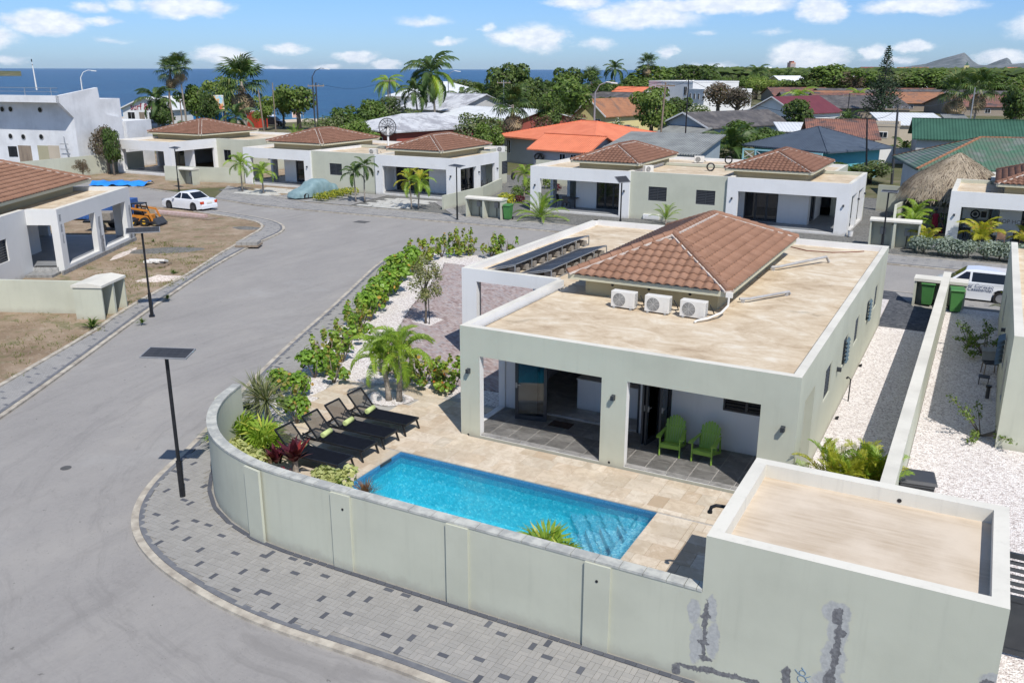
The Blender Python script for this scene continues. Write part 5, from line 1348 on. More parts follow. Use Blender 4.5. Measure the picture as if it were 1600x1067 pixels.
b = MB(); b.wall((4.4, 3.0), (7.64, 3.0), 0, 2.74, .2, [(.1, 2.0, .31, 2.4)], 1, 4, 1).wall((4.4, 3.2), (4.4, 6), 0, 2.74, .2, [(1, 2, .31, 2.4)], 1, 4, 1, side=-1); b.build('room_wall', HT2, v3)
glassdoor(v3, (5.45, 3.08, .31), 1.88, 2.08, -90, 2)
window(v3, (7.9 + 1.4, 6.05, 1.75), 1.0, 1.1, -90, 0, 2); window(v3, (12.25, 9.65 - .5, 1.75), 1.0, 1.1, 0, 0, 1)
hip_roof(v3, -79.1 + 78.8, -71.4 + 78.8, 66.6 - 62.2, 75.0 - 62.2, 3.88, 5.05, 'y', mt=TILED, zbase=3.17, inset=.7)
v4 = thing('villa', 'white villa with porch dining set and sign at the right picture edge', 'house', (-1.85, 59.45, 0), 0, 'white and sage villas along the far side of the street')
portico(v4, 0, 9, 0, 7, [(.66, 8, .2, 2.5)], [(1.2, 3.7, .2, 2.5), (4.3, 6.3, .2, 2.5)], [])
b = MB(); b.wall((0, 7), (2.0, 7), -.05, 3.4, .25, [], 0, 1, 2); b.wall((2, 7.25), (2, 13), -.05, 3.4, .25, [], 0, 1, 2, side=-1); b.build('wall', HT2, v4)
MB().box(.25, 8.75, .25, 7, 2.951, 3.17).box(2.25, 8.75, 7.001, 13, 2.951, 3.169).build('roof_slab', ROOFSLAB, v4)
b = MB(); b.wall((2.75, 2.5), (8.7, 2.5), 0, 2.74, .2, [(1.2, 3.2, .21, 2.3)], 1, 4, 1).wall((2.75, 2.7), (2.75, 7), 0, 2.74, .2, [(.5, 2.5, .21, 2.4)], 1, 4, 1, side=-1); b.build('room_wall', HT2, v4)
glassdoor(v4, (4.95, 2.58, .21), 1.98, 2.08, -90, 2)
hip_roof(v4, 2.3, 8.3, .9, 9, 3.88, 4.95, 'y', mt=TILED, zbase=3.17, inset=.5)
lamps(v4, [(.33, 0, 2.0, -90)])
text_part('sign_text', 'HOP HOP', .34, simple('grey lettering', (0.30, 0.24, 0.18), None), v4, (3.42, 2.495, 1.45), (PI / 2, 0, 0), .004)
ri = thing('wall_sign', 'cream sign with black camera emblem hanging in the porch of the right villa', 'sign', (-1.05, 63.3, 0))
o = MB().box(-.1, 1.35, -.02, .02, 1.3, 1.95).build('board', COPING, ri)
b = MB()
b.tube([(.62 + .24 * math.cos(a), -.03, 1.6 + .24 * math.sin(a)) for a in [k * PI / 8 for k in range(17)]], .05, 6, caps=False); b.tube([(.62, -.03, 1.6), (.62, -.05, 1.6)], .12, 14)
b.box(.95, 1.25, -.04, -.021, 1.42, 1.8)
b.build('emblem', BLACK, ri)
b = MB().tube([(0, 0, 1.95), (0, 0, 2.74)], .01, 4).tube([(1.2, 0, 1.95), (1.2, 0, 2.74)], .01, 4); b.build('cord', BLACK, ri)
lu = Vector((-0.487, 0.873))
v5 = thing('villa', 'unfinished white villa on the left with grey patched portico posts and open porch', 'house', (-41.75, 28.95, 0), math.atan2(lu.y, lu.x))
PH = m_wallpaint('fresh white render', (0.68, 0.68, 0.66), .12)
b = MB(); tt = .3
b.wall((0, 0), (9.35, 0), -.05, 3.4, tt, [(.62, 4.3, .42, 2.6), (5.2, 8.55, .42, 2.6)], 1, 1, 2, 1)
b.wall((9.35, tt), (9.35, 6.2), -.05, 3.4, tt, [(.7, 4.8, .42, 2.6)], 1, 1, 2, 1)
b.wall((0, tt), (0, 1.6), -.05, 3.4, tt, [(.08, 1.3, .42, 2.6)], 1, 1, 2, 1, side=-1)
b.wall((0, 1.6), (-14, 1.6), -.05, 3.4, tt, [(2.1, 3.5, 1.2, 2.3)], 1, 1, 2, 1, side=-1)
b.wall((9.35, 6.2), (8.0, 6.2), -.05, 3.4, tt, [], 1, 1, 2, 1)
b.build('wall', [SAGE, PH, COPING], v5)
MB().box(.3, 9.05, .3, 6.2, 2.95, 3.17).box(-14, .299, 1.9, 12, 2.95, 3.168).box(.3, 8, 6.201, 12, 2.95, 3.169).build('roof_slab', ROOFSLAB, v5)
MB().box(.0, 9.05, .3, 6.2, 0, .42).build('porch_floor', PORCHL, v5)
MB().box(.3, 9.05, .3, 6.2, 2.7, 2.949).build('porch_ceiling', WHITE, v5)
MB().box(-.35, 9.4, -.1, .0, -.05, .28).box(-1.0, 0, .2, 1.55, -.05, .2).build('plinth', BARE, v5)
b = MB(); b.wall((.0, 3.2), (4.2, 3.2), .42, 2.69, .2, [(.1, 1.9, .43, 2.5)], 1, 1, 1); b.wall((4.2, 3.4), (4.2, 6.2), .42, 2.69, .2, [(.4, 1.6, .43, 2.5)], 1, 1, 1); b.build('room_wall', [SAGE, PH, COPING], v5)
glassdoor(v5, (1.0, 3.3, .43), 1.78, 2.05, -90, 2)
MB().box(.0, .05, 1.7, 3.2, .43, 2.55).build('door', DKGREY, v5)
window(v5, (-2.8, 1.68, 1.75), 1.4, 1.1, -90, 8, 2)
hip_roof(v5, -.9 - 1.2, 9.2, 2.2, 9.2, 3.88, 5.25, 'x', zbase=3.17, inset=.75)
r5 = random.Random(5)
def post_patch(x, z0, z1, w_, y=-.003, m=BARE):
 pts = []; k = 9
 for i in range(k): pts.append((x - w_ / 2 * r5.uniform(.5, 1), z0 + (z1 - z0) * i / (k - 1)))
 for i in range(k): pts.append((x + w_ / 2 * r5.uniform(.5, 1), z1 - (z1 - z0) * i / (k - 1)))
 o = MB().add([(p[0], y, p[1]) for p in pts], [tuple(range(len(pts)))]).build('patch', m, v5)
 if o.data.polygons[0].normal.y > 0: o.data.flip_normals()
PATCHL = simple('grey filler', (0.36, 0.37, 0.38), (0.27, 0.275, 0.28), 4, .95, .3)
post_patch(.28, 2.75, 3.1, .26, m=PATCHL); post_patch(.3, 2.2, 2.6, .24, m=PATCHL); post_patch(.34, 1.6, 2.1, .14, m=PATCHL)
post_patch(4.75, .1, 2.3, .36, m=PATCHL); post_patch(4.9, .1, 1.2, .3, -.006, BARE); post_patch(9.12, .2, 2.3, .34, m=PATCHL); post_patch(8.9, .1, .8, .4, -.006)
def lowwall(name, pts, h, label, m=None, th=.16):
 t = thing(name, label, 'wall', (pts[0][0], pts[0][1], 0)); b = MB(); cpg = MB()
 for a, c_ in zip(pts, pts[1:]):
  a = Vector((a[0], a[1])); c_ = Vector((c_[0], c_[1]))
  b.wall(a, c_, -.05, h, th, [], 0); 
 b.build('wall_body', m or SAGE, t, world=True); return t
yw = [( (-34.1, 24.2), (-37.8, 22.0), (-48, 16.2) )]
lowwall('garden_wall', [(-33.6, 24.3), (-37.6, 22.55), (-50, 17.0)][::-1], 1.5, 'pale sage garden wall at the left picture edge beside the meter box', th=.2)
lowwall('garden_wall', [(-79.4, 66), (-79.6, 52.0), (-104, 40)][::-1], 1.95, 'long sage yard wall in front of the large white building')
lowwall('garden_wall', [(-69.3, 59.8), (-61.6, 61.6), (-61.3, 64.5)], 1.45, 'sage yard wall between the unfinished villa and the double villa')
lowwall('garden_wall', [(-7.3, 72.9), (-3.0, 71.6), (4, 73)], 2.0, 'sage back wall behind the thatched palapa')
lowwall('garden_wall', [(-4.55, 57.2), (-5.3, 66.5), (-4.6, 71.5)], 1.45, 'sloping sage side wall left of the thatched palapa')
lowwall('garden_wall', [(-36.2, 57.0), (-36.2, 63.0), (-37.7, 69)], 1.15, 'stepped sage yard wall right of the middle double villa')
lowwall('garden_wall', [(-37.2, 74.6), (-31.5, 74.6), (-24, 75.5)], 2.3, 'tall sage wall in front of the orange roofed house')
def meterbox(x, y, rz, w_, label, bays=2, h_=1.45, meters=True, dd=.75):
 t = thing('meter_box', label, 'meter box', (x, y, .05), rz); b = MB(); d = dd
 xs = [0] + [w_ * (k + 1) / bays for k in range(bays)]
 for x_ in xs: b.box(x_ - .07 if x_ else 0, x_ + .07 if x_ < w_ else w_, 0, d, 0, h_ - .001)
 b.box(.001, w_ - .001, d, d + .1, 0, h_ - .001)
 b.build('wall_body', SAGE, t)
 MB().add([(-.05, -.05, h_), (w_ + .05, -.05, h_), (w_ + .05, d + .15, h_), (-.05, d + .15, h_), (-.05, -.05, h_ + .1), (w_ + .05, -.05, h_ + .1), (w_ + .05, d * .5, h_ + .2), (-.05, d * .5, h_ + .2), (w_ + .05, d + .15, h_ + .1), (-.05, d + .15, h_ + .1)],
   [(3, 2, 1, 0), (0, 1, 5, 4), (4, 5, 6, 7), (7, 6, 8, 9), (2, 3, 9, 8), (1, 2, 8, 6, 5), (3, 0, 4, 7, 9)]).build('roof_slab', COPING, t)
 if meters:
  for k in range(bays):
   xc = (xs[k] + xs[k + 1]) / 2
   bevel(MB().box(xc - .16, xc + .16, d - .14, d - .001, .75, 1.15).build('meter', ACG, t), .01)
   MB().tube([(xc, d - .07, .75), (xc, d - .07, .1)], .025, 6).build('conduit', BLACK, t)
 return t
meterbox(-32.35, 23.95, R(114), 2.0, 'sage two bay meter box with bare openings beside the left pavement', 2, 1.4, False, 1.15)
meterbox(-33.0, 54.9, 0, 2.9, 'sage two bay meter box next to a green bin and lamp post', 2, 1.35)
meterbox(-5.9, 57.0, 0, 2.75, 'cream two bay meter box left of the silver hedge', 2, 1.6)
meterbox(-65.6, 58.2, R(4), 1.6, 'sage meter box at the corner behind the white sedan', 1, 1.4)
bin_(-29.75, 55.3, R(2), 'green wheelie bin beside the meter box across the street', None, .1)
def street_lamp(x, y, h, rz, label, tilt=12, pl=1.35, pw=.55):
 t = thing('street_lamp', label, 'street lamp', (x, y, .06), rz, 'black solar street lamps along the road')
 MB().tube([(0, 0, 0), (0, 0, 1.0)], .07, 10).build('lower_pole', BLACK, t)
 MB().tube([(0, 0, 1.0), (0, 0, h - .08)], .045, 10).build('pole', BLACK, t)
 MB().box(-.12, .12, -.12, .12, 0, .02).build('base_plate', BLACK, t)
 o = MB().box(-pl / 2, pl / 2, -pw / 2, pw / 2, -.02, .015).build('panel_frame', STEEL, t); o.location = (.05, 0, h); o.rotation_euler = (R(tilt), 0, 0)
 q = MB().box(-pl / 2 + .03, pl / 2 - .03, -pw / 2 + .03, pw / 2 - .03, .016, .02).build('solar_cells', PV, o)
 MB().box(-.02, .42, -.09, .09, -.1, -.021).build('lamp_head', BLACK, o)
 return t
street_lamp(-16.66, 13.83, 3.78, R(22), 'tall black solar street lamp in the near pavement beside the curved wall', 8, 1.15, .55)
street_lamp(-31.2, 25.4, 3.72, R(48), 'black solar street lamp on the left pavement before the meter box', 14)
street_lamp(-62.85, 55.6, 3.65, R(-20), 'black solar street lamp behind the white sedan', 10)
street_lamp(-32.9, 53.55, 3.8, R(-24), 'black solar street lamp beside the meter box across the street', 8)
street_lamp(-20.6, 53.6, 3.55, R(60), 'black solar street lamp before the right double villa, panel tilted toward camera', 35, .95, .6)
street_lamp(-4.95, 55.4, 3.6, R(0), 'black solar street lamp in front of the cream meter box on the right', 6, .9, .5)
SLABM = simple('pale stepping slab', (0.62, 0.61, 0.56), (0.50, 0.49, 0.45), 2, .85, .1)
sme = brickmesh('stepping_slab', 1.25, .36, .05, SLABM, .01)
def steps_(x0, y0, n_, k_, label, dirx=.55):
 t = thing('stepping_path', label, 'path', (x0, y0, ZL))
 for i in range(n_):
  for j in range(k_):
   inst('stepping_slab', sme, t, (i * 1.35 + (.6 if j % 2 else 0) + j * dirx * .0 + rnd.uniform(-.1, .1), j * .62, .02), (0, 0, rnd.uniform(-.03, .03)))
steps_(-42.8, 55.9, 3, 8, 'staggered pale stepping slabs in grey gravel before the glass doors')
steps_(-56.6, 56.6, 3, 7, 'staggered pale stepping slabs left of the covered car')
sheet('driveway', [(-48, 55.3), (-43.8, 55.3), (-44.6, 61.4), (-52.2, 61.4), (-52.5, 56)], ZL + .004, FARPAVE)
sheet('driveway', [(-34.5, 55.4), (-33.6, 55.4), (-36.5, 58.5), (-38.4, 61.2), (-37.9, 61.3), (-39.5, 60.5)], ZL + .004, FARPAVE)
# ------------------------------------------------------------ plants
def frond_mesh(name, m, L=2.0, n=26, ll=.55, lw=.05, rise=.55, fall=1.3, vee=.5, seed=0, sweep=.6, hang=.3, rr_=.018):
 """pinnate frond growing along +X from the origin, arching up and over"""
 r = random.Random(seed); b = MB()
 def P(s): return Vector((L * s * (1 - .18 * s), .06 * L * math.sin(s * 2 + seed) * s, L * (rise * s - fall * .5 * s * s)))
 b.tube([P(k / 7) for k in range(8)], [rr_ * (1 - .8 * k / 7) for k in range(8)], 4, caps=False)
 for k in range(n):
  s = .10 + .89 * k / (n - 1); p = P(s); t = (P(min(1, s + .02)) - P(s - .02)).normalized()
  side = t.cross(Vector((0, 0, 1))).normalized(); up = side.cross(t).normalized()
  l = ll * math.sin(PI * min(1, (.16 + .80 * s))) ** .7 * r.uniform(.85, 1.1)
  for sg in (-1, 1):
   d = (side * sg * (1 - .35 * s) + t * (sweep + .5 * s) + up * (vee * r.uniform(.5, 1.2) - .1)).normalized()
   e1 = p + d * l * .5; e2 = p + d * l * .9 + Vector((0, 0, -hang * l * r.uniform(.6, 1.4)))
   w_ = t * lw
   b.add([p - w_ * .35, p + w_ * .35, e1 + w_ * .5, e1 - w_ * .5, e2], [(0, 1, 2, 3), (3, 2, 4)])
 return b.mesh(name, m)
def fan_mesh(name, m, pet=.9, rad=.75, n=22, seed=0, droop=.35, span=150, fold=.12):
 r = random.Random(seed); b = MB(); b.tube([(0, 0, 0), (pet * .5, 0, .08), (pet, 0, .06)], [.02, .015, .012], 4, caps=False)
 c = Vector((pet, 0, .06))
 for k in range(n):
  a = R(-span + 2 * span * k / (n - 1)); l = rad * (.75 + .25 * math.cos(a * .8)) * r.uniform(.9, 1.05)
  d = Vector((math.cos(a), math.sin(a), 0)); w_ = Vector((-d.y, d.x, 0)) * rad * .062
  z = fold * (1 if k % 2 else -1) * rad * .3
  m1 = c + d * l * .6 + Vector((0, 0, z * .3)); e = c + d * l + Vector((0, 0, -droop * l * r.uniform(.6, 1.3)))
  b.add([c, m1 - w_, m1 + w_, e], [(0, 1, 2), (1, 3, 2)])
 return b.mesh(name, m)
FR = {}
def fr(kind, i):
 k = (kind, i)
 if k not in FR:
  FR[k] = {
   'coco': lambda: frond_mesh('frond', L_PALM, 3.4, 30, .85, .12, .62, 1.35, .3, i, .7, .55, .03),
   'cocoy': lambda: frond_mesh('frond', L_PALMB, 3.2, 28, .8, .10, .35, 1.5, .2, i, .7, .6, .03),
   'young': lambda: frond_mesh('frond', L_PALMB, 1.5, 40, .42, .030, .75, 1.5, .5, i, .6, .35),
   'adon': lambda: frond_mesh('frond', L_PALMB, 1.75, 42, .50, .036, .95, 1.75, 1.2, i, .7, .6),
   'yel': lambda: frond_mesh('frond', L_PALMY, 1.5, 26, .42, .045, .8, 1.4, .4, i, .6, .35),
   'areca': lambda: frond_mesh('frond', L_PALMY, 1.7, 30, .42, .035, 1.15, 1.35, .6, i, .8, .25),
   'arecag': lambda: frond_mesh('frond', L_PALMB, 1.7, 30, .42, .035, 1.15, 1.35, .6, i, .8, .25),
   'date': lambda: frond_mesh('frond', L_PALMB, 2.1, 34, .36, .035, .85, 1.1, .7, i, .8, .1),
   'fan': lambda: fan_mesh('fan_leaf', L_PALM, 1.1, .95, 20, i, .45),
   'dead': lambda: fan_mesh('dead_frond', L_STRAW, 1.0, .9, 14, i, .6, 110),
   'fanb': lambda: fan_mesh('fan_leaf', L_PALMB, .55, .55, 18, i, .35),
   'fans': lambda: fan_mesh('fan_leaf', L_PALMB, .28, .42, 16, i, .25, 120)}[kind]()
 return FR[k]
def palm(loc, h, kind, n, label, group=None, scale=1.0, r0=.12, r1=.08, lean=(0, 0), skirt=0, emin=-25, emax=75, seed=0, trunks=None, cat='palm tree', name='palm_tree', tm_=None, mixk=None):
 r = random.Random(seed + int(loc[0] * 13)); t = thing(name, label, cat, (loc[0], loc[1], loc[2] if len(loc) > 2 else ZL), 0, group)
 for ti, (dx_, dy_, hh, ln) in enumerate(trunks or [(0, 0, h, lean)]):
  top = Vector((dx_ + ln[0], dy_ + ln[1], hh))
  pts = [Vector((dx_, dy_, 0)).lerp(top, s) + Vector((ln[0], ln[1], 0)) * (-.18 * math.sin(PI * s)) for s in [k / 6 for k in range(7)]]
  if hh > .25:
   o = MB().tube(pts, [r0 * 1.25] + [r0 + (r1 - r0) * s for s in [k / 5 for k in range(6)]], 9).build('trunk', tm_ or PTRUNK, t, smooth=True)
  for k in range(n):
   f = (k + .5) / n; el = emax + (emin - emax) * f ** 1.15 + r.uniform(-6, 6); az_ = k * 2.39996 + r.uniform(-.25, .25) + ti
   kd = kind if not mixk or r.random() > .3 else mixk
   inst('frond', fr(kd, r.randrange(3)), t, top, (r.uniform(-.25, .25), -R(el - (28 if 'fan' not in kind else 0)), az_), (scale * r.uniform(.88, 1.1),) * 3)
  for k in range(skirt):
   az_ = k * 2.39996; el = r.uniform(-88, -55)
   inst('dead_frond', fr('dead', k % 3), t, top - Vector((0, 0, .3 + r.uniform(0, .25) * skirt * .07)), (0, -R(el), az_), (scale * r.uniform(.8, 1.1),) * 3)
 return t
def leafcloud(name, m, lobes, n, size, seed=0, flat=.35, shell=.55, round_=False, m2=None):
 """leaf sized quads spread through a crown made of lobes (x, y, z, rx, ry, rz)"""
 r = random.Random(seed); b = MB(); tot_ = sum((l[3] * l[4] * l[5]) ** .66 for l in lobes)
 for l in lobes:
  k = int(n * (l[3] * l[4] * l[5]) ** .66 / tot_)
  for _ in range(k):
   d = Vector((r.gauss(0, 1), r.gauss(0, 1), r.gauss(0, 1))).normalized()
   if d.z < -.5 and r.random() < .6: d.z = -d.z
   s = shell + (1 - shell) * r.random() ** .5; s *= 1 + .16 * mn.noise(d * 2.3 + Vector((l[0], l[1], seed)))
   p = Vector((l[0] + d.x * l[3] * s, l[1] + d.y * l[4] * s, l[2] + d.z * l[5] * s))
   nn = (d + Vector((r.uniform(-1, 1), r.uniform(-1, 1), r.uniform(-.3, 1.2))) * .8).normalized()
   a = nn.orthogonal().normalized(); q = Matrix.Rotation(r.uniform(0, 6.28), 3, nn); a = q @ a; c_ = nn.cross(a)
   sz = size * r.uniform(.6, 1.3)
   if round_: b.add([p + (a * math.cos(t) + c_ * math.sin(t) * .95) * sz * .5 + nn * (.08 * sz * math.cos(2 * t)) for t in [2 * PI * i / 7 for i in range(7)]], [tuple(range(7))], 1 if (m2 and r.random() < .28) else 0)
   else: b.add([p - a * sz * .5, p + c_ * sz * flat, p + a * sz * .5, p - c_ * sz * flat], [(0, 1, 2, 3)], 1 if (m2 and r.random() < .25) else 0)
 return b.mesh(name, [m, m2] if m2 else m)
def branches(name, m, spec, seed=0):
 b = MB()
 for pts, rad in spec: b.tube(pts, rad, 7)
 return b.mesh(name, m, True)
def limbset(h, spread, n, r0, seed):
 r = random.Random(seed); out = [([(0, 0, -.1), (r.uniform(-.1, .1) * h * .1, r.uniform(-.1, .1), h * .35), (r.uniform(-.2, .2), r.uniform(-.2, .2), h * .6)], [r0 * 1.3, r0, r0 * .75])]
 for k in range(n):
  a = 2 * PI * k / n + r.uniform(-.4, .4); z0 = h * r.uniform(.3, .55)
  out.append(([(0, 0, z0), (math.cos(a) * spread * .4, math.sin(a) * spread * .4, z0 + h * .2), (math.cos(a) * spread * .8, math.sin(a) * spread * .8, z0 + h * .38)], [r0 * .6, r0 * .4, r0 * .15]))
 return out
def shrub(loc, protos, label, cat='shrub', name='shrub', group=None, rz=None, s=(1, 1, 1)):
 t = thing(name, label, cat, (loc[0], loc[1], loc[2] if len(loc) > 2 else ZL), rnd.uniform(0, 6.28) if rz is None else rz, group); t.scale = s
 for nm, me in protos: inst(nm, me, t)
 return t
def bladeclump(name, m, n, L, w_, el0=20, el1=85, seed=0, curl=.5, z0=0.0, m2=None):
 r = random.Random(seed); b = MB()
 for k in range(n):
  az_ = r.uniform(0, 2 * PI); el = R(r.uniform(el0, el1)); l = L * r.uniform(.7, 1.1)
  d = Vector((math.cos(az_), math.sin(az_), 0)); sd_ = Vector((-d.y, d.x, 0)) * w_ * .5
  p0 = Vector((0, 0, z0)); p1 = p0 + d * math.cos(el) * l * .5 + Vector((0, 0, math.sin(el) * l * .5)); p2 = p0 + d * math.cos(el) * l * (1 + .15 * curl) + Vector((0, 0, math.sin(el) * l * (1 - curl * .6) - curl * .18 * l))
  b.add([p0 - sd_ * .5, p0 + sd_ * .5, p1 + sd_, p1 - sd_, p2], [(0, 1, 2, 3), (3, 2, 4)], 1 if (m2 and r.random() < .3) else 0)
 return b.mesh(name, [m, m2] if m2 else m)
SG = []
for k in range(5):
 r = random.Random(40 + k); dense = k < 2
 lobes = [(r.uniform(-.4, .4), r.uniform(-.4, .4), r.uniform(.45, .95), .36, .36, .36) for _ in range(7)] if dense else [(r.uniform(-.5, .5), r.uniform(-.5, .5), r.uniform(.2, .6), .24, .24, .2) for _ in range(5)] + [(r.uniform(-.55, .55), r.uniform(-.55, .55), r.uniform(.6, 1.2), .12, .12, .32) for _ in range(8)]
 SG.append([('foliage', leafcloud('foliage', [L_GRAPE, L_GRAPE, L_GRAPE, L_GRAPEY, L_GRAPEY][k], lobes, 520 if dense else 290, .155, k, shell=.25, round_=True, m2=[L_GRAPE, L_GRAPEY, L_RED, L_RED, L_RED][k])),
    ('stem', branches('stem', TRUNK, [([(0, 0, -.03), (math.cos(a) * .2, math.sin(a) * .2, .4), (math.cos(a) * .45, math.sin(a) * .45, .95)], [.03, .022, .01]) for a in (0, 1.3, 2.6, 3.9, 5.2)]))])
gp_ = [  # pixel base, prototype, scale, what sets it apart
 (690, 402, 2, 1.0, 'bushy sea grape shrub at the street corner behind the olive tree'), (716, 400, 3, 1.15, 'tall wispy sea grape shrub at the street corner'), (734, 400, 3, .95, 'reddish sea grape shrub at the street corner'),
 (768, 402, 4, 1.05, 'sea grape shrub left of the solar panels parapet'), (790, 402, 2, 1.15, 'tall yellow green sea grape shrub nearest the carport roof'), (672, 408, 3, 1.15, 'orange tinged sea grape shrub at the hedge corner'), (656, 414, 4, 1.2, 'brown tipped sea grape shrub next to the dense hedge'),
 (645, 424, 4, 1.0, 'yellowing sea grape shrub behind the olive tree crown'), (634, 430, 0, 1.35, 'dense green sea grape shrub at the far end of the hedge'), (622, 440, 1, 1.35, 'dense green sea grape shrub second from the hedge far end'),
 (618, 456, 0, 1.3, 'dense green sea grape shrub in the middle of the hedge'), (605, 462, 1, 1.3, 'dense dark green sea grape shrub along the pavement'), (600, 478, 0, 1.3, 'dense sea grape shrub where the hedge begins to thin'), (588, 486, 1, 1.15, 'green sea grape shrub along the white gravel strip'),
 (578, 502, 0, 1.1, 'lime green sea grape shrub before the thin hedge part'), (566, 512, 4, 1.05, 'yellow leaved sea grape shrub beside the pavement edge'), (556, 528, 2, 1.05, 'sea grape shrub with red tips left of the small olive tree'), (545, 542, 4, .95, 'pale sea grape shrub by the pavement'),
 (535, 566, 2, 1.15, 'sprawling sea grape shrub left of the double palm'), (512, 578, 4, 1.1, 'yellow green sea grape shrub left of the double palm trunk'), (522, 598, 2, .9, 'small sea grape shrub at the corner of the stone deck'), (492, 590, 0, .95, 'sea grape shrub leaning over the paved sidewalk'),
 (470, 622, 0, .85, 'large leaved sea grape shrub above the loungers'), (452, 640, 2, .9, 'sea grape shrub between the yucca and the deck'), (464, 662, 0, .7, 'low bright sea grape shrub behind the first lounger'), (440, 612, 1, .8, 'sea grape shrub beside the sidewalk behind the yucca'),
 (622, 592, 3, .95, 'low sea grape shrub right of the double palm'), (640, 598, 4, .8, 'sea grape shrub between palm and villa porch'), (662, 604, 2, .85, 'yellowish sea grape shrub between deck and driveway'), (686, 610, 3, .85, 'brownish sea grape shrub near the villa corner'), (707, 612, 2, .95, 'sea grape shrub touching the villa porch corner'), (606, 580, 4, .85, 'sea grape shrub hidden behind the palm fronds')]
for i, (px, py, k, s_, lb) in enumerate(gp_):
 p = at(px, py, ZL); shrub(p, SG[k], lb, 'shrub', 'sea_grape_shrub', 'sea grape hedge round the villa garden', s=(s_ * .92, s_ * .92, s_ * rnd.uniform(.82, .98)))
p = at(665, 506, ZL)
r = random.Random(2)
lb = [(r.uniform(-.45, .45), r.uniform(-.45, .45), r.uniform(1.2, 2.6), .32, .32, .34) for _ in range(16)]
ot = shrub(p, [('crown', leafcloud('crown', leaf('olive leaves', (0.13, 0.15, 0.06), (0.25, 0.27, 0.13), (0.30, 0.24, 0.12)), lb, 2600, .085, 3, shell=.1)),
 ('trunk', branches('trunk', TRUNK, [([(0, 0, -.05), (.03, .02, .6), (0, 0, 1.2)], [.055, .045, .035])] + [([(0, 0, .9 + .1 * k), (math.cos(k * 1.3) * .22, math.sin(k * 1.3) * .22, 1.5 + .1 * k), (math.cos(k * 1.3) * .4, math.sin(k * 1.3) * .4, 2.1 + .08 * k)], [.03, .02, .008]) for k in range(7)])),
 ('stake', MB().tube([(.18, -.1, -.05), (.17, -.1, 1.1)], .02, 6).mesh('stake', BLACK))], 'small grey green olive tree in a white gravel square of the driveway', 'tree', 'olive_tree', rz=.4)
palm((-16.05, 21.75, ZL + .02), 1.35, 'adon', 17, 'bright green double trunk palm in a white gravel circle on the deck', None, .76, .09, .065, (0, 0), 0, -35, 80, 3, trunks=[(0, 0, 1.35, (-.28, .05)), (.34, .1, 1.5, (.02, .12))])
def fanplant(loc, n, s, label, kind='fanb'):
 t = thing('fan_palm', label, 'palm plant', (loc[0], loc[1], loc[2])); r = random.Random(int(loc[0] * 31))
 for k in range(n):
  el = 80 - 75 * (k + .5) / n; inst('fan_leaf', fr(kind, k % 3), t, (0, 0, .12 * s), (r.uniform(-.3, .3), -R(el), k * 2.4), (s * r.uniform(.9, 1.1),) * 3)
 MB().tube([(0, 0, -.02), (0, 0, .2 * s)], [.06, .05], 8).build('stem', PTRUNK, t)
 return t
broad = bladeclump('leaves', L_PALMB, 70, .95, .10, 15, 85, 3, .7)
broadd = bladeclump('leaves', L_PALM, 60, .9, .11, 15, 80, 4, .8)
Zb = ZL + .02
def plant(x, y, me, label, nm, cat='plant', s=1.0, z=None, extra=None, group=None):
 t = thing(nm, label, cat, (x, y, Zb if z is None else z), rnd.uniform(0, 6), group); t.scale = (s, s, s)
 inst('leaves', me, t); 
 if extra: inst('stem', extra, t)
 return t
def g_at(px, py, z=1.0): v = at(px, py, z); return v.x, v.y
fanplant((*g_at(375, 680, .5), Zb), 14, 1.05, 'bright green fan palm against the inside of the curved wall')
fanplant((*g_at(412, 690, .5), Zb), 12, .95, 'glossy green fan palm in front of the first lounger')
plant(*g_at(352, 668, .5), broadd, 'dark green leafy plant in the curve of the garden wall', 'leafy_plant', s=1.0)
plant(*g_at(398, 660, .5), broad, 'light green strap leaved plant below the yucca', 'leafy_plant', s=.9)
plant(*g_at(425, 672, .4), bladeclump('leaves', L_YEL, 60, .5, .07, 20, 85, 6, .5), 'golden leaved plant right of the fan palms', 'croton_plant', s=1.1)
yst = MB().tube([(0, 0, 0), (0, 0, .55)], [.06, .05], 8).mesh('stem', PTRUNK)
plant(*g_at(403, 640, .5), bladeclump('leaves', L_YUCCA, 120, .78, .03, -20, 85, 7, .25, .6), 'spiky grey green yucca behind the curved wall', 'yucca_plant', s=1.35, extra=yst)
plant(*g_at(418, 650, .5), bladeclump('leaves', L_BROWNGRASS if 0 else L_YUCCA, 130, .75, .026, -25, 85, 8, .3, .62), 'straw coloured spiky yucca next to the sea grapes', 'yucca_plant', s=1.4, extra=yst)
plant(*g_at(372, 645, .5), bladeclump('leaves', L_PALM, 90, .42, .035, 0, 85, 9, .5, .55), 'tall dark spiral leaved plant by the far wall end', 'dracaena_plant', extra=yst)
plant(*g_at(388, 642, .5), bladeclump('leaves', L_PALM, 80, .38, .035, 0, 85, 10, .5, .45), 'short dark dracaena beside the tall one at the wall end', 'dracaena_plant', extra=yst)
vmesh = leafcloud('leaves', L_VAR, [(0, 0, .28, .28, .28, .24), (.15, .1, .45, .16, .16, .14)], 260, .11, 5, shell=.3)
for (px, py, lb) in ((378, 716, 'cream variegated shrub close to the curved wall'), (398, 726, 'cream variegated shrub in front of the golden plant'), (512, 754, 'cream variegated shrub at the left corner of the pool'), (533, 760, 'yellow green variegated shrub beside the rusty grass')):
 plant(*g_at(px, py, .4), vmesh, lb, 'variegated_shrub', 'shrub', s=1.4, group='variegated shrubs in the wall bed')
cord = bladeclump('leaves', L_PURPLE, 40, .62, .13, 35, 89, 11, .25, .25)
plant(*g_at(461, 722, .45), cord, 'large burgundy cordyline in front of the nearest lounger', 'cordyline_plant', s=1.35, extra=yst)
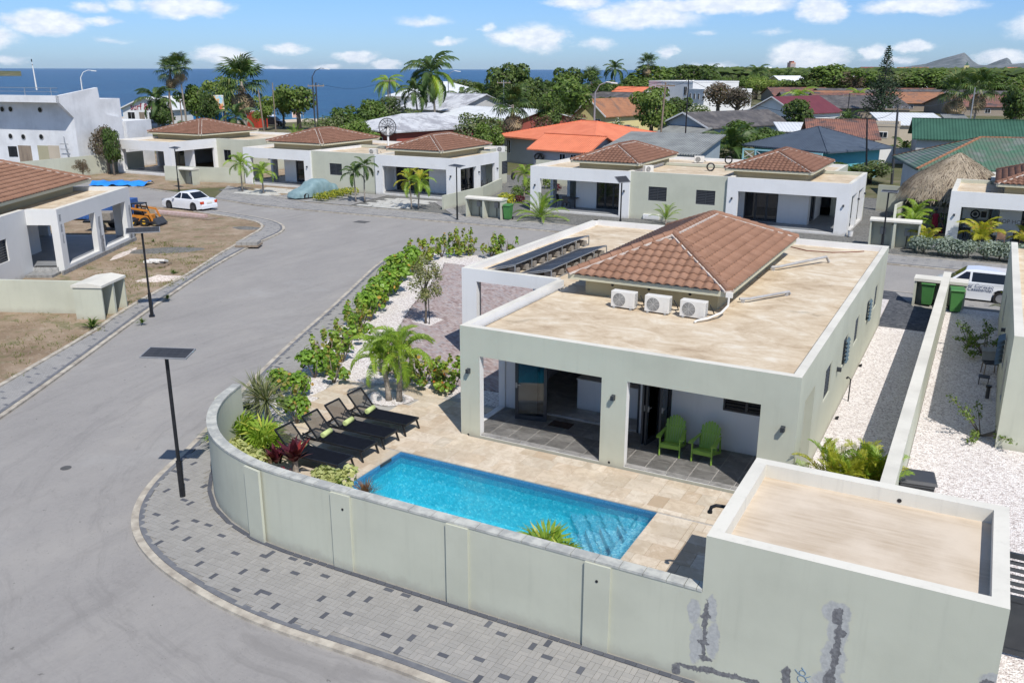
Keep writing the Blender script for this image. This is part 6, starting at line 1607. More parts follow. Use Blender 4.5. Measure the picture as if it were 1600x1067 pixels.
plant(*g_at(432, 722, .4), cord, 'smaller purple cordyline left of the large burgundy one', 'cordyline_plant', s=1.05)
plant(*g_at(447, 738, .3), bladeclump('leaves', L_PURPLE, 30, .4, .08, 15, 80, 12, .4, .1), 'low dark purple plant at the foot of the wall', 'cordyline_plant', s=.9)
plant(*g_at(415, 730, .4), bladeclump('leaves', L_YEL, 40, .4, .05, 15, 85, 13, .5), 'small yellow leaved plant below the wall coping', 'croton_plant', s=.9)
plant(*g_at(571, 762, .4), bladeclump('leaves', L_BROWNGRASS, 150, .42, .012, 30, 88, 14, .3), 'rusty brown grass tuft at the left pool corner', 'grass_tuft', s=1.6)
fanplant((*g_at(852, 846, .75), Zb), 12, 1.35, 'green fan palm peeking over the garden wall before the pool', 'fans')
fanplant((*g_at(880, 853, .75), Zb), 10, 1.05, 'smaller fan palm peeking over the wall right of the other', 'fans')
plant(*g_at(945, 875, .85), bladeclump('leaves', L_PURPLE, 40, .38, .02, 30, 88, 15, .2, .45), 'tiny dark spiky plant peeking over the wall at the pool steps', 'spiky_plant', s=1.0)
palm((-1.95, 20.9, ZL), .3, 'areca', 18, 'bushy golden green areca palm between villa and boundary wall', None, .84, .05, .04, (0, 0), 0, 28, 88, 5, trunks=[(-.3, 0, .35, (-.1, 0)), (.25, .15, .4, (.1, .05)), (0, -.15, .25, (0, -.1)), (.5, -.1, .3, (.1, 0))], name='areca_palm', mixk='arecag')
def leggy(loc, label, seed, s=1.0, m=L_LIGHT):
 r = random.Random(seed); spec = []; lob = []
 for k in range(11):
  a = r.uniform(0, 6.28); el = r.uniform(.25, 1.1); l = r.uniform(.9, 1.7)
  p1 = Vector((math.cos(a) * math.cos(el), math.sin(a) * math.cos(el), math.sin(el))) * l * .5; p2 = p1 * 1.9 + Vector((0, 0, -.1 * l))
  spec.append(([(0, 0, 0), p1, p2], [.02, .013, .005]))
  for q in (.45, .6, .75, .88, 1.0): v = p1.lerp(p2, (q - .4) / .6) if q > .5 else p1; lob.append((v.x, v.y, v.z, .14, .14, .12))
 t = shrub(loc, [('foliage', leafcloud('foliage', m, lob, 650, .09, seed, shell=.1)), ('stem', branches('stem', TRUNK, spec))], label, s=(s,) * 3)
 return t
leggy((*g_at(1535, 660, .5), ZL), 'leggy yellow green shrub beside the right neighbour wall', 21, 1.0)
leggy((*g_at(1540, 545, .4), ZL), 'wiry dark leaved shrub behind the little grey chair', 22, 1.1, L_MID)
leggy((*g_at(1515, 530, .4), ZL), 'straggly dark shrub left of the other wiry one in the gravel yard', 23, .9, L_MID)
palm((*g_at(1595, 480, .6), ZL), .2, 'areca', 10, 'small yellow palm half hidden by the right neighbour villa', None, .7, .04, .03, emin=0)
r = random.Random(9)
sil = [[('foliage', leafcloud('foliage', L_SILVER, [(r.uniform(-.4, .4), r.uniform(-.3, .3), r.uniform(.35, .65), .35, .35, .32) for _ in range(7)], 900, .12, 50 + k, shell=.5)), ('stem', branches('stem', TRUNK, [([(0, 0, 0), (0, 0, .6)], [.04, .02])]))] for k in range(3)]
for k in range(11):
 x = -2.75 + k * .78; a = ['at its left end', 'second from the left', 'third from the left', 'fourth from the left', 'fifth from the left', 'sixth from the left', 'seventh from the left', 'eighth from the left', 'ninth from the left', 'tenth from the left', 'at its right end'][k]
 shrub((x, 56.3 - .04 * k, ZL), sil[k % 3], 'silver leaved bush of the clipped hedge across the street, ' + a, 'shrub', 'silver_bush', 'silver hedge before the right villa', s=(1.15, 1.15, 1.2))
palm((-54.6, 57.3, ZL), 1.75, 'young', 13, 'small palm with white trunk left of the covered car', None, 1.05, .07, .05, emin=-30)
palm((*at(379, 300, 0)[:2], ZL), 2.3, 'young', 14, 'small round crowned palm before the low sage wall', None, 1.1, .06, .05, emin=-35)
palm((-44.6, 57.1, ZL), 2.4, 'coco', 11, 'slender dark green double palm before the sage wall', None, .42, .06, .04, trunks=[(0, 0, 2.3, (-.1, 0)), (.8, .1, 2.9, (.1, 0))], emin=-40)
palm((-38.6, 56.2, ZL), 2.2, 'young', 12, 'yellow green double palm before the dark glass doors', None, 1.05, .06, .05, trunks=[(0, 0, 2.1, (-.15, 0)), (.55, .1, 2.1, (.25, 0))], emin=-45, mixk='yel')
palm((*at(845, 345, 0)[:2], ZL), .15, 'date', 22, 'low feathery palm on dark gravel before the right double villa', None, 1.15, .1, .08, emin=-8)
palm((*at(1040, 352, 0)[:2], ZL), .3, 'date', 14, 'small palm tip rising behind the villa tiled roof', None, .7, .08, .06, emin=5)
palm((*at(1528, 392, 0)[:2], ZL + .2), .35, 'yel', 11, 'yellow palm before the porch of the right villa', None, 1.25, .07, .05, emin=15)
palm((*at(1600, 395, 0)[:2], ZL + .2), .3, 'yel', 11, 'yellow palm cut by the right picture edge', None, 1.0, .07, .05, emin=15)
palm((*at(1445, 392, 0)[:2], ZL), .4, 'yel', 10, 'yellow palm behind the silver hedge beside the meter box', None, 1.0, .06, .05, emin=10)
palm((*at(1424, 372, 0)[:2], ZL), .8, 'young', 12, 'green palm below the thatched palapa, nearer one', None, 1.05, .06, .05, emin=-20)
palm((*at(1428, 358, 0)[:2], ZL), .9, 'young', 12, 'green palm below the thatched palapa, farther one by the side wall', None, 1.1, .07, .05, emin=-25)
palm((*at(819, 312, 0)[:2], ZL), 2.0, 'young', 11, 'small dark palm between the two double villas', None, .9, .08, .06, emin=-30, mixk='coco' if 0 else None)
ly = [('foliage', leafcloud('foliage', L_YEL, [(0, 0, .35, .6, .5, .4)], 420, .14, 60, shell=.4, m2=L_LIGHT)), ('stem', branches('stem', TRUNK, [([(0, 0, 0), (0, 0, .4)], [.03, .02])]))]
lg = [('foliage', leafcloud('foliage', L_LIGHT, [(0, 0, .6, .5, .5, .6)], 520, .14, 61, shell=.4, m2=L_MID)), ('stem', branches('stem', TRUNK, [([(0, 0, 0), (0, 0, .6)], [.03, .02])]))]
lr = [('foliage', leafcloud('foliage', L_PURPLE, [(0, 0, .3, .4, .4, .3)], 300, .12, 62, shell=.4)), ('stem', branches('stem', TRUNK, [([(0, 0, 0), (0, 0, .3)], [.03, .02])]))]
shrub(at(790, 322, 0), ly, 'rounded yellow shrub right of the green bin', s=(1.6, 1.4, 1.4)); shrub(at(808, 315, 0), lg, 'upright green shrub along the kerbed bed between the villas', s=(1.1,) * 3)
shrub(at(825, 305, 0), lg, 'tall green shrub below the small dark palm', s=(1.2,) * 3); shrub(at(812, 318, 0), lr, 'small dark red plant in the kerbed bed', s=(1.1,) * 3)
shrub(at(858, 296, 0), lg, 'green shrub seen through the left porch opening', s=(1.3,) * 3); shrub(at(884, 290, 0), lg, 'green shrub deeper behind the left porch', s=(1.1,) * 3); shrub(at(870, 299, 0), lr, 'dark red plant behind the left porch', s=(1.1,) * 3)
hd = [('foliage', leafcloud('foliage', L_YEL, [(-.5 + .34 * k, rnd.uniform(-.1, .1), .35, .3, .3, .3) for k in range(4)], 520, .11, 63, shell=.5, m2=L_MID)), ('stem', branches('stem', TRUNK, [([(0, 0, 0), (0, 0, .3)], [.03, .02])]))]
a0, a1 = at(502, 316, 0), at(548, 306, 0)
for k in range(5):
 p = a0.lerp(a1, k / 4); shrub((p.x, p.y, ZL), hd, 'low yellow green hedge bush right of the covered car, ' + ['nearest the car', 'second from the car', 'in the middle', 'second from the palm', 'nearest the double palm'][k], 'shrub', 'hedge_bush', 'low hedge beside the covered car', rz=rnd.uniform(-.3, .3), s=(1.0, 1.2, 1.0))
b = MB(); r = random.Random(12)
for k in range(330):
 if k % 3: px, py = r.uniform(0, 440), r.uniform(380, 620)
 else: px, py = r.uniform(180, 330), r.uniform(380, 520)
 p = at(px, py, 0); 
 if not inside((p.x, p.y), LI + [(-75, 49), (-75, -20), (-26, -20)]) : continue
 cl = r.uniform(.1, .5)
 for q in range(r.randrange(5, 26)):
  a = r.uniform(0, 6.28); x = p.x + r.gauss(0, cl); y = p.y + r.gauss(0, cl); l = r.uniform(.05, .16); d = Vector((math.cos(a), math.sin(a), 0))
  b.add([(x, y, .08), (x + d.y * .02, y - d.x * .02, .08), (x + d.x * l * .7, y + d.y * l * .7, .08 + l)], [(0, 1, 2)])
  b.add([(x, y, .08), (x - d.y * .02, y + d.x * .02, .08), (x - d.x * l * .7, y + d.y * l * .5, .08 + l * .9)], [(0, 1, 2)])
setp(b.build('weeds', L_GRASS), 'scattered dry weeds on the dirt lot at the left', 'weeds', kind='stuff')
wt = bladeclump('leaves', L_MID, 60, .42, .03, 20, 85, 31, .5)
for (px, py, lb, s_) in ((145, 515, 'green weed clump against the corner of the meter box', 1.7), (262, 470, 'green weed growing in the pavement beside the lamp', .9), (222, 508, 'green weed in front of the meter box opening', .9), (240, 380, 'weed clump before the left villa post', .7), (272, 430, 'weed clump beside the pale gravel pile', .9)):
 p = at(px, py, 0); plant(p.x, p.y, wt, lb, 'weed', 'weed', s_, .08)
# ------------------------------------------------------------ garden furniture
def lounger(label, x, y, loc_rz=0):
 """head end at -X (backrest raised), foot end at +X"""
 t = thing('sun_lounger', label, 'sun lounger', (x, y, ZL + .02), loc_rz, 'black sun loungers in a row by the pool')
 L0, L1, W_, z = -.55, 1.02, .33, .34
 b = MB()
 for s in (-1, 1): b.bar((L0 - .62, s * W_, z - .03), (L1, s * W_, z), .035, .05)
 b.bar((L1, -W_, z), (L1, W_, z), .035, .05); b.bar((L0 - .62, -W_, z - .03), (L0 - .62, W_, z - .03), .035, .05); b.bar((L0, -W_, z), (L0, W_, z), .03)
 b.build('frame', BLACK, t)
 b = MB(); n = 10
 for i in range(n + 1):
  x_ = L0 + .02 + (L1 - L0 - .03) * i / n; zz_ = z + .025 - .012 * math.sin(PI * i / n)
  b.v += [(x_, -W_ + .01, zz_), (x_, W_ - .01, zz_)]
 for i in range(n): b.f.append([2 * i, 2 * i + 2, 2 * i + 3, 2 * i + 1]); b.m.append(0)
 for i in range(n + 1): x_, y_, z_ = b.v[2 * i]; b.v += [(x_, y_, z_ - .012), (x_, -y_, z_ - .012)]
 for i in range(n): q = 2 * (n + 1) + 2 * i; b.f.append([q + 1, q + 3, q + 2, q]); b.m.append(0)
 b.build('seat_sling', SLING, t)
 an = R(48); bl = .76; ex, ez = -math.cos(an), math.sin(an); top = (L0 + ex * bl, z + .02 + ez * bl)
 b = MB()
 for s in (-1, 1): b.bar((L0, s * (W_ - .01), z + .02), (top[0], s * (W_ - .01), top[1]), .035, .045)
 b.bar((top[0], -W_, top[1]), (top[0], W_, top[1]), .04, .045); b.bar((L0 + ex * .02, -W_, z + .03), (L0 + ex * .02, W_, z + .03), .03)
 o = b.build('backrest_frame', BLACK, t)
 MB().add([(L0, -W_ + .03, z + .035), (L0, W_ - .03, z + .035), (top[0], W_ - .03, top[1]), (top[0], -W_ + .03, top[1])], [(0, 1, 2, 3)]).build('backrest_sling', MESHF, o)
 b = MB(); b.bar((L0 + ex * .4, -W_ + .04, z + ez * .4), (L0 - .42, -W_ + .04, z - .02), .02).bar((L0 + ex * .4, W_ - .04, z + ez * .4), (L0 - .42, W_ - .04, z - .02), .02); b.build('backrest_prop', BLACK, t)
 for sx_, sy_ in ((L1 - .10, 1), (L1 - .10, -1), (L0 - .30, 1), (L0 - .30, -1)):
  MB().bar((sx_, sy_ * W_, z - .01), (sx_ + (.10 if sx_ > 0 else -.10), sy_ * (W_ + .02), 0), .035, .05).build('leg', BLACK, t)
 for s in (-1, 1): MB().bar((L0 + .05, s * (W_ + .03), z + .0), (L0 - .5, s * (W_ + .03), z + .11), .035, .03).build('armrest', BLACK, t)
 tw = thing('rolled_towel', 'rolled lime green towel on the ' + label.replace('black mesh ', ''), 'towel', (x + L0 + .06, y, ZL + .02 + z + .095), 0, 'rolled lime towels on the loungers')
 b = MB(); pts = []; k = 22
 for i in range(k): a = i * 2 * PI / 10; rr_ = .02 + .045 * i / k; pts.append((rr_ * math.cos(a), rr_ * math.sin(a)))
 b.tube([(0, -.2, 0), (0, -.195, 0), (0, .195, 0), (0, .2, 0)], [.07, .08, .08, .07], 16)
 b.tube([(q[0], -.201, q[1]) for q in pts], .006, 4, caps=False); b.tube([(q[0], .201, q[1]) for q in pts], .006, 4, caps=False)
 o = b.build('towel', TOWEL, tw, smooth=True); o.rotation_euler = (0, 0, .0); tw.rotation_euler = (0, 0, R(6))
 return t
for (yy_, lb) in ((16.80, 'sun lounger nearest the wall, partly behind the burgundy plants'), (17.88, 'second sun lounger counted from the wall'), (18.86, 'third sun lounger counted from the wall'), (19.90, 'farthest sun lounger, below the double palm')):
 lounger('black mesh ' + lb, -14.9, yy_, R(0))
def adirondack(x, y, rz, label):
 t = thing('garden_chair', label, 'chair', (x, y, .202), rz, 'green adirondack chairs on the porch'); W_ = .27
 for k in range(5):
  yy_ = -.30 + .095 * k * 1.15; zz_ = .36 - .030 * k * 1.1
  MB().obox((0, yy_, zz_), (.54, .085, .02), (R(-14), 0, 0)).build('seat_slat', GREEN, t)
 MB().obox((0, -.37, .30), (.56, .02, .12)).build('front_apron', GREEN, t)
 hs = [.70, .77, .82, .84, .82, .77, .70]; an = R(-20)
 for k in range(7):
  xx = (-3 + k) * .079; h = hs[k]; b = MB()
  w0, w1 = .030, .037
  pts = [(xx * .85 - w0, 0, 0), (xx * .85 + w0, 0, 0), (xx * 1.05 + w1, 0, h - .03), (xx * 1.05, 0, h + .005), (xx * 1.05 - w1, 0, h - .03)]
  b.v = [(p[0], -.01, p[2]) for p in pts] + [(p[0], .01, p[2]) for p in pts]
  b.f = [[0, 1, 2, 3, 4], [9, 8, 7, 6, 5]] + [[i, i + 5, (i + 1) % 5 + 5, (i + 1) % 5] for i in range(5)]; b.m = [0] * 7
  o = b.build('back_slat', GREEN, t); o.location = (0, .20, .20); o.rotation_euler = (an, 0, 0)
 b = MB().obox((0, .40, .66), (.60, .03, .06), (an, 0, 0)).obox((0, .235, .25), (.54, .03, .06), (an, 0, 0)); b.build('back_rail', GREEN, t)
 for s in (-1, 1):
  b = MB(); b.prism([(s * .27, -.46), (s * .40, -.44), (s * .42, -.30), (s * .36, .05), (s * .33, .42), (s * .27, .42), (s * .27, .0)], .56, .582); b.build('armrest', GREEN, t)
  MB().box(min(s * .28, s * .31), max(s * .28, s * .31), -.40, -.31, 0, .558).build('leg', GREEN, t)
  MB().bar((s * .265, -.38, .33), (s * .265, .62, .02), .025, .09).build('leg', GREEN, t)
  MB().bar((s * .30, .36, .56), (s * .30, .44, .10), .025, .05).build('arm_support', GREEN, t)
 t.scale = (.93, .93, .95)
 return t
adirondack(-6.68, 22.0, R(6), 'lime green slatted adirondack chair, left of the two on the porch')
adirondack(-5.74, 22.0, R(-2), 'lime green slatted adirondack chair, right of the two on the porch')
MATM = simple('dark brown coir', (0.045, 0.025, 0.018), (0.03, 0.018, 0.012), 30, 1, .6)
mt_ = thing('door_mat', 'dark brown door mat on the porch before the open glass door', 'door mat', (-10.2, 22.3, .2))
MB().box(-.33, .33, -.2, .2, .0, .02).build('mat', MATM, mt_)
for (px, py, lb) in ((1344, 573, 'small black garden spotlight in the gravel, far one'), (1307, 655, 'small black garden spotlight in the gravel, near one')):
 p = at(px, py, ZL); t = thing('garden_spotlight', lb, 'spotlight', p)
 MB().tube([(0, 0, 0), (0, 0, .07)], .05, 10).build('lamp_body', BLACK, t); MB().tube([(0, 0, .07), (.05, -.03, .1)], .03, 8).build('lamp_head', BLACK, t)
p = at(1325, 627, ZL); t = thing('garden_tap', 'black standpipe tap beside the villa side wall', 'tap', p)
MB().tube([(0, 0, 0), (0, 0, .75), (-.08, 0, .82)], .02, 8).build('pipe', BLACK, t); MB().tube([(-.08, 0, .82), (-.13, 0, .76)], .03, 8).build('spout', BLACK, t)
p = at(1545, 585, ZL); t = thing('garden_chair', 'small grey chair draped with a cloth on the right gravel yard', 'chair', p, R(15))
for (a, c_) in ((-.22, -.2), (.22, -.2), (-.22, .2), (.22, .2)): MB().bar((a * .9, c_ * .9, .42), (a, c_, 0), .03).build('leg', WOOD, t)
MB().box(-.24, .24, -.22, .22, .42, .45).build('seat', GREYBIN, t); MB().obox((0, .24, .68), (.5, .04, .45), (R(-10), 0, 0)).build('backrest', ACG, t)
b = MB()
for i in range(7):
 for j in range(5): b.v.append((-.3 + .1 * i, .16 + .05 * j, .93 - .06 * abs(j - 2) ** 1.3 + .02 * math.sin(i * 2 + j)))
for i in range(6):
 for j in range(4): b.f.append([i * 5 + j, (i + 1) * 5 + j, (i + 1) * 5 + j + 1, i * 5 + j + 1]); b.m.append(0)
b.build('cloth', ACG, t)
p = at(1536, 600, ZL); t = thing('stool', 'small dark square stool before the grey chair on the gravel', 'stool', p); MB().box(-.17, .17, -.17, .17, .26, .29).build('seat', GREYBIN, t); 
for (a, c_) in ((-.14, -.14), (.14, -.14), (-.14, .14), (.14, .14)): MB().bar((a, c_, .26), (a, c_, 0), .02).build('leg', BLACK, t)
p = at(1542, 622, ZL); t = thing('bollard_lamp', 'short grey bollard lamp on the right gravel yard', 'garden lamp', p); MB().tube([(0, 0, 0), (0, 0, .38)], .06, 10).build('post', GREYBIN, t); MB().tube([(0, 0, .38), (0, 0, .44)], .09, 10).build('cap', BLACK, t)
# ------------------------------------------------------------ vehicles
def car(label, loc, rz, paint, L=4.3, W_=1.68, H=1.45, kind='sedan', group=None, cat='car', name='parked_car', glass=None, plate=True):
 """front towards +X"""
 t = thing(name, label, cat, loc, rz, group); h = L / 2; wb = L * .30; wr = .31 if kind != 'suv' else .38; gr = .17 if kind != 'suv' else .25
 belt = .58 * H + (.02 if kind == 'sedan' else .03)
 if kind == 'sedan': top = [(h, .52), (h - .04, .62), (h - .5, .80), (h - 1.15, belt + .02), (-h + 1.0, belt + .05), (-h + .35, belt + .05), (-h + .06, belt - .03), (-h, .6)]; cab = [(h - 1.15, belt), (h - 1.95, H - .03), (h - 2.3, H), (-h + 1.75, H - .01), (-h + 1.5, H - .05), (-h + .72, belt + .03)]
 elif kind == 'hatch': top = [(h, .5), (h - .04, .64), (h - .4, .86), (h - .85, belt + .02), (-h + .3, belt + .04), (-h + .05, belt), (-h, .6)]; cab = [(h - .85, belt), (h - 1.55, H - .05), (h - 2.0, H), (-h + .75, H - .02), (-h + .4, H - .08), (-h + .12, belt + .02)]
 else: top = [(h, .6), (h - .04, .8), (h - .4, 1.0), (h - 1.1, belt + .02), (-h + .2, belt + .04), (-h + .05, belt), (-h, .7)]; cab = [(h - 1.1, belt), (h - 1.75, H - .06), (h - 2.2, H), (-h + .5, H - .02), (-h + .25, H - .08), (-h + .1, belt + .02)]
 def arch(cx, n=9): return [(cx + (wr + .06) * math.cos(a), wr + (wr + .06) * math.sin(a)) for a in [PI * k / (n - 1) for k in range(n)]]
 low = []
 prof = list(top) + [(-h, .45), (-h + .05, gr + .08)]
 for cx in (-wb, wb):
  a = arch(cx)[::-1]; a = [q for q in a if q[1] > gr]; prof += [(a[0][0], gr)] + a + [(a[-1][0], gr)]
 prof += [(h - .05, gr + .08), (h, .45)]
 n = len(prof); b = MB(); hw = W_ / 2
 for (s, w0) in ((-1, hw), (1, hw)):
  for (x, z) in prof:
   taper = 1 - .10 * max(0, (abs(x) - h + .55) / .55) ** 2; tum = 1 - .05 * max(0, (z - .62) / .4)
   b.v.append((x, s * w0 * taper * tum, z))
 b.f = [list(range(n)), list(range(n, 2 * n))[::-1]] + [[i, i + n, (i + 1) % n + n, (i + 1) % n] for i in range(n)]; b.m = [0] * len(b.f)
 o = b.build('body', paint, t); me = o.data
 bm = bmesh.new(); bm.from_mesh(me); bmesh.ops.recalc_face_normals(bm, faces=bm.faces)
 es = [e for e in bm.edges if len(e.link_faces) == 2 and e.calc_face_angle(0) > R(50) and (abs(e.verts[0].co.y) > hw * .6) and min(e.verts[0].co.z, e.verts[1].co.z) > .44 and abs(e.verts[0].co.y - e.verts[1].co.y) < .1]
 bmesh.ops.bevel(bm, geom=es, offset=.06, segments=3, affect='EDGES', profile=.6); bmesh.ops.triangulate(bm, faces=[f for f in bm.faces if len(f.verts) > 4]); bm.to_mesh(me); bm.free(); smooth(o, 32)
 n = len(cab); b = MB(); zb0 = cab[0][1]
 for s in (-1, 1):
  for (x, z) in cab: f = (z - belt) / (H - belt); b.v.append((x, s * (hw * .93 - .20 * max(0, f)), z))
 b.f = [list(range(n)), list(range(n, 2 * n))[::-1]] + [[i, i + n, (i + 1) % n + n, (i + 1) % n] for i in range(n)]; b.m = [0] * len(b.f)
 o = b.build('roof', paint, t); bm = bmesh.new(); bm.from_mesh(o.data); bmesh.ops.recalc_face_normals(bm, faces=bm.faces)
 es = [e for e in bm.edges if len(e.link_faces) == 2 and e.calc_face_angle(0) > R(40) and abs(e.verts[0].co.y - e.verts[1].co.y) < .1 and max(e.verts[0].co.z, e.verts[1].co.z) > belt + .05]
 bmesh.ops.bevel(bm, geom=es, offset=.05, segments=2, affect='EDGES'); bm.to_mesh(o.data); bm.free(); smooth(o, 30)
 def cp(x, z, s, off=.012): f = (z - belt) / (H - belt); return (x, s * (hw * .93 - .20 * f + off), z)
 z0, z1 = belt + .07, H - .12
 def xa(z): (x0, a), (x1, c_) = cab[0], cab[1]; return x0 + (x1 - x0) * (z - a) / (c_ - a)
 def xb(z): (x0, a), (x1, c_) = cab[-1], cab[-2]; return x0 + (x1 - x0) * (z - a) / (c_ - a)
 xm = .15 if kind != 'sedan' else -.02; xq = xb(z0) + .12
 for s in (-1, 1):
  MB().add([cp(xa(z0) - .16, z0, s), cp(xm + .05, z0, s), cp(xm + .05, z1, s), cp(xa(z1) - .12, z1, s)], [(0, 1, 2, 3) if s > 0 else (3, 2, 1, 0)]).build('side_window', DGLASS, t)
  MB().add([cp(xm - .05, z0, s), cp(xq, z0, s), cp(xb(z1) + .16, z1, s), cp(xm - .05, z1, s)], [(0, 1, 2, 3) if s > 0 else (3, 2, 1, 0)]).build('side_window', DGLASS, t)
  bevel(MB().box(xa(z0) - .28, xa(z0) - .12, min(s * hw * .97, s * (hw + .14)), max(s * hw * .97, s * (hw + .14)), belt + .02, belt + .14).build('wing_mirror', paint if kind != 'suv' else BLACK, t), .02)
  b = MB(); b.box(xm - .004, xm + .004, min(s * hw * .955, s * hw * .965), max(s * hw * .955, s * hw * .965), gr + .1, belt - .1)
  b.build('door_seam', DKGREY, t); MB().box(xm + .08, xm + .22, min(s * hw * .98, s * hw * 1.0), max(s * hw * .98, s * hw * 1.0), belt - .14, belt - .11).build('door_handle', paint, t)
  for cx in (-wb, wb):
   w1 = MB().tube([(cx, s * (hw - .2), wr), (cx, s * (hw + .005), wr)], wr, 20).build('wheel', TYRE, t)
   MB().tube([(cx, s * (hw + .006), wr), (cx, s * (hw + .012), wr)], wr * .62, 14).build('rim', RIM if kind != 'sedan' else GREYBIN, w1)
 def scr(a, c_, k0, k1, nm):
  (x0, za), (x1, zc) = a, c_; nv = Vector((zc - za, 0, -(x1 - x0))).normalized(); nv = nv if nv.z > 0 else -nv
  q = []
  for k, s in ((k0, -1), (k0, 1), (k1, 1), (k1, -1)):
   x = x0 + (x1 - x0) * k; z = za + (zc - za) * k; f = (z - belt) / (H - belt); q.append(Vector((x, s * (hw * .93 - .20 * f - .09), z)) + nv * .012)
  MB().add(q, [(0, 1, 2, 3)]).build(nm, DGLASS, t)
 scr(cab[0], cab[1], .08, .95, 'windscreen'); scr(cab[-1], cab[-2], .12, .92, 'rear_window')
 for s in (-1, 1):
  bevel(MB().box(-h - .012, -h + .16, min(s * hw * .62, s * hw * .925), max(s * hw * .62, s * hw * .925), belt - .26, belt - .06).build('tail_lamp', REDL, t), .02)
  bevel(MB().box(h - .2, h + .0, min(s * hw * .6, s * hw * .89), max(s * hw * .6, s * hw * .89), .58, .70).build('headlamp', RIM, t), .02)
 if plate: MB().box(-h - .02, -h - .001, -.25, .25, belt - .27, belt - .15).build('number_plate', COPING, t)
 bevel(MB().box(-h - .05, -h + .10, -hw * .88, hw * .88, gr + .05, .50).build('bumper', paint, t), .03)
 return t
pf, pr = at(262, 328, 0), at(338, 330, 0)
wf, wr_ = at(265, 327, 0), at(303, 331, 0)   # front and rear wheel on the near side
ax = (Vector(wf) - Vector(wr_)); ang = math.atan2(ax.y, ax.x)
cx = (Vector(wf) + Vector(wr_)) / 2; nrm = Vector((ax.y, -ax.x, 0)).normalized(); nrm = nrm if nrm.y > 0 else -nrm
print('sedan axle', ax.length)
car('white sedan parked by the unfinished lots with its rear to the camera', (cx.x + nrm.x * .8, cx.y + nrm.y * .8, .005), ang, CARW, 4.3, 1.68, 1.42, 'sedan')
hc = car('white hatchback with blue lettering on its door behind the bin shelter', (0.1, 46.1, .005), PI + R(-2), CARW, 3.9, 1.66, 1.5, 'hatch')
INK = simple('navy lettering', (0.03, 0.06, 0.16), None, 3, .5)
text_part('door_text', 'Discover Cura\u00e7ao', .23, INK, hc, (.02, .845, .80), (PI / 2, 0, PI), .002, shear=.25)
text_part('door_text', 'with Casabanda!', .23, INK, hc, (-.05, .845, .63), (PI / 2, 0, PI), .002, shear=.25)
cc = thing('covered_car', 'car under a wrinkled grey blue fabric cover beside the low hedge', 'covered car', (*at(480, 305, 0)[:2], .09), 0)
pA, pB = at(444, 309, .3), at(513, 300, .3); dv_ = pB - pA; cc.rotation_euler = (0, 0, math.atan2(dv_.y, dv_.x)); cc.location = ((pA.x + pB.x) / 2 + .2, (pA.y + pB.y) / 2 + .6, .09)
LL = max(4.3, min(5.0, dv_.length)); print('cover', dv_.length)
b = MB(); nu, nv_ = 60, 40
prof = [(0, .25, .55), (.06, .62, .74), (.2, .80, .84), (.3, .92, .86), (.42, 1.33, .80), (.55, 1.46, .78), (.72, 1.40, .79), (.86, 1.02, .82), (.95, .92, .78), (1, .35, .6)]
def pr_(u, k):
 for a, c_ in zip(prof, prof[1:]):
  if a[0] <= u <= c_[0]: f = (u - a[0]) / (c_[0] - a[0]); f = f * f * (3 - 2 * f); return a[k] + (c_[k] - a[k]) * f
for i in range(nu + 1):
 u = i / nu; hh = pr_(u, 1); hw = pr_(u, 2)
 for j in range(nv_ + 1):
  th = PI * j / nv_; c_ = math.cos(th); s = math.sin(th)
  y = hw * math.copysign(abs(c_) ** .55, c_); z = .12 + (hh - .12) * s ** .62
  fold = .025 * mn.noise(Vector((u * 11, y * 1.2, z * 1.4))) + .018 * math.sin(u * 46 + 2.5 * mn.noise(Vector((u * 4, y, z)))) * (1 - s) 
  b.v.append(((u - .5) * LL, y * (1 + fold * 1.6), z + fold))
for i in range(nu):
 for j in range(nv_): b.f.append([i * (nv_ + 1) + j, (i + 1) * (nv_ + 1) + j, (i + 1) * (nv_ + 1) + j + 1, i * (nv_ + 1) + j + 1]); b.m.append(0)
b.f.append([j for j in range(nv_ + 1)]); b.m.append(0); b.f.append([nu * (nv_ + 1) + j for j in range(nv_ + 1)][::-1]); b.m.append(0)
b.build('cover', simple('grey blue cover fabric', (0.22, 0.32, 0.34), (0.16, 0.25, 0.27), 2, .7, .4, bscale=14), cc, smooth=True)
for s in (-1, 1):
 for x in (-.3, .3): MB().tube([(x * LL, s * .62, .22), (x * LL, s * .84, .22)], .25, 16).build('wheel', TYRE, cc)
p = at(226, 353, 0); OR = simple('orange machine paint', (0.62, 0.24, 0.03), (0.5, 0.19, 0.03), 3, .5, .05)
sk = thing('skid_steer_loader', 'orange skid steer loader with dark bucket beside the left villa', 'loader', (p.x, p.y, .07), R(20)); sk.scale = (.72,) * 3; 
bevel(MB().box(-1.2, .9, -.55, .55, .35, 1.0).build('body', OR, sk), .05)
b = MB()
for s in (-1, 1): b.bar((-1.0, s * .75, .6), (-1.1, s * .75, 1.75), .18, .14).bar((-1.1, s * .75, 1.7), (.9, s * .75, 1.45), .2, .14).bar((.9, s * .75, 1.45), (1.35, s * .75, .5), .16, .12)
b.build('lift_arms', OR, sk)
b = MB()
for s in (-1, 1): b.bar((.35, s * .5, 1.0), (.1, s * .5, 2.0), .08).bar((-.85, s * .5, 1.0), (-.8, s * .5, 2.0), .08)
b.box(-.9, .2, -.55, .55, 2.0, 2.08); b.build('cab_frame', BLACK, sk)
MB().box(-.7, .1, -.42, .42, 1.0, 1.5).build('seat', GREYBIN, sk)
for s in (-1, 1):
 for x in (-.65, .5):
  w1 = MB().tube([(x, s * .58, .40), (x, s * .92, .40)], .42, 18).build('wheel', TYRE, sk); MB().tube([(x, s * .921, .4), (x, s * .93, .4)], .2, 12).build('rim', simple('yellow rim', (0.75, 0.45, 0.04)), w1)
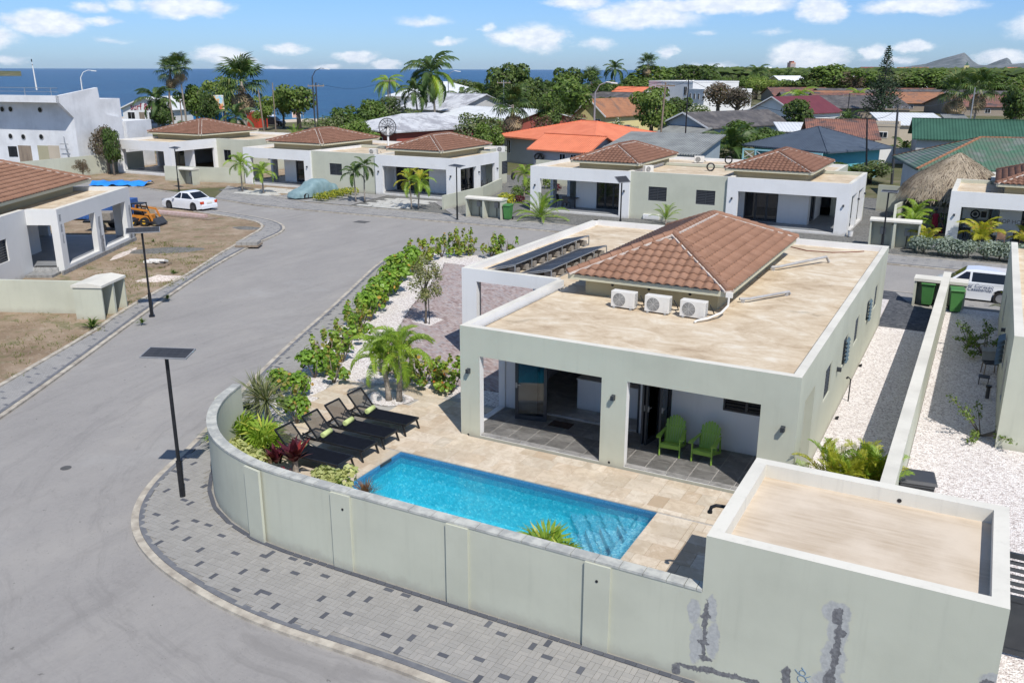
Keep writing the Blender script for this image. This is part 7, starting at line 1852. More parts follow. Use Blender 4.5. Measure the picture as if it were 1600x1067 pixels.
b = MB(); b.add([(1.3, -.85, .25), (1.95, -.85, .12), (1.9, -.85, .2), (1.45, -.85, .75), (1.3, .85, .25), (1.95, .85, .12), (1.9, .85, .2), (1.45, .85, .75)], [(0, 1, 2, 3), (7, 6, 5, 4), (0, 4, 5, 1), (3, 7, 4, 0), (2, 6, 7, 3)]); b.build('bucket', GREYBIN, sk)
BLUEF = simple('blue site fence sheet', (0.04, 0.12, 0.36), (0.03, 0.09, 0.28), 1.5, .6, .2)
t = thing('site_container', 'blue site container seen through the porch of the left villa', 'container', (*at(164, 344, 0)[:2], .07), R(22))
bevel(MB().box(-3, 2.2, -.8, .8, .1, 1.45).build('box', BLUEF, t), .03); b = MB()
for k in range(19): b.box(-2.85 + k * .265, -2.75 + k * .265, -.83, -.8, .2, 1.4)
b.build('ribs', BLUEF, t, kind='stuff')
t = thing('trailer', 'dark flatbed trailer with load seen through the left villa porch', 'trailer', (*at(176, 362, 0)[:2], .07), R(28))
MB().box(-1.6, 1.6, -.6, .6, .6, .72).build('deck', BLACK, t); MB().bar((1.8, 0, .6), (2.8, 0, .5), .1).build('drawbar', BLACK, t)
for s in (-1, 1): MB().tube([(-.3, s * .82, .35), (-.3, s * 1.0, .35)], .33, 16).build('wheel', TYRE, t)
bevel(MB().box(-1.2, .2, -.5, .5, .72, 1.25).build('load', BLOCK, t), .05); MB().box(1.0, 1.5, -.815, -.8, .6, .7).build('tail_lamp', REDL, t)
p = at(245, 415, .1); t = thing('pallet', 'wooden pallet with grey bags on the dirt lot', 'pallet', (p.x, p.y, .07), R(25))
for k in range(5): MB().box(-.6, .6, -.5 + k * .23, -.38 + k * .23, .1, .12).build('board', WOOD, t)
for k in range(3): MB().box(-.6, .6, -.5 + k * .46, -.42 + k * .46, 0, .1).build('bearer', WOOD, t)
p = at(243, 411, .2); t2 = thing('bag_stack', 'crumpled grey white bags lying on the wooden pallet', 'bags', (p.x, p.y, .19), R(25))
for k in range(4):
 o = MB().obox((-.35 + .25 * k, .05 * (k % 2), .08 + .05 * (k % 2)), (.5, .4, .14), (0, .1 * k, .5 * k)).build('bag', ACW, t2); bevel(o, .05, 3, 20)
p = at(389, 384, .1); t = thing('pallet', 'paving stones stacked on a flat pallet at the pavement end', 'pallet', (p.x, p.y, .1), R(28))
MB().box(-.7, .7, -.5, .5, 0, .1).build('bearer', WOOD, t)
pb = brickmesh('paver', .3, .2, .1, PAVE, .01)
for i in range(4):
 for j in range(4):
  for k in range(2): inst('paver', pb, t, (-.48 + .32 * i, -.33 + .22 * j, .2 + .1 * k), (0, 0, rnd.uniform(-.1, .1)))
def pile(label, c, rx, ry, h, m, nm, rz=0):
 b = MB(); n1, n2 = 26, 9; r = random.Random(int(rx * 100))
 for j in range(n2 + 1):
  for i in range(n1):
   a = 2 * PI * i / n1; s = j / n2; k = 1 + .25 * mn.noise(Vector((math.cos(a) * 1.2, math.sin(a) * 1.2, rx)))
   b.v.append((math.cos(a) * rx * s * k, math.sin(a) * ry * s * k, h * (1 - s) ** 1.3 * (1 + .3 * mn.noise(Vector((math.cos(a) * s * 3, math.sin(a) * s * 3, 1)))) - .02 * s))
 for j in range(n2):
  for i in range(n1): b.f.append([j * n1 + i, (j + 1) * n1 + i, (j + 1) * n1 + (i + 1) % n1, j * n1 + (i + 1) % n1]); b.m.append(0)
 o = b.build(nm, m, smooth=True); o.location = (c[0], c[1], .075); o.rotation_euler = (0, 0, rz)
 if o.data.polygons[len(o.data.polygons) // 2].normal.z < 0: o.data.flip_normals()
 return setp(o, label, 'pile')
PALEG = gravel('pale pink gravel', [(0, (.5, .42, .36)), (1, (.74, .66, .6))], 14)
pile('pale pinkish gravel pile beside the left pavement', at(250, 438, 0), 1.35, .75, .22, PALEG, 'gravel_pile', R(50))
pile('flat dark grey gravel heap on the dirt lot', at(260, 393, 0), 2.6, 1.1, .12, GGRAVEL, 'gravel_heap', R(40))
pile('small dark gravel patch near the pavement corner', at(385, 358, 0), 1.5, .8, .06, GGRAVEL, 'gravel_heap', R(10))
pile('thin pale rubble strip along the left villa plinth', at(195, 398, 0), 2.2, .35, .1, PALEG, 'rubble_strip', R(118))
t = thing('pallet_stack', 'long low stack of pink and white bricks behind the loader', 'brick stack', (*at(287, 340, 0)[:2], .07), R(2))
pk = simple('pink brick', (0.42, 0.25, 0.23), (0.55, 0.45, 0.42), 2, .9, .3); kb = brickmesh('brick', .40, .20, .2, pk, .01)
for i in range(11):
 for j in range(2): inst('brick', kb, t, (-2.3 + .43 * i, -.2 + .24 * j, .3), (0, 0, rnd.uniform(-.06, .06)))
MB().box(-2.6, 2.9, -.5, .4, 0, .08).build('board', WOOD, t)
TARP = simple('blue tarpaulin', (0.02, 0.20, 0.62), (0.03, 0.27, 0.75), 1.2, .4, .3, bscale=4)
b = MB()
p0 = at(190, 285, .3)
for i in range(25):
 for j in range(9): b.v.append(((i / 24 - .5) * 5.2, (j / 8 - .5) * 2.2, .25 + .28 * mn.noise(Vector((i * .33, j * .45, 2))) - .22 * (abs(j / 4 - 1) ** 3)))
for i in range(24):
 for j in range(8): b.f.append([i * 9 + j, (i + 1) * 9 + j, (i + 1) * 9 + j + 1, i * 9 + j + 1]); b.m.append(0)
o = b.build('tarpaulin', TARP, smooth=True); o.location = (p0.x, p0.y, .12); o.rotation_euler = (0, 0, R(25)); setp(o, 'bright blue tarpaulin sheet spread on the dirt lot', 'tarpaulin')
t = thing('tile_stack', 'stack of roof tiles on a pallet in the unfinished portico', 'tile stack', (-71.2 + 2.0, 61.2, .1), .1)
for k in range(5):
 for i in range(4): inst('tile', brickmesh('tile', .33, 1.0, .2, PAVE, .02) if (k == 0 and i == 0) else bpy.data.meshes['tile.001'] if 0 else tilebox(.33, 1.0, PAVE, 'stacked_tile'), t, (-.5 + .34 * i + rnd.uniform(-.03, .03), 0, .15 + .2 * k))
p = at(1428, 330, 0)
for (px, py, lb) in ((565, 347, 'dark rectangular drain cover in the middle of the street'),):
 p = at(px, py, 0); t = thing('drain_cover', lb, 'drain cover', (p.x, p.y, .003), R(5)); MB().box(-.5, .5, -.4, .4, 0, .006).build('cover', DARKGAP, t)
for (px, py, lb) in ((103, 731, 'small dark round cover in the asphalt bottom left'),):
 p = at(px, py, 0); t = thing('valve_cover', lb, 'drain cover', (p.x, p.y, .003)); MB().tube([(0, 0, 0), (0, 0, .006)], .14, 18).build('cover', DARKGAP, t)
def simplechair(x, y, z, rz, label, m, leg=BLACK, group=None):
 t = thing('chair', label, 'chair', (x, y, z), rz, group)
 bevel(MB().box(-.24, .24, -.22, .22, .43, .47).build('seat', m, t), .015); bevel(MB().obox((0, .24, .70), (.46, .04, .46), (R(-10), 0, 0)).build('backrest', m, t), .015)
 for (a, c_) in ((-.2, -.18), (.2, -.18), (-.2, .18), (.2, .18)): MB().bar((a, c_, .43), (a * 1.1, c_ * 1.15, 0), .03).build('leg', leg, t)
 return t
def table(x, y, z, w_, d, label, m, leg=BLACK, h=.74):
 t = thing('table', label, 'table', (x, y, z)); MB().box(-w_ / 2, w_ / 2, -d / 2, d / 2, h - .04, h).build('tabletop', m, t)
 for (a, c_) in ((-1, -1), (1, -1), (-1, 1), (1, 1)): MB().box(a * (w_ / 2 - .08) - .03, a * (w_ / 2 - .08) + .03, c_ * (d / 2 - .08) - .03, c_ * (d / 2 - .08) + .03, 0, h - .041).build('leg', leg, t)
 return t
table(-28.0, 62.2, .2, 1.2, .9, 'small dark dining table on the left porch of the double villa', GREYBIN)
for k, (x, y, a, lb) in enumerate(((-28.9, 62.2, 90, 'dark porch chair left of the small dining table'), (-28.0, 61.4, 180, 'dark porch chair in front of the small dining table'), (-27.6, 62.95, 0, 'dark porch chair behind the small dining table'))): simplechair(x, y, .2, R(a), lb, GREYBIN)
table(.1, 62.6, .2, 2.2, .95, 'long grey dining table in the porch of the right villa', GREYP)
simplechair(-.3, 61.7, .2, R(180), 'white shell chair in front of the long dining table', WHITE); simplechair(.9, 61.7, .2, R(190), 'white chair with striped back at the long dining table', WHITE); simplechair(-1.0, 62.7, .2, R(90), 'dark armchair at the left head of the dining table', GREYBIN)
for k, (x, lb) in enumerate(((1.15, 'salmon wooden bench chair holding black bags, left part'), (2.35, 'salmon wooden chair right of the black bag'))): simplechair(x, 60.3, .2, R(180), lb, PINK, PINK)
t = thing('bag', 'black backpack standing on the salmon bench', 'bag', (1.95, 60.2, .2)); bevel(MB().box(-.2, .2, -.12, .12, .45, .95).build('body', BLACK, t), .06, 3); MB().box(-.3, .3, -.2, .2, .41, .449).build('strap', BLACK, t)
for (x, y, lb) in ((-38.0 - .9, 67.0, 'dark reclining chair in the side porch of the middle villa, front one'), (-38.9, 68.0, 'dark reclining chair in the side porch of the middle villa, rear one')): simplechair(x, y, .2, R(-70), lb, GREYBIN)
t = thing('bucket', 'white paint bucket at the corner of the right double villa', 'bucket', (*at(1328, 372, 0)[:2], .1)); MB().tube([(0, 0, 0), (0, 0, .36)], [.14, .17], 14).build('body', WHITE, t); MB().tube([(0, 0, .36), (0, 0, .38)], .18, 14).build('rim', ACG, t)
t = thing('planter_box', 'small white box on the gravel before the sage wall', 'box', (*at(1018, 345, 0)[:2], .1)); bevel(MB().box(-.6, .6, -.2, .2, 0, .35).build('body', WHITE, t), .02); MB().box(-.55, .55, -.15, .15, .35, .36).build('lid', ACW, t)
def small_ac(x, y, rz, label): return ac_unit(x, y, 3.17, rz, label)
small_ac(-21.7, 61.6, R(60), 'white air conditioner at the right corner of the left tiled roof across the street'); small_ac(-20.6, 70.5, R(20), 'white air conditioner far back on the flat roof across the street')
small_ac(-47.2, 63.2, R(0), 'white air conditioner between the two tiled roofs of the middle villa'); small_ac(-38.9, 70.9, R(30), 'white air conditioner behind the right tiled roof of the middle villa')
small_ac(-65.6, 79.0, 0, 'left of two white air conditioners on the unfinished villa flat roof'); small_ac(-64.2, 79.6, 0, 'right of two white air conditioners on the unfinished villa flat roof')
for (px, py, lb) in ((1110, 267, 'black vent ring standing on the flat roof, larger one'), (1138, 256, 'black vent ring next to the tiled roof edge')):
 p = at(px, py, 3.2); t = thing('roof_vent', lb, 'roof vent', p, R(20)); b = MB()
 b.tube([(.26 * math.cos(a), 0, .28 + .26 * math.sin(a)) for a in [k * PI / 9 for k in range(19)]], .06, 6, caps=False); b.build('ring', BLACK, t); MB().box(-.1, .1, -.1, .1, -.03, .03).build('foot', BLACK, t)
t = thing('hose_reel', 'black hose reel on the sage side wall of the middle villa', 'hose reel', (-37.9 - 2.0 + 2.0 + .06, 71.2, 1.1)); MB().tube([(0, 0, 0), (.12, 0, 0)], .33, 16).build('drum', BLACK, t); MB().tube([(.12, 0, 0), (.15, 0, 0)], .1, 10).build('hub', GREYBIN, t)
# ------------------------------------------------------------ palapa
pp = thing('palapa', 'round thatched palapa with shaggy straw roof beside the right villa', 'thatched hut', (-2.0, 70.3, 0)); pp.scale = (1.12, 1.12, 1.04)
THATCH = leaf('palm thatch', (0.26, 0.21, 0.15), (0.44, 0.37, 0.28), (0.16, 0.12, 0.09), 1.2, .05, .95, .02)
rr_, rh_ = 3.0, 2.2
b = MB(); n = 40
for k in range(n): a = 2 * PI * k / n; b.v.append((math.cos(a) * rr_, math.sin(a) * rr_, 2.35))
for k in range(n): a = 2 * PI * k / n; b.v.append((math.cos(a) * rr_ * .45, math.sin(a) * rr_ * .45, 2.35 + rh_ * .56))
b.v.append((0, 0, 2.25 + rh_ * .93))
for k in range(n): b.f += [[k, (k + 1) % n, n + (k + 1) % n, n + k], [n + k, n + (k + 1) % n, 2 * n]]; b.m += [0, 0]
b.build('roof_core', BARK, pp)
b = MB(); r = random.Random(77)
for k in range(6500):
 a = r.uniform(0, 2 * PI); s = r.random() ** .6; R0 = rr_ * s * 1.02
 def zz2(q): return 2.35 + (rh_ * (1 - q / rr_) ** .82 if q < rr_ else -(q - rr_) * 1.6)
 l = r.uniform(.45, .85); a2 = a + r.uniform(-.12, .12); q1 = R0 + l * .75
 p0 = Vector((math.cos(a) * R0, math.sin(a) * R0, zz2(R0) + r.uniform(.03, .16))); p1 = Vector((math.cos(a2) * q1, math.sin(a2) * q1, zz2(q1) + r.uniform(-.05, .16)))
 sd_ = Vector((-math.sin(a), math.cos(a), 0)) * r.uniform(.015, .04)
 b.add([p0 - sd_, p0 + sd_, p1 + sd_ * .5, p1 - sd_ * .5], [(0, 1, 2, 3)])
for k in range(900):
 a = r.uniform(0, 2 * PI); R0 = rr_ * r.uniform(.93, 1.04); l = r.uniform(.25, .6); sd_ = Vector((-math.sin(a), math.cos(a), 0)) * .03
 p0 = Vector((math.cos(a) * R0, math.sin(a) * R0, 2.42)); p1 = p0 + Vector((math.cos(a) * .12, math.sin(a) * .12, -l)); b.add([p0 - sd_, p0 + sd_, p1 + sd_ * .3, p1 - sd_ * .3], [(0, 1, 2, 3)])
b.build('thatch', THATCH, pp, kind='stuff')
for k in range(6): a = k * PI / 3 + .55; MB().tube([(math.cos(a) * 2.5, math.sin(a) * 2.5, 0), (math.cos(a) * 2.5, math.sin(a) * 2.5, 2.6)], .07, 8).build('post', WOOD, pp)
bevel(MB().box(-1.2, 1.0, 1.5, 2.0, 0, 1.1).build('bar_counter', GREYP, pp), .02)
t = thing('bench', 'white built bench under the palapa', 'bench', (-3.2, 70.6, 0)); bevel(MB().box(-1.5, 1.2, -.4, .3, 0, .45).build('seat', WHITE, t), .02); bevel(MB().box(-1.5, 1.2, .301, .5, 0, .9).build('backrest', WHITE, t), .02)
t = thing('planter', 'grey planter with tall cactus next to the villa wall', 'planter', (-2.35, 64.8, .0)); bevel(MB().box(-.3, .3, -.3, .3, 0, .5).build('pot', GREYBIN, t), .02)
for k in range(4): MB().tube([(-.2 + .13 * k, .05 * (-1) ** k, .45), (-.22 + .15 * k, .05, 1.2 + .12 * (k % 2))], [.07, .045], 8).build('stem', L_PALM, t)
slab('terrace', [(-4.4, 58.2), (-1.9, 58.2), (-1.9, 66), (-.5, 72), (-5.0, 72), (-5.0, 64)], ZL + .03, PORCHL)
# ------------------------------------------------------------ people
SKIN = simple('dark skin', (0.10, 0.055, 0.035), None, 3, .6, .02)
CRIM = simple('crimson cloth', (0.33, 0.01, 0.035), (0.25, 0.008, 0.03), 4, .8, .3)
def person(label, loc, rz, joints, edges, rads, cloth, hair=True):
 t = thing('person', label, 'person', loc, rz)
 me = bpy.data.meshes.new('body'); me.from_pydata(joints, edges, []); o = bpy.data.objects.new('body', me); C.objects.link(o); o.parent = t
 sk_ = o.modifiers.new('skin', 'SKIN'); sub = o.modifiers.new('sub', 'SUBSURF'); sub.levels = sub.render_levels = 2
 for i, v in enumerate(me.skin_vertices[0].data): v.radius = (rads[i], rads[i] * (.8 if rads[i] > .09 else 1)); v.use_root = (i == 0)
 bpy.context.view_layer.update(); dg = bpy.context.evaluated_depsgraph_get(); nm_ = bpy.data.meshes.new_from_object(o.evaluated_get(dg)); o.modifiers.clear(); o.data = nm_
 nm_.materials.clear(); nm_.materials.append(SKIN); nm_.polygons.foreach_set('use_smooth', [True] * len(nm_.polygons))
 for nm2, pts, rr2_, m in cloth: MB().tube(pts, rr2_, 16, caps=False).build(nm2, m, t, smooth=True)
 return t
J = [(0, 0, .92), (0, 0, 1.12), (0, .0, 1.34), (0, 0, 1.46), (0, -.02, 1.53), (0, -.02, 1.66),
  (-.17, 0, 1.38), (-.27, -.02, 1.12), (-.30, -.12, .90), (-.31, -.16, .80),
  (.17, 0, 1.38), (.26, 0, 1.12), (.27, -.05, .88), (.27, -.07, .79),
  (-.09, 0, .88), (-.11, -.03, .48), (-.12, .02, .09), (-.13, -.13, .04),
  (.09, 0, .88), (.11, .02, .48), (.12, .06, .09), (.13, -.09, .04)]
E_ = [(0, 1), (1, 2), (2, 3), (3, 4), (4, 5), (2, 6), (6, 7), (7, 8), (8, 9), (2, 10), (10, 11), (11, 12), (12, 13), (0, 14), (14, 15), (15, 16), (16, 17), (0, 18), (18, 19), (19, 20), (20, 21)]
RD = [.14, .125, .14, .06, .075, .10, .06, .042, .032, .035, .06, .042, .032, .035, .09, .06, .04, .035, .09, .06, .04, .035]
p = at(1457, 371, 0)
pe = person('person in a sleeveless crimson dress standing beside the palapa terrace', (p.x, p.y, ZL + .035), R(15), J, E_, RD,
 [('dress', [(0, 0, .62), (0, 0, .92), (0, 0, 1.08), (0, 0, 1.3), (0, 0, 1.42)], [.26, .205, .155, .19, .13], CRIM), ('hair', [(0, .0, 1.60), (0, 0, 1.68), (0, 0, 1.755), (0, 0, 1.775)], [.10, .115, .08, .01], BLACK)])
J2 = [(x, y, z) for (x, y, z) in J]; sh_ = -.42
J2 = [(x, y, max(.04, z + sh_)) for (x, y, z) in J]
J2[15] = (-.13, -.42, .52); J2[16] = (-.13, -.44, .12); J2[17] = (-.13, -.58, .05); J2[19] = (.13, -.42, .52); J2[20] = (.13, -.44, .12); J2[21] = (.13, -.58, .05); J2[8] = (-.24, -.3, .62); J2[9] = (-.2, -.4, .6); J2[12] = (.22, -.3, .62); J2[13] = (.18, -.4, .6)
p = at(1478, 377, 0)
person('person in dark clothes sitting low against the villa post behind the hedge', (p.x - .4, p.y, ZL + .03), R(-60), J2, E_, RD,
 [('shirt', [(0, 0, .42), (0, 0, .66), (0, 0, .88), (0, 0, 1.0)], [.18, .165, .195, .12], BLACK), ('skirt', [(0, .02, .50), (0, -.25, .55), (0, -.44, .50)], [.19, .2, .17], CRIM), ('hair', [(0, 0, 1.18), (0, 0, 1.26), (0, 0, 1.335), (0, 0, 1.35)], [.10, .115, .08, .01], BLACK)])
t = thing('stool', 'low wooden block under the sitting person beside the villa post', 'stool', (p.x - .4, p.y, ZL + .03), R(-60)); MB().box(-.2, .2, -.15, .25, 0, .38).build('seat', WOOD, t); MB().box(-.22, .22, -.17, .27, .38, .41).build('cushion', BLACK, t)
MESHL = MESHF.copy(); MESHL.node_tree.nodes['Mix Shader'].inputs[0].default_value = .3
MESHL.node_tree.nodes['Principled BSDF'].inputs['Base Color'].default_value = (.5, .5, .5, 1)
# ------------------------------------------------------------ the neighbourhood beyond
def bld(A, B, depth, zw, zr, kind, roofm, wallm, label, wins=(), doors=(), over=.45, name='house', cat='house', ridgem=None, ridge_f=.5, group=None, thick=.12):
 A = Vector((A[0], A[1])); B = Vector((B[0], B[1])); d = B - A; L = d.length; an = math.atan2(d.y, d.x)
 t = thing(name, label, cat, (A.x, A.y, -.02), an, group); b = MB(); o = over; yr = depth * ridge_f
 if kind == 'gable_y':
  b.v = [(0, 0, 0), (L, 0, 0), (L, depth, 0), (0, depth, 0), (0, 0, zw), (L, 0, zw), (L, depth, zw), (0, depth, zw), (L / 2, 0, zr), (L / 2, depth, zr)]
  b.f = [[0, 1, 5, 8, 4], [1, 2, 6, 5], [2, 3, 7, 9, 6], [3, 0, 4, 7]]
 elif kind == 'gable_x':
  b.v = [(0, 0, 0), (L, 0, 0), (L, depth, 0), (0, depth, 0), (0, 0, zw), (L, 0, zw), (L, depth, zw), (0, depth, zw), (0, yr, zr), (L, yr, zr)]
  b.f = [[0, 1, 5, 4], [1, 2, 6, 9, 5], [2, 3, 7, 6], [3, 0, 4, 8, 7]]
 elif kind == 'shed':
  b.v = [(0, 0, 0), (L, 0, 0), (L, depth, 0), (0, depth, 0), (0, 0, zw), (L, 0, zw), (L, depth, zr), (0, depth, zr)]
  b.f = [[0, 1, 5, 4], [1, 2, 6, 5], [2, 3, 7, 6], [3, 0, 4, 7]]
 else:
  b.box(0, L, 0, depth, 0, zw if kind != 'flat' else zr)
 b.m = [0] * len(b.f); b.build('wall', wallm, t)
 def roofpanel(pts, nm='roof'):
  bb = MB(); n = len(pts); bb.v = [tuple(p) for p in pts] + [(p[0], p[1], p[2] - thick) for p in pts]
  bb.f = [list(range(n)), list(range(n, 2 * n))[::-1]] + [[i, n + i, n + (i + 1) % n, (i + 1) % n] for i in range(n)]; bb.m = [0] * len(bb.f); return bb.build(nm, roofm, t)
 e = .13
 if kind == 'gable_y':
  s = (zr - zw) / (L / 2); zo = zw - s * o + e
  roofpanel([(-o, -o, zo), (L / 2, -o, zr + e), (L / 2, depth + o, zr + e), (-o, depth + o, zo)]); roofpanel([(L + o, depth + o, zo), (L / 2 + .002, depth + o, zr + e), (L / 2 + .002, -o, zr + e), (L + o, -o, zo)])
  bb = MB(); bb.bar((-o, -o - .03, zo - .03), (L / 2, -o - .03, zr + e - .03), .05, .2).bar((L + o, -o - .03, zo - .03), (L / 2, -o - .03, zr + e - .03), .05, .2); bb.build('bargeboard', WHITE, t)
 elif kind == 'gable_x':
  s = (zr - zw) / yr; zo = zw - s * o + e; s2 = (zr - zw) / (depth - yr)
  roofpanel([(-o, -o, zo), (L + o, -o, zo), (L + o, yr, zr + e), (-o, yr, zr + e)]); roofpanel([(L + o, depth + o, zw - s2 * o + e), (-o, depth + o, zw - s2 * o + e), (-o, yr + .002, zr + e), (L + o, yr + .002, zr + e)])
  MB().bar((-o, yr, zr + e + .01), (L + o, yr, zr + e + .01), .3, .06).build('ridge', roofm, t)
 elif kind == 'shed': roofpanel([(-o, -o, zw + e), (L + o, -o, zw + e), (L + o, depth + o, zr + e), (-o, depth + o, zr + e)])
 elif kind == 'hip':
  hr = min(L, depth) / 2 + o
  if L > depth: ra, rb = (hr - o, depth / 2, zr), (L - hr + o, depth / 2, zr)
  else: ra, rb = (L / 2, hr - o, zr), (L / 2, depth - hr + o, zr)
  c = [(-o, -o, zw), (L + o, -o, zw), (L + o, depth + o, zw), (-o, depth + o, zw)]; bb = MB()
  bb.v = c + [ra, rb] + [(p[0], p[1], p[2] - .16) for p in c]
  bb.f = ([[0, 1, 5, 4], [1, 2, 5], [2, 3, 4, 5], [3, 0, 4]] if L > depth else [[0, 1, 4], [1, 2, 5, 4], [2, 3, 5], [3, 0, 4, 5]]) + [[0, 6, 7, 1], [1, 7, 8, 2], [2, 8, 9, 3], [3, 9, 6, 0], [9, 8, 7, 6]]
  bb.m = [0] * len(bb.f); bb.build('roof', roofm, t)
  cap = MB()
  for q, a in ((0, ra), (1, rb if L > depth else ra), (2, rb), (3, ra if L > depth else rb)): cap.bar(c[q], a, .22, .09)
  cap.bar(ra, rb, .22, .1); cap.build('ridge', ridgem or roofm, t)
 elif kind == 'flat':
  bb = MB(); bb.wall((-.05, -.05), (L + .05, -.05), zr, zr + .35, .2, [], 0).wall((L + .05, .15), (L + .05, depth + .05), zr, zr + .35, .2, [], 0).wall((L - .15, depth + .05), (-.05, depth + .05), zr, zr + .35, .2, [], 0).wall((-.05, depth - .15), (-.05, .15), zr, zr + .35, .2, [], 0)
  bb.build('parapet', wallm, t, kind='stuff'); MB().box(.15, L - .15, .15, depth - .15, zr, zr + .1).build('roof', roofm, t)
 for (x, z, w_, h_) in wins:
  x_ = x * L if x <= 1 else x; f = MB().box(x_ - w_ / 2 - .07, x_ + w_ / 2 + .07, -.05, -.002, z - h_ / 2 - .07, z + h_ / 2 + .07).build('window', WHITE, t)
  MB().box(x_ - w_ / 2, x_ + w_ / 2, -.07, -.051, z - h_ / 2, z + h_ / 2).build('pane', DGLASS, f); MB().box(x_ - .02, x_ + .02, -.085, -.071, z - h_ / 2, z + h_ / 2).build('mullion', WHITE, f)
 for (x, w_, h_) in doors: x_ = x * L if x <= 1 else x; MB().box(x_ - w_ / 2, x_ + w_ / 2, -.06, -.002, .02, h_).build('door', WOOD, t)
 return t
V2 = lambda v: (v[0], v[1])
def px_at(px, py, z): v = at(px, py, z); return (v.x, v.y)
bw_c = px_at(91, 150, 7.2)
t = thing('white_building', 'large white two storey building with round windows at the left edge', 'building', (-105, 77, 0), 0)
dl = Vector((-.984, -.18)); drn = Vector((-.18, .984)); A = Vector(px_at(91, 150, 7.75)) + drn * 1.6
def F(u, v, z): p = A + dl * u + drn * v; return (p.x, p.y, z)
def bwi(px, py, dd, off=Vector((0, 0))):
 d = direction(px, py); n_ = Vector((-dd.y, dd.x)); A_ = A + off; s = A_.dot(n_) / (d.x * n_.x + d.y * n_.y); q = Vector((d.x * s, d.y * s)); return (q - A_).dot(dd), CAM_H + d.z * s
def bwu(px, py): return bwi(px, py, dl)
zt0 = bwi(91, 150, dl, -drn * 1.6)[1]; zt1 = bwi(91, 161, dl, -drn * 1.6)[1]; zt2 = bwi(91, 184, dl)[1]
pr = [bwi(px, py, drn) for px, py in ((152, 137), (155, 152), (160, 172), (168, 180), (190, 184), (190, 260))]; print('bw', zt0, zt1, zt2, pr)
W_ = 44
b = MB()
b.add([F(0, 0, -.1), F(W_, 0, -.1), F(W_, 0, zt1), F(0, 0, zt1)], [(0, 1, 2, 3)])
b.add([F(0, -1.6, zt1), F(W_, -1.6, zt1), F(W_, -1.6, zt0), F(0, -1.6, zt0)], [(0, 1, 2, 3)]); b.add([F(0, 0, zt1 - .01), F(W_, 0, zt1 - .01), F(W_, -1.6, zt1 - .01), F(0, -1.6, zt1 - .01)], [(0, 1, 2, 3)])
b.add([F(0, -1.6, zt0), F(W_, -1.6, zt0), F(W_, -1.3, zt0), F(0, -1.3, zt0)], [(0, 1, 2, 3)]); b.add([F(0, -1.3, zt0), F(W_, -1.3, zt0), F(W_, -1.3, zt0 - .5), F(0, -1.3, zt0 - .5)], [(0, 1, 2, 3)])
b.add([F(0, -1.3, zt0 - .5), F(W_, -1.3, zt0 - .5), F(W_, pr[0][0], zt0 - .5), F(0, pr[0][0], zt0 - .5)], [(0, 1, 2, 3)])
prof = [(0, -.1), (0, zt2), (-1.6, zt1), (-1.6, zt0)] + pr[:5] + [(pr[4][0], -.1)]
for uu in (0, .35): b.add([F(uu, v, z) for v, z in prof], [tuple(range(len(prof)))])
for (v0, z0_), (v1, z1_) in zip(prof[1:], prof[2:]): b.add([F(0, v0, z0_), F(.35, v0, z0_), F(.35, v1, z1_), F(0, v1, z1_)], [(0, 1, 2, 3)])
b.build('wall', OLDWHITE, t, world=True)
vr0 = bwi(155, 152, drn)[0]
MB().prism([F(.4, vr0, 0)[:2], F(14, vr0, 0)[:2], F(14, pr[4][0] + .5, 0)[:2], F(.4, pr[4][0] + .5, 0)[:2]], -.1, bwi(190, 154, drn)[1]).build('rear_block', OLDWHITE, t, world=True)
v2_ = bwi(236, 196, drn)[0]
MB().prism([F(-.05, pr[4][0] + .51, 0)[:2], F(9, pr[4][0] + .51, 0)[:2], F(9, v2_, 0)[:2], F(-.05, v2_, 0)[:2]], -.1, bwi(205, 189, drn)[1]).build('side_wing', OLDWHITE, t, world=True)
def fpanel(nm, u0, u1, z0, z1, m, v=-.03):
 return MB().add([F(u0, v, z0), F(u1, v, z0), F(u1, v, z1), F(u0, v, z1), F(u0, v + .03, z0), F(u1, v + .03, z0), F(u1, v + .03, z1), F(u0, v + .03, z1)], [(0, 1, 2, 3), (3, 2, 6, 7), (0, 3, 7, 4), (1, 5, 6, 2)]).build(nm, m, t, world=True)
for (px0, px1, py0, py1, m, nm) in ((62, 75, 228, 252, TANWALL, 'door'), (32, 48, 228, 253, BARK, 'door'), (15, 19, 229, 245, BLACK, 'window'), (21, 26, 229, 245, BLACK, 'window'), (78, 92, 228, 248, BEIGE, 'panel')):
 u0, z1 = bwu(px1, py0); u1, z0 = bwu(px0, py1); fpanel(nm, u0, u1, max(z0, .05), z1, WOOD if m is BARK else m)
for (px, py) in ((17, 213), (37, 214), (65, 214), (4, 171), (17, 171), (63, 172)):
 u, z = bwu(px, py); b = MB(); p = Vector(F(u, 0, z)); nn = -Vector((drn.x, drn.y, 0)); b.tube([p, p + nn * .05], .30, 14); b.build('round_window', GREYP, t, world=True); MB().tube([p + nn * .051, p + nn * .06], .24, 14).build('pane', DGLASS, t, world=True)
b = MB()
for k in range(9): b.tube([F(1 + 3.2 * k, -1.4, zt0), F(1 + 3.2 * k, -1.4, zt0 + .7)], .03, 6)
b.tube([F(.2, -1.4, zt0 + .7), F(28, -1.4, zt0 + .7)], .03, 6); b.tube([F(.2, -1.4, zt0 + .35), F(28, -1.4, zt0 + .35)], .02, 6); b.build('railing', STEEL, t, world=True)
b = MB()
for k in range(3): b.tube([F(.6, -.2 - .2 * k, .1), F(1.2, -.4, 3.4 + .2 * k)], .05, 6)
for k in range(6): b.tube([F(.6, -.6, .6 + k * .5), F(1.6, -.6, .6 + k * .5)], .04, 5)
b.build('ladder', STEEL, t, world=True)
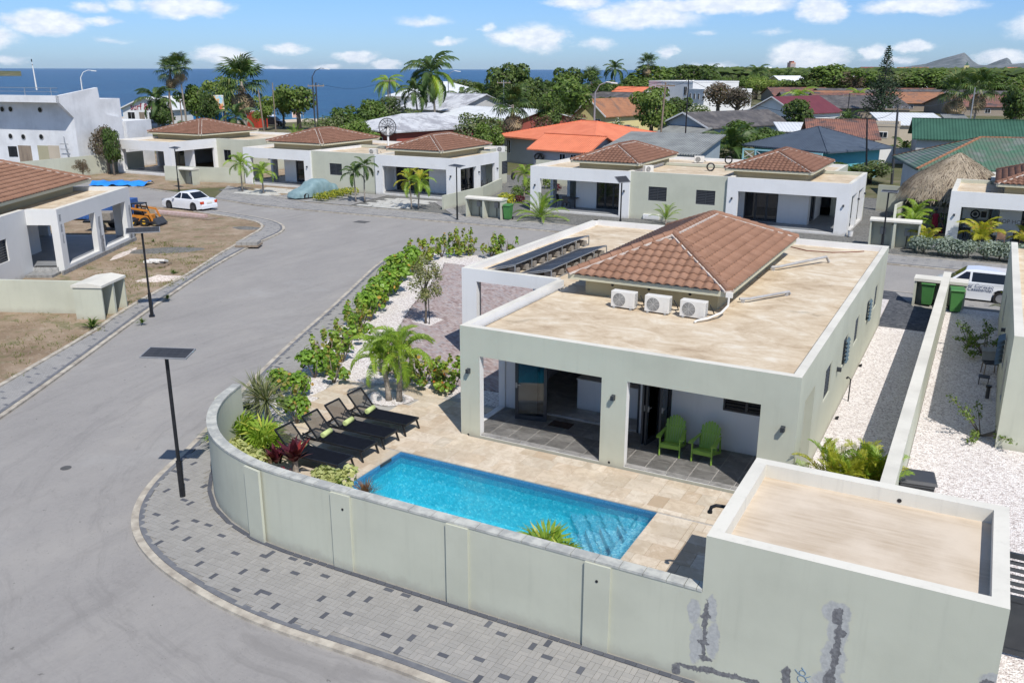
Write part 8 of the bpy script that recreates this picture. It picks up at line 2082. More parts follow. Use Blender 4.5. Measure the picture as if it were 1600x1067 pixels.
ps = at(57, 138, 7.3); a_ = thing('mast', 'slim white mast with antenna on the white building roof', 'mast', ps); MB().tube([(0, 0, -.3), (-.1, 0, 2.4), (-.2, 0, 4.1)], [.12, .09, .03], 8).build('pole', WHITE, a_); MB().tube([(-.2, 0, 3.9), (-.2, 0, 4.3)], .08, 6).build('antenna', BLACK, a_); MB().tube([(-.17, 0, 3.4), (-.17, 0, 3.5)], .09, 6).build('ring', BLACK, a_)
t = bld(px_at(194, 194, 0), px_at(269, 196, 0), 16, 2.9, 5.0, 'gable_y', WHITECOR, WHITE, 'white gabled beach restaurant with red lettering on its front', [(.18, 1.6, 1.6, 1.3), (.62, 1.6, 1.5, 1.4), (.86, 1.6, 1.2, 1.3)], [(.40, 1.2, 2.3)], .5, 'restaurant', 'restaurant')
LT = (Vector(px_at(269, 196, 0)) - Vector(px_at(194, 194, 0))).length
text_part('sign_text', 'surf & turf', LT * .155, simple('red lettering', (0.35, 0.02, 0.04), None), t, (LT * .5, -.06, 3.25), (PI / 2, 0, 0), .02)
bld(px_at(300, 193, 0), px_at(340, 195, 0), 3, 2.3, 2.4, 'flat', WHITECOR, BLUEP, 'bright blue beach hoarding left of the billboard', name='hoarding', cat='hoarding')
bld(px_at(272, 186, 0), px_at(290, 187, 0), 3, 2.6, 3.2, 'shed', TEAL, TEAL, 'small turquoise shed beside the white restaurant', name='shed', cat='shed')
bld(px_at(312, 180, 0), px_at(342, 180, 0), 7, 3.0, 4.2, 'hip', WHITECOR, WHITE, 'white tent like roof behind the blue hoarding', name='pavilion', cat='pavilion')
def board(px0, px1, py0, py1, dist_py, label, face, legs, m=WHITE, name='billboard', marks=()):
 g0 = at((px0 + px1) / 2, dist_py, 0); sc = g0.length / 1440
 w_ = (px1 - px0) * sc; z1 = CAM_H + (108 - py0) * sc * 1.03; z0 = CAM_H + (108 - py1) * sc * 1.03
 rz = math.atan2(g0.y, g0.x) - PI / 2
 t = thing(name, label, 'sign', (g0.x, g0.y, 0), rz); MB().box(-w_ / 2, w_ / 2, -.05, .05, z0, z1).build('board', m, t)
 MB().box(-w_ / 2 + .12, w_ / 2 - .12, -.07, -.051, z0 + .12, z1 - .12).build('poster', face, t)
 for x in legs: MB().tube([(x * w_, .07, -.1), (x * w_, .07, z1)], .08, 6).build('post', STEEL, t)
 return t, w_, z0, z1
POST = mat('beach poster', lambda t_, o_: finish(t_, o_, t_.ramp(t_.noise(coords(t_, 'Object'), .75, 3, .6), [(.35, (.12, .42, .62)), (.47, (.45, .65, .75)), (.54, (.75, .5, .2)), (.64, (.55, .12, .08))]), .5))
t_, w_, z0, z1 = board(328, 352, 145, 167, 196, 'tall blue billboard with beach poster among the palms', POST, (-.35, .35))
board(390, 402, 167, 181, 196, 'small white sign board with red and blue flags above a red base', mat('flag poster', lambda t_, o_: finish(t_, o_, t_.ramp(t_.noise(coords(t_, 'Object'), 1.1, 2, .5), [(.42, (.7, .7, .7)), (.5, (.6, .05, .06)), (.6, (.15, .3, .6))]), .5)), (0,))
bld(px_at(387, 199, 0), px_at(404, 200, 0), 2.2, 2.2, 2.3, 'flat', REDCOR, simple('red container paint', (.5, .06, .03), None), 'small red kiosk under the flag sign', name='kiosk', cat='kiosk')
board(457, 470, 168, 178, 183, 'small pale sign on posts on the beach below the round tree', simple('pale sign face', (.55, .42, .38), (.4, .2, .15), 2), (-.3, .3))
g0 = at(474, 184, 0); t = thing('dive_flag', 'red and white dive flag on a thin pole at the beach', 'flag', g0, R(-15)); MB().tube([(0, 0, 0), (0, 0, 5.0)], .06, 6).build('pole', STEEL, t)
b = MB(); 
for i in range(9): x = i * .26; b.v += [(x, .15 * math.sin(i * .9), 4.9 - .1 * i), (x, .15 * math.sin(i * .9 + .3), 2.7 - .05 * i + .2 * (i / 8))]
for i in range(8): b.f.append([2 * i, 2 * i + 2, 2 * i + 3, 2 * i + 1]); b.m.append(0)
FLAG = simple('red flag cloth', (.55, .05, .08), None, 2, .8); b.build('flag_cloth', FLAG, t)
MB().add([(0.0, -.02, 4.95), (.3, -.02, 4.85), (2.1, -.06, 2.6), (1.8, -.06, 2.55)], [(0, 1, 2, 3)]).build('flag_stripe', WHITE, t)
car('white off road car parked on the beach lot beyond the flag sign', (*px_at(414, 187, 0), -.02), R(20), CARW, 4.4, 1.8, 1.85, 'suv')
car('black pickup style car parked before the beach, left of the round tree', (*px_at(425, 197, 0), -.02), R(15), CARK, 5.0, 1.85, 1.75, 'suv')
car('dark grey car in front of the white restaurant', (*px_at(250, 202, 0), -.02), R(10), CARB, 4.5, 1.8, 1.6, 'suv')
car('blue grey car parked right of the middle double villa', (*px_at(797, 226, 1.2), -.02), R(15), CARB, 4.4, 1.75, 1.45, 'hatch')
car('white van far off beside the turquoise tent', (*px_at(1117, 172, 0), -.02), R(5), CARW, 5.2, 2.0, 2.2, 'suv')
car('dark car parked under the light green tree behind the orange roofs', (*px_at(982, 204, .5), -.02), R(10), CARB, 4.3, 1.7, 1.45, 'sedan')
mA, mB = Vector(px_at(622, 206, 3)), Vector(px_at(724, 195, 3)); mC = Vector(px_at(537, 198, 3))
bld((-75.6, 94.5), (-64.8, 91.6), 17, 3.0, 4.7, 'hip', WORNWHITE, DULLRED, 'dull red house with peeling white hipped metal roof behind the satellite dish', [(.3, 1.6, 1.2, 1.0), (.7, 1.6, 1.2, 1.0)], over=.5)
dsh = at(606, 214, 0); dsh = Vector((-63.5, 87.6, 0)) if 0 else dsh * (84 / dsh.length)
t = thing('satellite_dish', 'round mesh satellite dish on a white pole behind the middle villa', 'satellite dish', (dsh.x, dsh.y, 0), R(25)); sc = dsh.length / 1440
zc = CAM_H - (191 - 108) * sc * 1.05; r_ = 13.5 * sc
MB().tube([(0, .1, 0), (0, .1, zc)], .09, 8).build('pole', WHITE, t); b = MB()
for k in range(12): a = k * PI / 6; b.tube([(0, .3, zc), (r_ * .5 * math.cos(a), .22, zc + r_ * .5 * math.sin(a)), (r_ * math.cos(a), -.02, zc + r_ * math.sin(a))], .022, 4)
for q in (.35, .7, 1.0): b.tube([(r_ * q * math.cos(a), .3 - .32 * q * q, zc + r_ * q * math.sin(a)) for a in [k * PI / 12 for k in range(25)]], .02 if q < 1 else .035, 4, caps=False)
b.build('dish_ribs', BLACK, t)
b = MB(); nn_ = 24
for q in (0, .5, 1.0):
 for k in range(nn_): a = 2 * PI * k / nn_; b.v.append((r_ * q * math.cos(a), .3 - .32 * q * q, zc + r_ * q * math.sin(a)))
for j in range(2):
 for k in range(nn_): b.f.append([j * nn_ + k, (j + 1) * nn_ + k, (j + 1) * nn_ + (k + 1) % nn_, j * nn_ + (k + 1) % nn_]); b.m.append(0)
b.build('dish_mesh', MESHL, t); MB().box(-.12, .12, -.9, -.7, zc - .1, zc + .1).build('feed', BLACK, t); MB().tube([(-r_ * .6, 0, zc), (0, -.8, zc), (r_ * .6, 0, zc)], .02, 4).build('feed_arm', BLACK, t)
bld((-81, 127), (-64, 121), 12, 3.0, 4.3, 'gable_x', WHITECOR, DULLRED, 'long white metal roofed building behind the grey green tree', over=.6)
bld(px_at(628, 200, 0), px_at(712, 206, 0), 14, 3.6, 6.0, 'gable_x', WORNWHITE, GREYP, 'low grey house with white roof behind the tall coconut palms', over=.6)
bld(px_at(612, 178, 0), px_at(690, 181, 0), 20, 4.2, 7.4, 'hip', WHITECOR, WHITE, 'far white pyramid roof behind the leaning palm', over=1)
bld(px_at(705, 172, 0), px_at(795, 174, 0), 10, 2.6, 3.4, 'gable_x', GREYCOR, GREYP, 'long low grey shed beneath the two dark palms', over=.4, name='shed', cat='shed')
bld((-50.5, 92.5), (-36.3, 86.3), 13, 3.0, 4.75, 'hip', ORANGE, GREYP, 'grey house with large bright orange hipped roof', [(.08, 1.8, .5, 1.4)], over=.7)
t = bld((-41.0, 81.6), (-34.6, 80.6), 5.5, 2.75, 3.9, 'gable_x', ORANGE, GREYP, 'orange roofed side wing with two small dark windows', [(.55, 1.75, .6, 1.1), (.75, 1.75, .6, 1.1)], over=.5)
em = thing('wall_emblem', 'round black emblem plate on the grey wall of the orange roofed house', 'emblem', (-40.1, 81.25, 1.9), math.atan2(-1, 6.4)); b = MB(); b.tube([(.55 * math.cos(a), -.1, .32 * math.sin(a)) for a in [k * PI / 10 for k in range(21)]], .09, 6, caps=False); b.build('ring', BLACK, em); MB().bar((-.2, -.1, -.2), (.1, -.1, .25), .12).bar((.1, -.1, .25), (.35, -.1, -.1), .1).build('stroke', BLACK, em)
bld((-32.6, 79.6), (-23.6, 79.8), 8.5, 2.9, 4.1, 'shed', GREYCOR, GREYBLUE, 'grey corrugated lean to roof right of the orange roof', over=.4)
bld((-62.5, 140), (-56.6, 138.6), 16, 3.2, 5.6, 'gable_y', ORRUST, YELLOW, 'yellow gabled house with rusty orange roof', [(.25, 1.8, 1.1, 1.3), (.75, 1.8, 1.1, 1.3)], over=.5)
bld(px_at(905, 178, 0), px_at(990, 182, 0), 12, 3.0, 5.0, 'gable_x', DARKCOR, BEIGE, 'long dark roofed row house behind the yellow house', over=.4)
bld(px_at(955, 172, 0), px_at(1000, 174, 0), 6, 4.6, 5.9, 'gable_x', ORANGE, WHITE, 'small bright orange roof on the dark row house', over=.3)
WB = bld(px_at(1012, 172, 0), px_at(1080, 176, 0), 16, 7.2, 7.2, 'flat', WHITECOR, WHITE, 'modern white two storey building with dark windows', [(.12, 5.2, 1.0, 2.0), (.42, 5.0, 1.4, 2.0), (.62, 2.2, 1.6, 1.6), (.85, 5.2, 1.0, 2.0)], over=0)
bld(px_at(1072, 178, 0), px_at(1098, 180, 0), 14, 5.6, 5.6, 'flat', WHITECOR, WHITE, 'white wing with small square windows right of the modern building', [(.2, 4.2, .6, 1.2), (.45, 4.2, .6, 1.2), (.7, 4.2, .6, 1.2), (.4, 1.8, .6, 1.2)], over=0)
bld((-41.8, 123.5), (-34.2, 120.2), 18, 2.9, 4.6, 'gable_y', DARKCOR, GREYBLUE, 'grey blue gabled shed with old dark roof', over=.5)
bld((-41.2, 120.2), (-34.8, 117.4), 2.6, 2.0, 2.8, 'shed', GREYCOR, BARE, 'pale lean to porch before the grey blue gable', over=.2, name='lean_to', cat='lean-to')
t = bld((-21.6, 93.4), (-13.9, 89.4), 8.5, 3.0, 4.9, 'hip', SLATEB, TEAL, 'turquoise house with dark blue grey hipped roof', [(.35, 1.7, 1.2, 1.0), (.75, 1.7, 1.2, 1.0)], over=.9)
vr = thing('veranda', 'turquoise and white lattice veranda railing of the turquoise house', 'veranda', (-21.8, 89.6, 0), math.atan2(-2.2, 8.2)); b = MB(); 
for k in range(7): b.box(k * 1.35 - .06, k * 1.35 + .06, -.06, .06, 0, 2.9)
b.box(0, 8.1, -.04, .04, 2.75, 2.9).box(0, 8.1, -.04, .04, 1.85, 1.93); b.build('frame', simple('pale turquoise wood', (.35, .62, .66), None), vr, kind='stuff')
b = MB()
for k in range(6): b.bar((k * 1.35, 0, 1.93), (k * 1.35 + 1.35, 0, 2.75), .05).bar((k * 1.35, .01, 2.75), (k * 1.35 + 1.35, .01, 1.93), .05)
b.build('lattice', WHITE, vr, kind='stuff')
bld((-41, 170), (-31.5, 166), 14, 3.0, 5.6, 'gable_y', MAROON, WHITE, 'white gabled house with maroon roof', [(.4, 2.0, 2.0, .8), (.75, 2.0, 1.0, .8)], over=.5)
bld(px_at(1203, 196, 0), px_at(1250, 197, 0), 6, 2.2, 3.1, 'hip', corr('bright green sheet roof', (.06, .30, .17), (.05, .25, .14), 14), simple('bright green panels', (.04, .24, .13), None, 2), 'low bright green roofed hut below the maroon roof', over=.4, name='hut', cat='hut')
bld((-24, 118), (-19, 119.5), 9, 2.8, 3.4, 'shed', WHITECOR, GREYP, 'pale flat metal roof between trees and rusty roof', over=.4)
bld((-18.6, 108.5), (-12.0, 110.2), 11, 2.9, 4.6, 'gable_x', RUSTCOR, BEIGE, 'low house with mossy rust red tiled roof and arches', [(.3, 1.3, 1.5, 1.6), (.65, 1.3, 1.5, 1.6)], over=.6)
bld((-13.9, 122), (-10.6, 122.3), 7, 3.6, 3.6, 'flat', GREYCOR, BEIGE, 'small beige cube building with one little window', [(.45, 2.6, .9, .6)], over=0)
bld((-13.6, 134), (-5.5, 136), 14, 3.1, 4.1, 'shed', WHITECOR, BEIGE, 'wide plain white sheet roof behind the lamp post', over=.3)
bld((-5.4, 138), (-2.6, 138.5), 12, 3.1, 4.0, 'shed', GREYCOR, GREYP, 'narrow grey roof strip right of the wide white roof', over=.2)
bld((-7.4, 106.5), (2.6, 107.8), 9, 3.4, 5.1, 'gable_x', GREENCOR, GREYP, 'long building with clean dark green metal roof', [(.2, 1.6, 1.4, 1.2), (.5, 1.6, 1.4, 1.2)], over=.5)
bld((-4.4, 76.5), (9, 80), 9.5, 3.1, 5.2, 'hip', GREENOLD, WHITE, 'near house with faded green corrugated hipped roof and orange ridge behind the palapa', over=.8, ridgem=ORRUST)
rows = [(1285, 1395, 171, 7, 'RUST', 'brown red row roof just before the long dark one'), (1395, 1530, 160, 7, 'DARK', 'dark row roof behind the orange brown one'), (1490, 1610, 151, 6, 'RUST', 'faded red row roof farther off at the right'), (1290, 1400, 157, 6, 'DARK', 'dark row roof below the pine'), (1230, 1290, 168, 6, 'DARK', 'short dark row roof beside the dense dark tree'), (1275, 1420, 178, 7, 'DARK', 'long dark roofed row house with white door, nearest of the old rows'), (1355, 1500, 166, 8, 'DARK', 'dark brown row house roof left of the orange one'), (1392, 1492, 168, 5, 'ORR', 'orange brown row house roof in the middle of the rows'),
  (1500, 1640, 175, 8, 'RUST', 'rust brown row roof at the right picture edge, nearer'), (1275, 1365, 164, 6, 'ORR', 'patchy orange row roof left of the pine'), (1405, 1475, 156, 7, 'RUST', 'red brown roof in front of the bright tree'), (1540, 1640, 156, 6, 'RUST', 'dull red roof right of the fan palms'),
  (1210, 1300, 154, 5, 'RUST', 'narrow red roof strip behind the dark tree'), (1470, 1500, 155, 6, 'WHITE', 'small white roof beside the red brown roof'), (1500, 1620, 164, 9, 'DARK', 'long black roof strip below the fan palms'), (1555, 1600, 146, 4, 'PINK', 'salmon house with white roof far right'), (1430, 1470, 150, 4, 'WHITE', 'white low roof below the bright tree')]
TANW = m_wallpaint('dusty tan wall', (0.30, 0.25, 0.20), .2)
MM = {'DARK': (DARKCOR, TANW), 'ORR': (ORRUST, TANW), 'RUST': (RUSTCOR, TANW), 'WHITE': (WHITECOR, WHITE), 'PINK': (WHITECOR, PINK)}
for (p0, p1, py, hpx, m, lb) in rows:
 g0, g1 = at(p0, py + 6, 0), at(p1, py + 6.4, 0); k = g0.length
 bld((g0.x, g0.y), (g1.x, g1.y), 15 + k * .02, 2.1, 4.5, 'gable_x', MM[m][0], MM[m][1], lb, [(.3, 1.1, 1.2, .9), (.7, 1.1, 1.2, .9)], over=.5, group=None)
bld(px_at(1195, 148, 0), px_at(1222, 149, 0), 14, 5.0, 7.8, 'gable_y', WHITECOR, YELLOW, 'tall yellow house with white gable roof far off', [(.35, 3.6, 1.2, 1.6), (.65, 3.6, 1.2, 1.6)], over=.8)
bld(px_at(1325, 142, 0), px_at(1345, 142, 0), 12, 6, 8.5, 'hip', WORNWHITE, WHITE, 'far white house with pyramid roof left of the pine', over=.6)
bld(px_at(1412, 142, 0), px_at(1435, 142, 0), 12, 4, 7, 'gable_x', ORRUST, PINK, 'far salmon house right of the pine', over=.6)
fh = [(1345, 1378, 109.5, 1900, 'long low far building with red roof left of the pine', REDCOR), (1402, 1420, 111, 1500, 'far orange roofed house right of the pine', ORRUST), (1425, 1450, 109.5, 1700, 'far pale orange roofed block near the hills', ORRUST), (1575, 1590, 109.5, 1500, 'far orange roofed house near the right edge', ORANGE), (1180, 1205, 108.5, 1700, 'far white flat building at the skyline', WHITECOR)]
for (p0, p1, py, dist, lb, m) in fh:
 a0, a1 = far(p0, dist), far(p1, dist); bld((a0.x, a0.y), (a1.x, a1.y), 20, 10.0, 14.5 + (dist - 1500) * .004, 'gable_x', m, WHITE, lb, over=1)
c0 = far(1236.5, 2300); t = thing('tower_block', 'distant salmon pink high rise block above the trees', 'tower', c0, math.atan2(c0.y, c0.x) - PI / 2 + R(25)); sc = 2300 / 1449
MB().box(-4.5 * sc, 3.4 * sc, -9, 9, -5, CAM_H + 10.5 * sc).build('wall', PINK, t); MB().box(-2.4 * sc, 1.2 * sc, -8, 8, CAM_H + 10.52 * sc, CAM_H + 12.5 * sc).build('roof_house', DULLRED, t)
b = MB()
for k in range(9): b.box(-4.2 * sc, 3.2 * sc, -9.2, -9.02, 5 + k * 2.2, 6.2 + k * 2.2)
b.build('window_bands', GREYBLUE, t, kind='stuff')
c0 = far(1510, 1500); sc = 1500 / 1449; t = thing('church', 'distant pale yellow church tower with green spire', 'church', c0, math.atan2(c0.y, c0.x) - PI / 2)
MB().box(-3.2 * sc, 3.2 * sc, -3, 3, -2, CAM_H + 6.5 * sc).build('tower_wall', YELLOW, t); b = MB(); q = 2.2 * sc; b.add([(-q, -q, CAM_H + 6.5 * sc), (q, -q, CAM_H + 6.5 * sc), (q, q, CAM_H + 6.5 * sc), (-q, q, CAM_H + 6.5 * sc), (0, 0, CAM_H + 12 * sc)], [(0, 1, 4), (1, 2, 4), (2, 3, 4), (3, 0, 4)]); b.build('spire', GREENCOR, t)
MB().box(-12 * sc, -3.4 * sc, -3, 8, -2, CAM_H - 2.5 * sc).build('nave', WHITE, t); MB().box(-.8 * sc, .8 * sc, -3.2, -3.02, CAM_H + 1.5 * sc, CAM_H + 4 * sc).build('belfry_opening', BLACK, t)
for (p0, p1, py, h, lb, m) in ((1320, 1420, 246, 1.7, 'white garden wall with railing behind the right double villa', WHITE), (1420, 1440, 240, 1.5, 'white gate wall beside the beige cube building', WHITE), (905, 1000, 205, 1.5, 'brown picket fence under the light green tree', WOOD), (752, 790, 228, 1.6, 'dark board fence behind the sage wall', GREYBIN), (1000, 1050, 214, 1.6, 'brown board fence before the grey blue gable', WOOD)):
 a0, a1 = at(p0, py, 0), at(p1, py, 0); a0, a1 = a0 * .93, a1 * .93; t = thing('fence' if m is WOOD else 'garden_wall', lb, 'fence' if m is WOOD else 'wall', (a0.x, a0.y, 0), math.atan2((a1 - a0).y, (a1 - a0).x)); L = (a1 - a0).length
 if m is WOOD:
  me = MB().box(-.09, .09, -.02, .02, 0, h).mesh('board', WOOD)
  for k in range(int(L / .24)): inst('board', me, t, (k * .24, 0, rnd.uniform(-.05, .05)))
 else: MB().box(0, L, -.1, .1, 0, h).build('wall_body', m, t); MB().box(-.05, L + .05, -.14, .14, h, h + .06).build('coping', COPING, t)
tt_ = thing('beach_tent', 'small turquoise tent far off beyond the grey gable roof', 'tent', (*px_at(1140, 172, 0), 0)); MB().add([(-3, -2, 0), (3, -2, 0), (3, 2, 0), (-3, 2, 0), (-1.5, 0, 2.4), (1.5, 0, 2.2)], [(0, 1, 5, 4), (1, 2, 5), (2, 3, 4, 5), (3, 0, 4)]).build('canopy', TEAL, tt_); MB().tube([(-1.5, 0, 0), (-1.5, 0, 2.4)], .06, 6).build('pole', STEEL, tt_)
# ------------------------------------------------------------ trees
def lob(seed, n, w_=2.2, z0=2.2, z1=4.8, rr=1.1):
 r = random.Random(seed); return [(r.gauss(0, w_ * .45), r.gauss(0, w_ * .45), r.uniform(z0, z1 - .3 * 0), rr * r.uniform(.7, 1.25), rr * r.uniform(.7, 1.25), rr * r.uniform(.55, .9)) for _ in range(n)]
PT = {}
def proto(kind, i):
 k = (kind, i)
 if k in PT: return PT[k]
 m, n, sz, m2 = {'dark': (L_DARK, 3600, .34, L_MID), 'mid': (L_MID, 3600, .34, L_DARK), 'light': (L_LIGHT, 3200, .32, L_MID), 'dry': (L_DRY, 2400, .26, None), 'boug': (L_BOUG, 2200, .28, L_DARK), 'blossom': (L_DARK, 2400, .28, L_WHITEF), 'grey': (leaf('dusty grey green leaves', (0.10, 0.13, 0.06), (0.22, 0.25, 0.13), (0.28, 0.26, 0.16)), 2600, .28, L_MID)}[kind]
 lobs = lob(i * 7 + len(kind), 11) + [(0, 0, 3.1, 2.0, 2.0, 1.5)]
 cr = leafcloud('crown', m, lobs, n, sz, i, shell=.45, m2=m2, flat=.4)
 tr = branches('trunk', TRUNK, limbset(5, 2.2, 5, .22, i)); PT[k] = (cr, tr); return PT[k]
def tree(px, ytop, dist, wpx, kind, label, i=0, group='trees of the neighbourhood', hmin=0):
 c_ = far(px, dist); sc = dist / 1449 * 1.0
 top = CAM_H + (108.3 - ytop) * dist / 1385 / (1 + .0) * .985; h = max(top, 1.2); w_ = wpx * sc
 t = thing('tree', label, 'tree', (c_.x, c_.y, -.03), rnd.uniform(0, 6.28), group)
 t.scale = (w_ / 5.6, w_ / 5.6, h / 5.1); cr, tr = proto(kind, i % 3); inst('crown', cr, t); inst('trunk', tr, t); return t
TL_ = [(246, 152, 150, 46, 'dark', 'dark tree left of the two tall fan palms'), (300, 130, 168, 54, 'mid', 'green tree right of the two tall fan palms'), (322, 142, 160, 44, 'dark', 'dark bushy tree behind the billboard'), (345, 121, 185, 50, 'light', 'pale green tree left of the big shaggy palm'),
 (462, 126, 165, 76, 'light', 'round light green tree standing on the beach lot'), (437, 140, 170, 40, 'light', 'smaller pale tree joined to the round beach tree'), (408, 148, 165, 40, 'light', 'low light green tree beside the sign board'),
 (578, 152, 140, 70, 'mid', 'dense green tree beyond the peeling metal roof'), (545, 168, 128, 66, 'mid', 'low green tree left of the dense one'), (606, 150, 150, 80, 'grey', 'dusty grey green tree with open crown'), (510, 178, 118, 54, 'grey', 'dry shrubby tree near the beach road'), (640, 168, 135, 50, 'grey', 'grey green tree below the leaning palm'), (560, 185, 112, 60, 'mid', 'low bush behind the left tiled roof'),
 (738, 176, 104, 78, 'grey', 'open grey green tree before the long white roof'), (762, 192, 100, 50, 'mid', 'dark green bush beside the open grey tree'), (772, 120, 200, 50, 'dark', 'dark tree left of the tallest round crown'), (806, 104, 190, 76, 'dark', 'tall dark round crowned tree against the sea'), (848, 124, 175, 60, 'dark', 'dark tree between the two tall crowns'), (880, 120, 150, 84, 'mid', 'big leafy green tree behind the orange roof'),
 (888, 109, 230, 60, 'dark', 'tall dark tree behind the big leafy one'), (850, 178, 118, 60, 'boug', 'dark reddish thicket left above the orange roof'), (905, 176, 122, 66, 'boug', 'dark reddish thicket right above the orange roof'), (782, 192, 110, 36, 'boug', 'purple bougainvillea bush beside the long white roof'), (935, 132, 230, 60, 'dark', 'dark tree beside the skirted palm'),
 (965, 134, 250, 66, 'mid', 'green tree below the far coconut palm'), (1000, 122, 280, 70, 'dark', 'dark tree left of the long rounded crown'), (1040, 105, 330, 100, 'mid', 'long rounded green crown at the skyline'), (1080, 103, 300, 90, 'dark', 'dark rounded crown at the skyline'), (1115, 112, 290, 60, 'dark', 'dark tree at the right end of the skyline crowns'),
 (823, 128, 160, 56, 'dark', 'dark tree filling the gap before the tallest round crown'), (905, 138, 165, 60, 'mid', 'leafy tree right behind the big leafy one'), (952, 150, 190, 46, 'dark', 'dark low tree behind the skirted palm'), (862, 150, 140, 56, 'dark', 'dark tree low beside the skirted fan palm of the orange house'),
 (1022, 136, 132, 78, 'light', 'big light green tree before the white modern building'), (1066, 150, 165, 50, 'dark', 'dark tree right of the big light green one'), (1092, 160, 150, 56, 'blossom', 'tree with white blossom before the grey gable'), (1126, 128, 205, 70, 'dry', 'brown leafless thicket tree, left one'), (1156, 132, 200, 66, 'dry', 'brown leafless thicket tree, right one'),
 (1160, 186, 108, 90, 'mid', 'dark green hedge tree behind the blue grey roof'), (1200, 192, 112, 60, 'mid', 'low green tree left of the bright green hut'), (1258, 152, 140, 60, 'dark', 'dense dark tree left of the old roof rows'), (1232, 124, 205, 56, 'dark', 'dark tree below the tall yellow house'), (1268, 112, 220, 64, 'dark', 'brownish dark tree beside the bright rounded tree'),
 (1300, 100, 260, 84, 'mid', 'bright rounded tree with tall crown below the cloud'), (1340, 112, 330, 60, 'dry', 'pale brown tree left of the pine'), (1365, 112, 300, 50, 'mid', 'green tree just left of the pine'), (1378, 235, 92, 92, 'grey', 'spreading olive green bush behind the right double villa'), (1340, 240, 90, 50, 'mid', 'small bush left of the spreading olive one'),
 (1462, 108, 250, 84, 'mid', 'large bright tree in front of the hills'), (1425, 112, 330, 60, 'grey', 'greyish tree between pine and bright tree'), (1500, 118, 230, 60, 'dark', 'dark tree behind the left fan palm of the rows'), (1560, 116, 300, 80, 'mid', 'green tree mass below the right hill'), (1598, 132, 180, 50, 'dark', 'dark tree cut by the right edge behind the rows'), (1525, 178, 118, 66, 'mid', 'rounded green bush behind the long green roof'), (1604, 200, 105, 50, 'mid', 'green bush at the right edge beyond the green roof'),
 (1290, 200, 112, 40, 'light', 'small light shrub before the rusty tiled roof'), (1325, 200, 106, 40, 'blossom', 'white flowering frangipani before the rusty roof, left'), (1358, 206, 102, 44, 'blossom', 'white flowering frangipani before the rusty roof, right'), (965, 180, 128, 30, 'blossom', 'small white flowering bush at the yellow house'), (1330, 165, 130, 34, 'dark', 'flat crowned small dark tree above the rusty roof'),
 (150, 188, 100, 52, 'dry', 'bare brown thorny tree before the white building wall'), (158, 192, 98, 34, 'dark', 'darker dry tree beside the bare thorny one'), (107, 232, 97, 22, 'dry', 'small dry bush at the foot of the white building'), (276, 182, 135, 34, 'mid', 'green bush beside the white restaurant'), (300, 180, 128, 30, 'mid', 'green bush before the blue hoarding'), (1085, 180, 150, 60, 'mid', 'low trees above the grey gable roof'),
 (690, 150, 240, 50, 'mid', 'low tree behind the coconut palms'), (740, 136, 235, 60, 'mid', 'green tree behind the two dark palms')]
for i, a in enumerate(TL_):
 a = list(a)
 if a[0] > 1200 and 180 < a[2] < 335: a[2] = 345
 tree(*a, i=i)
r = random.Random(99)
for k in range(200):
 dist = 345 * (1 + 3.3 * (k / 200) ** 1.6) * r.uniform(.94, 1.08); px = r.uniform(985, 1660)
 if px < 1120 and dist > 700: continue
 hh_ = r.uniform(4.2, 7.6) + (dist / 1500) * r.uniform(0, 4); yt = 108.3 - (hh_ - 10.3) * 1385 / dist
 tree(px, yt, dist, hh_ * r.uniform(1.0, 1.6) * 1449 / dist, r.choice(['mid', 'dark', 'mid', 'light', 'light', 'grey', 'mid']), 'one of the many rounded green trees receding towards the far hills', i=k, group='trees receding towards the hills')
for k in range(22):
 px = r.uniform(700, 1000); dist = r.uniform(240, 330); tree(px, 128 + r.uniform(-5, 8), dist, 50 * r.uniform(.8, 1.2), r.choice(['mid', 'dark', 'grey']), 'one of the low round trees along the shore behind the villas', i=k, group='trees along the shore')
b = MB(); r = random.Random(5)
for k in range(5200):
 px = r.uniform(1040, 1720); dist = 1100 + 4200 * r.random() ** 1.3; c_ = far(px, dist); s = r.uniform(9, 17) * (1 + dist / 9000); h = r.uniform(5, 11)
 for q in range(3):
  a = r.uniform(0, 6.28); p = Vector((c_.x + r.uniform(-s, s), c_.y + r.uniform(-s, s), h * r.uniform(.5, 1)))
  b.add([p + Vector((math.cos(a + j * 1.57) * s * .6, math.sin(a + j * 1.57) * s * .6, r.uniform(-3, 3))) for j in range(4)] + [p + Vector((0, 0, 4))], [(0, 1, 4), (1, 2, 4), (2, 3, 4), (3, 0, 4)])
setp(b.build('woodland', L_DARK), 'far green woodland stretching towards the hills', 'woodland', kind='stuff')
c_ = far(1385, 215); t = thing('norfolk_pine', 'tall dark Norfolk pine with open upper branches against the sky', 'tree', (c_.x, c_.y, 0)); top = CAM_H + (108 - 76) * 215 / 1385; b = MB(); r = random.Random(4)
L_PINE = leaf('pine needles', (0.02, 0.045, 0.022), (0.05, 0.085, 0.04), None, 1, .1, .7, .05); low = MB()
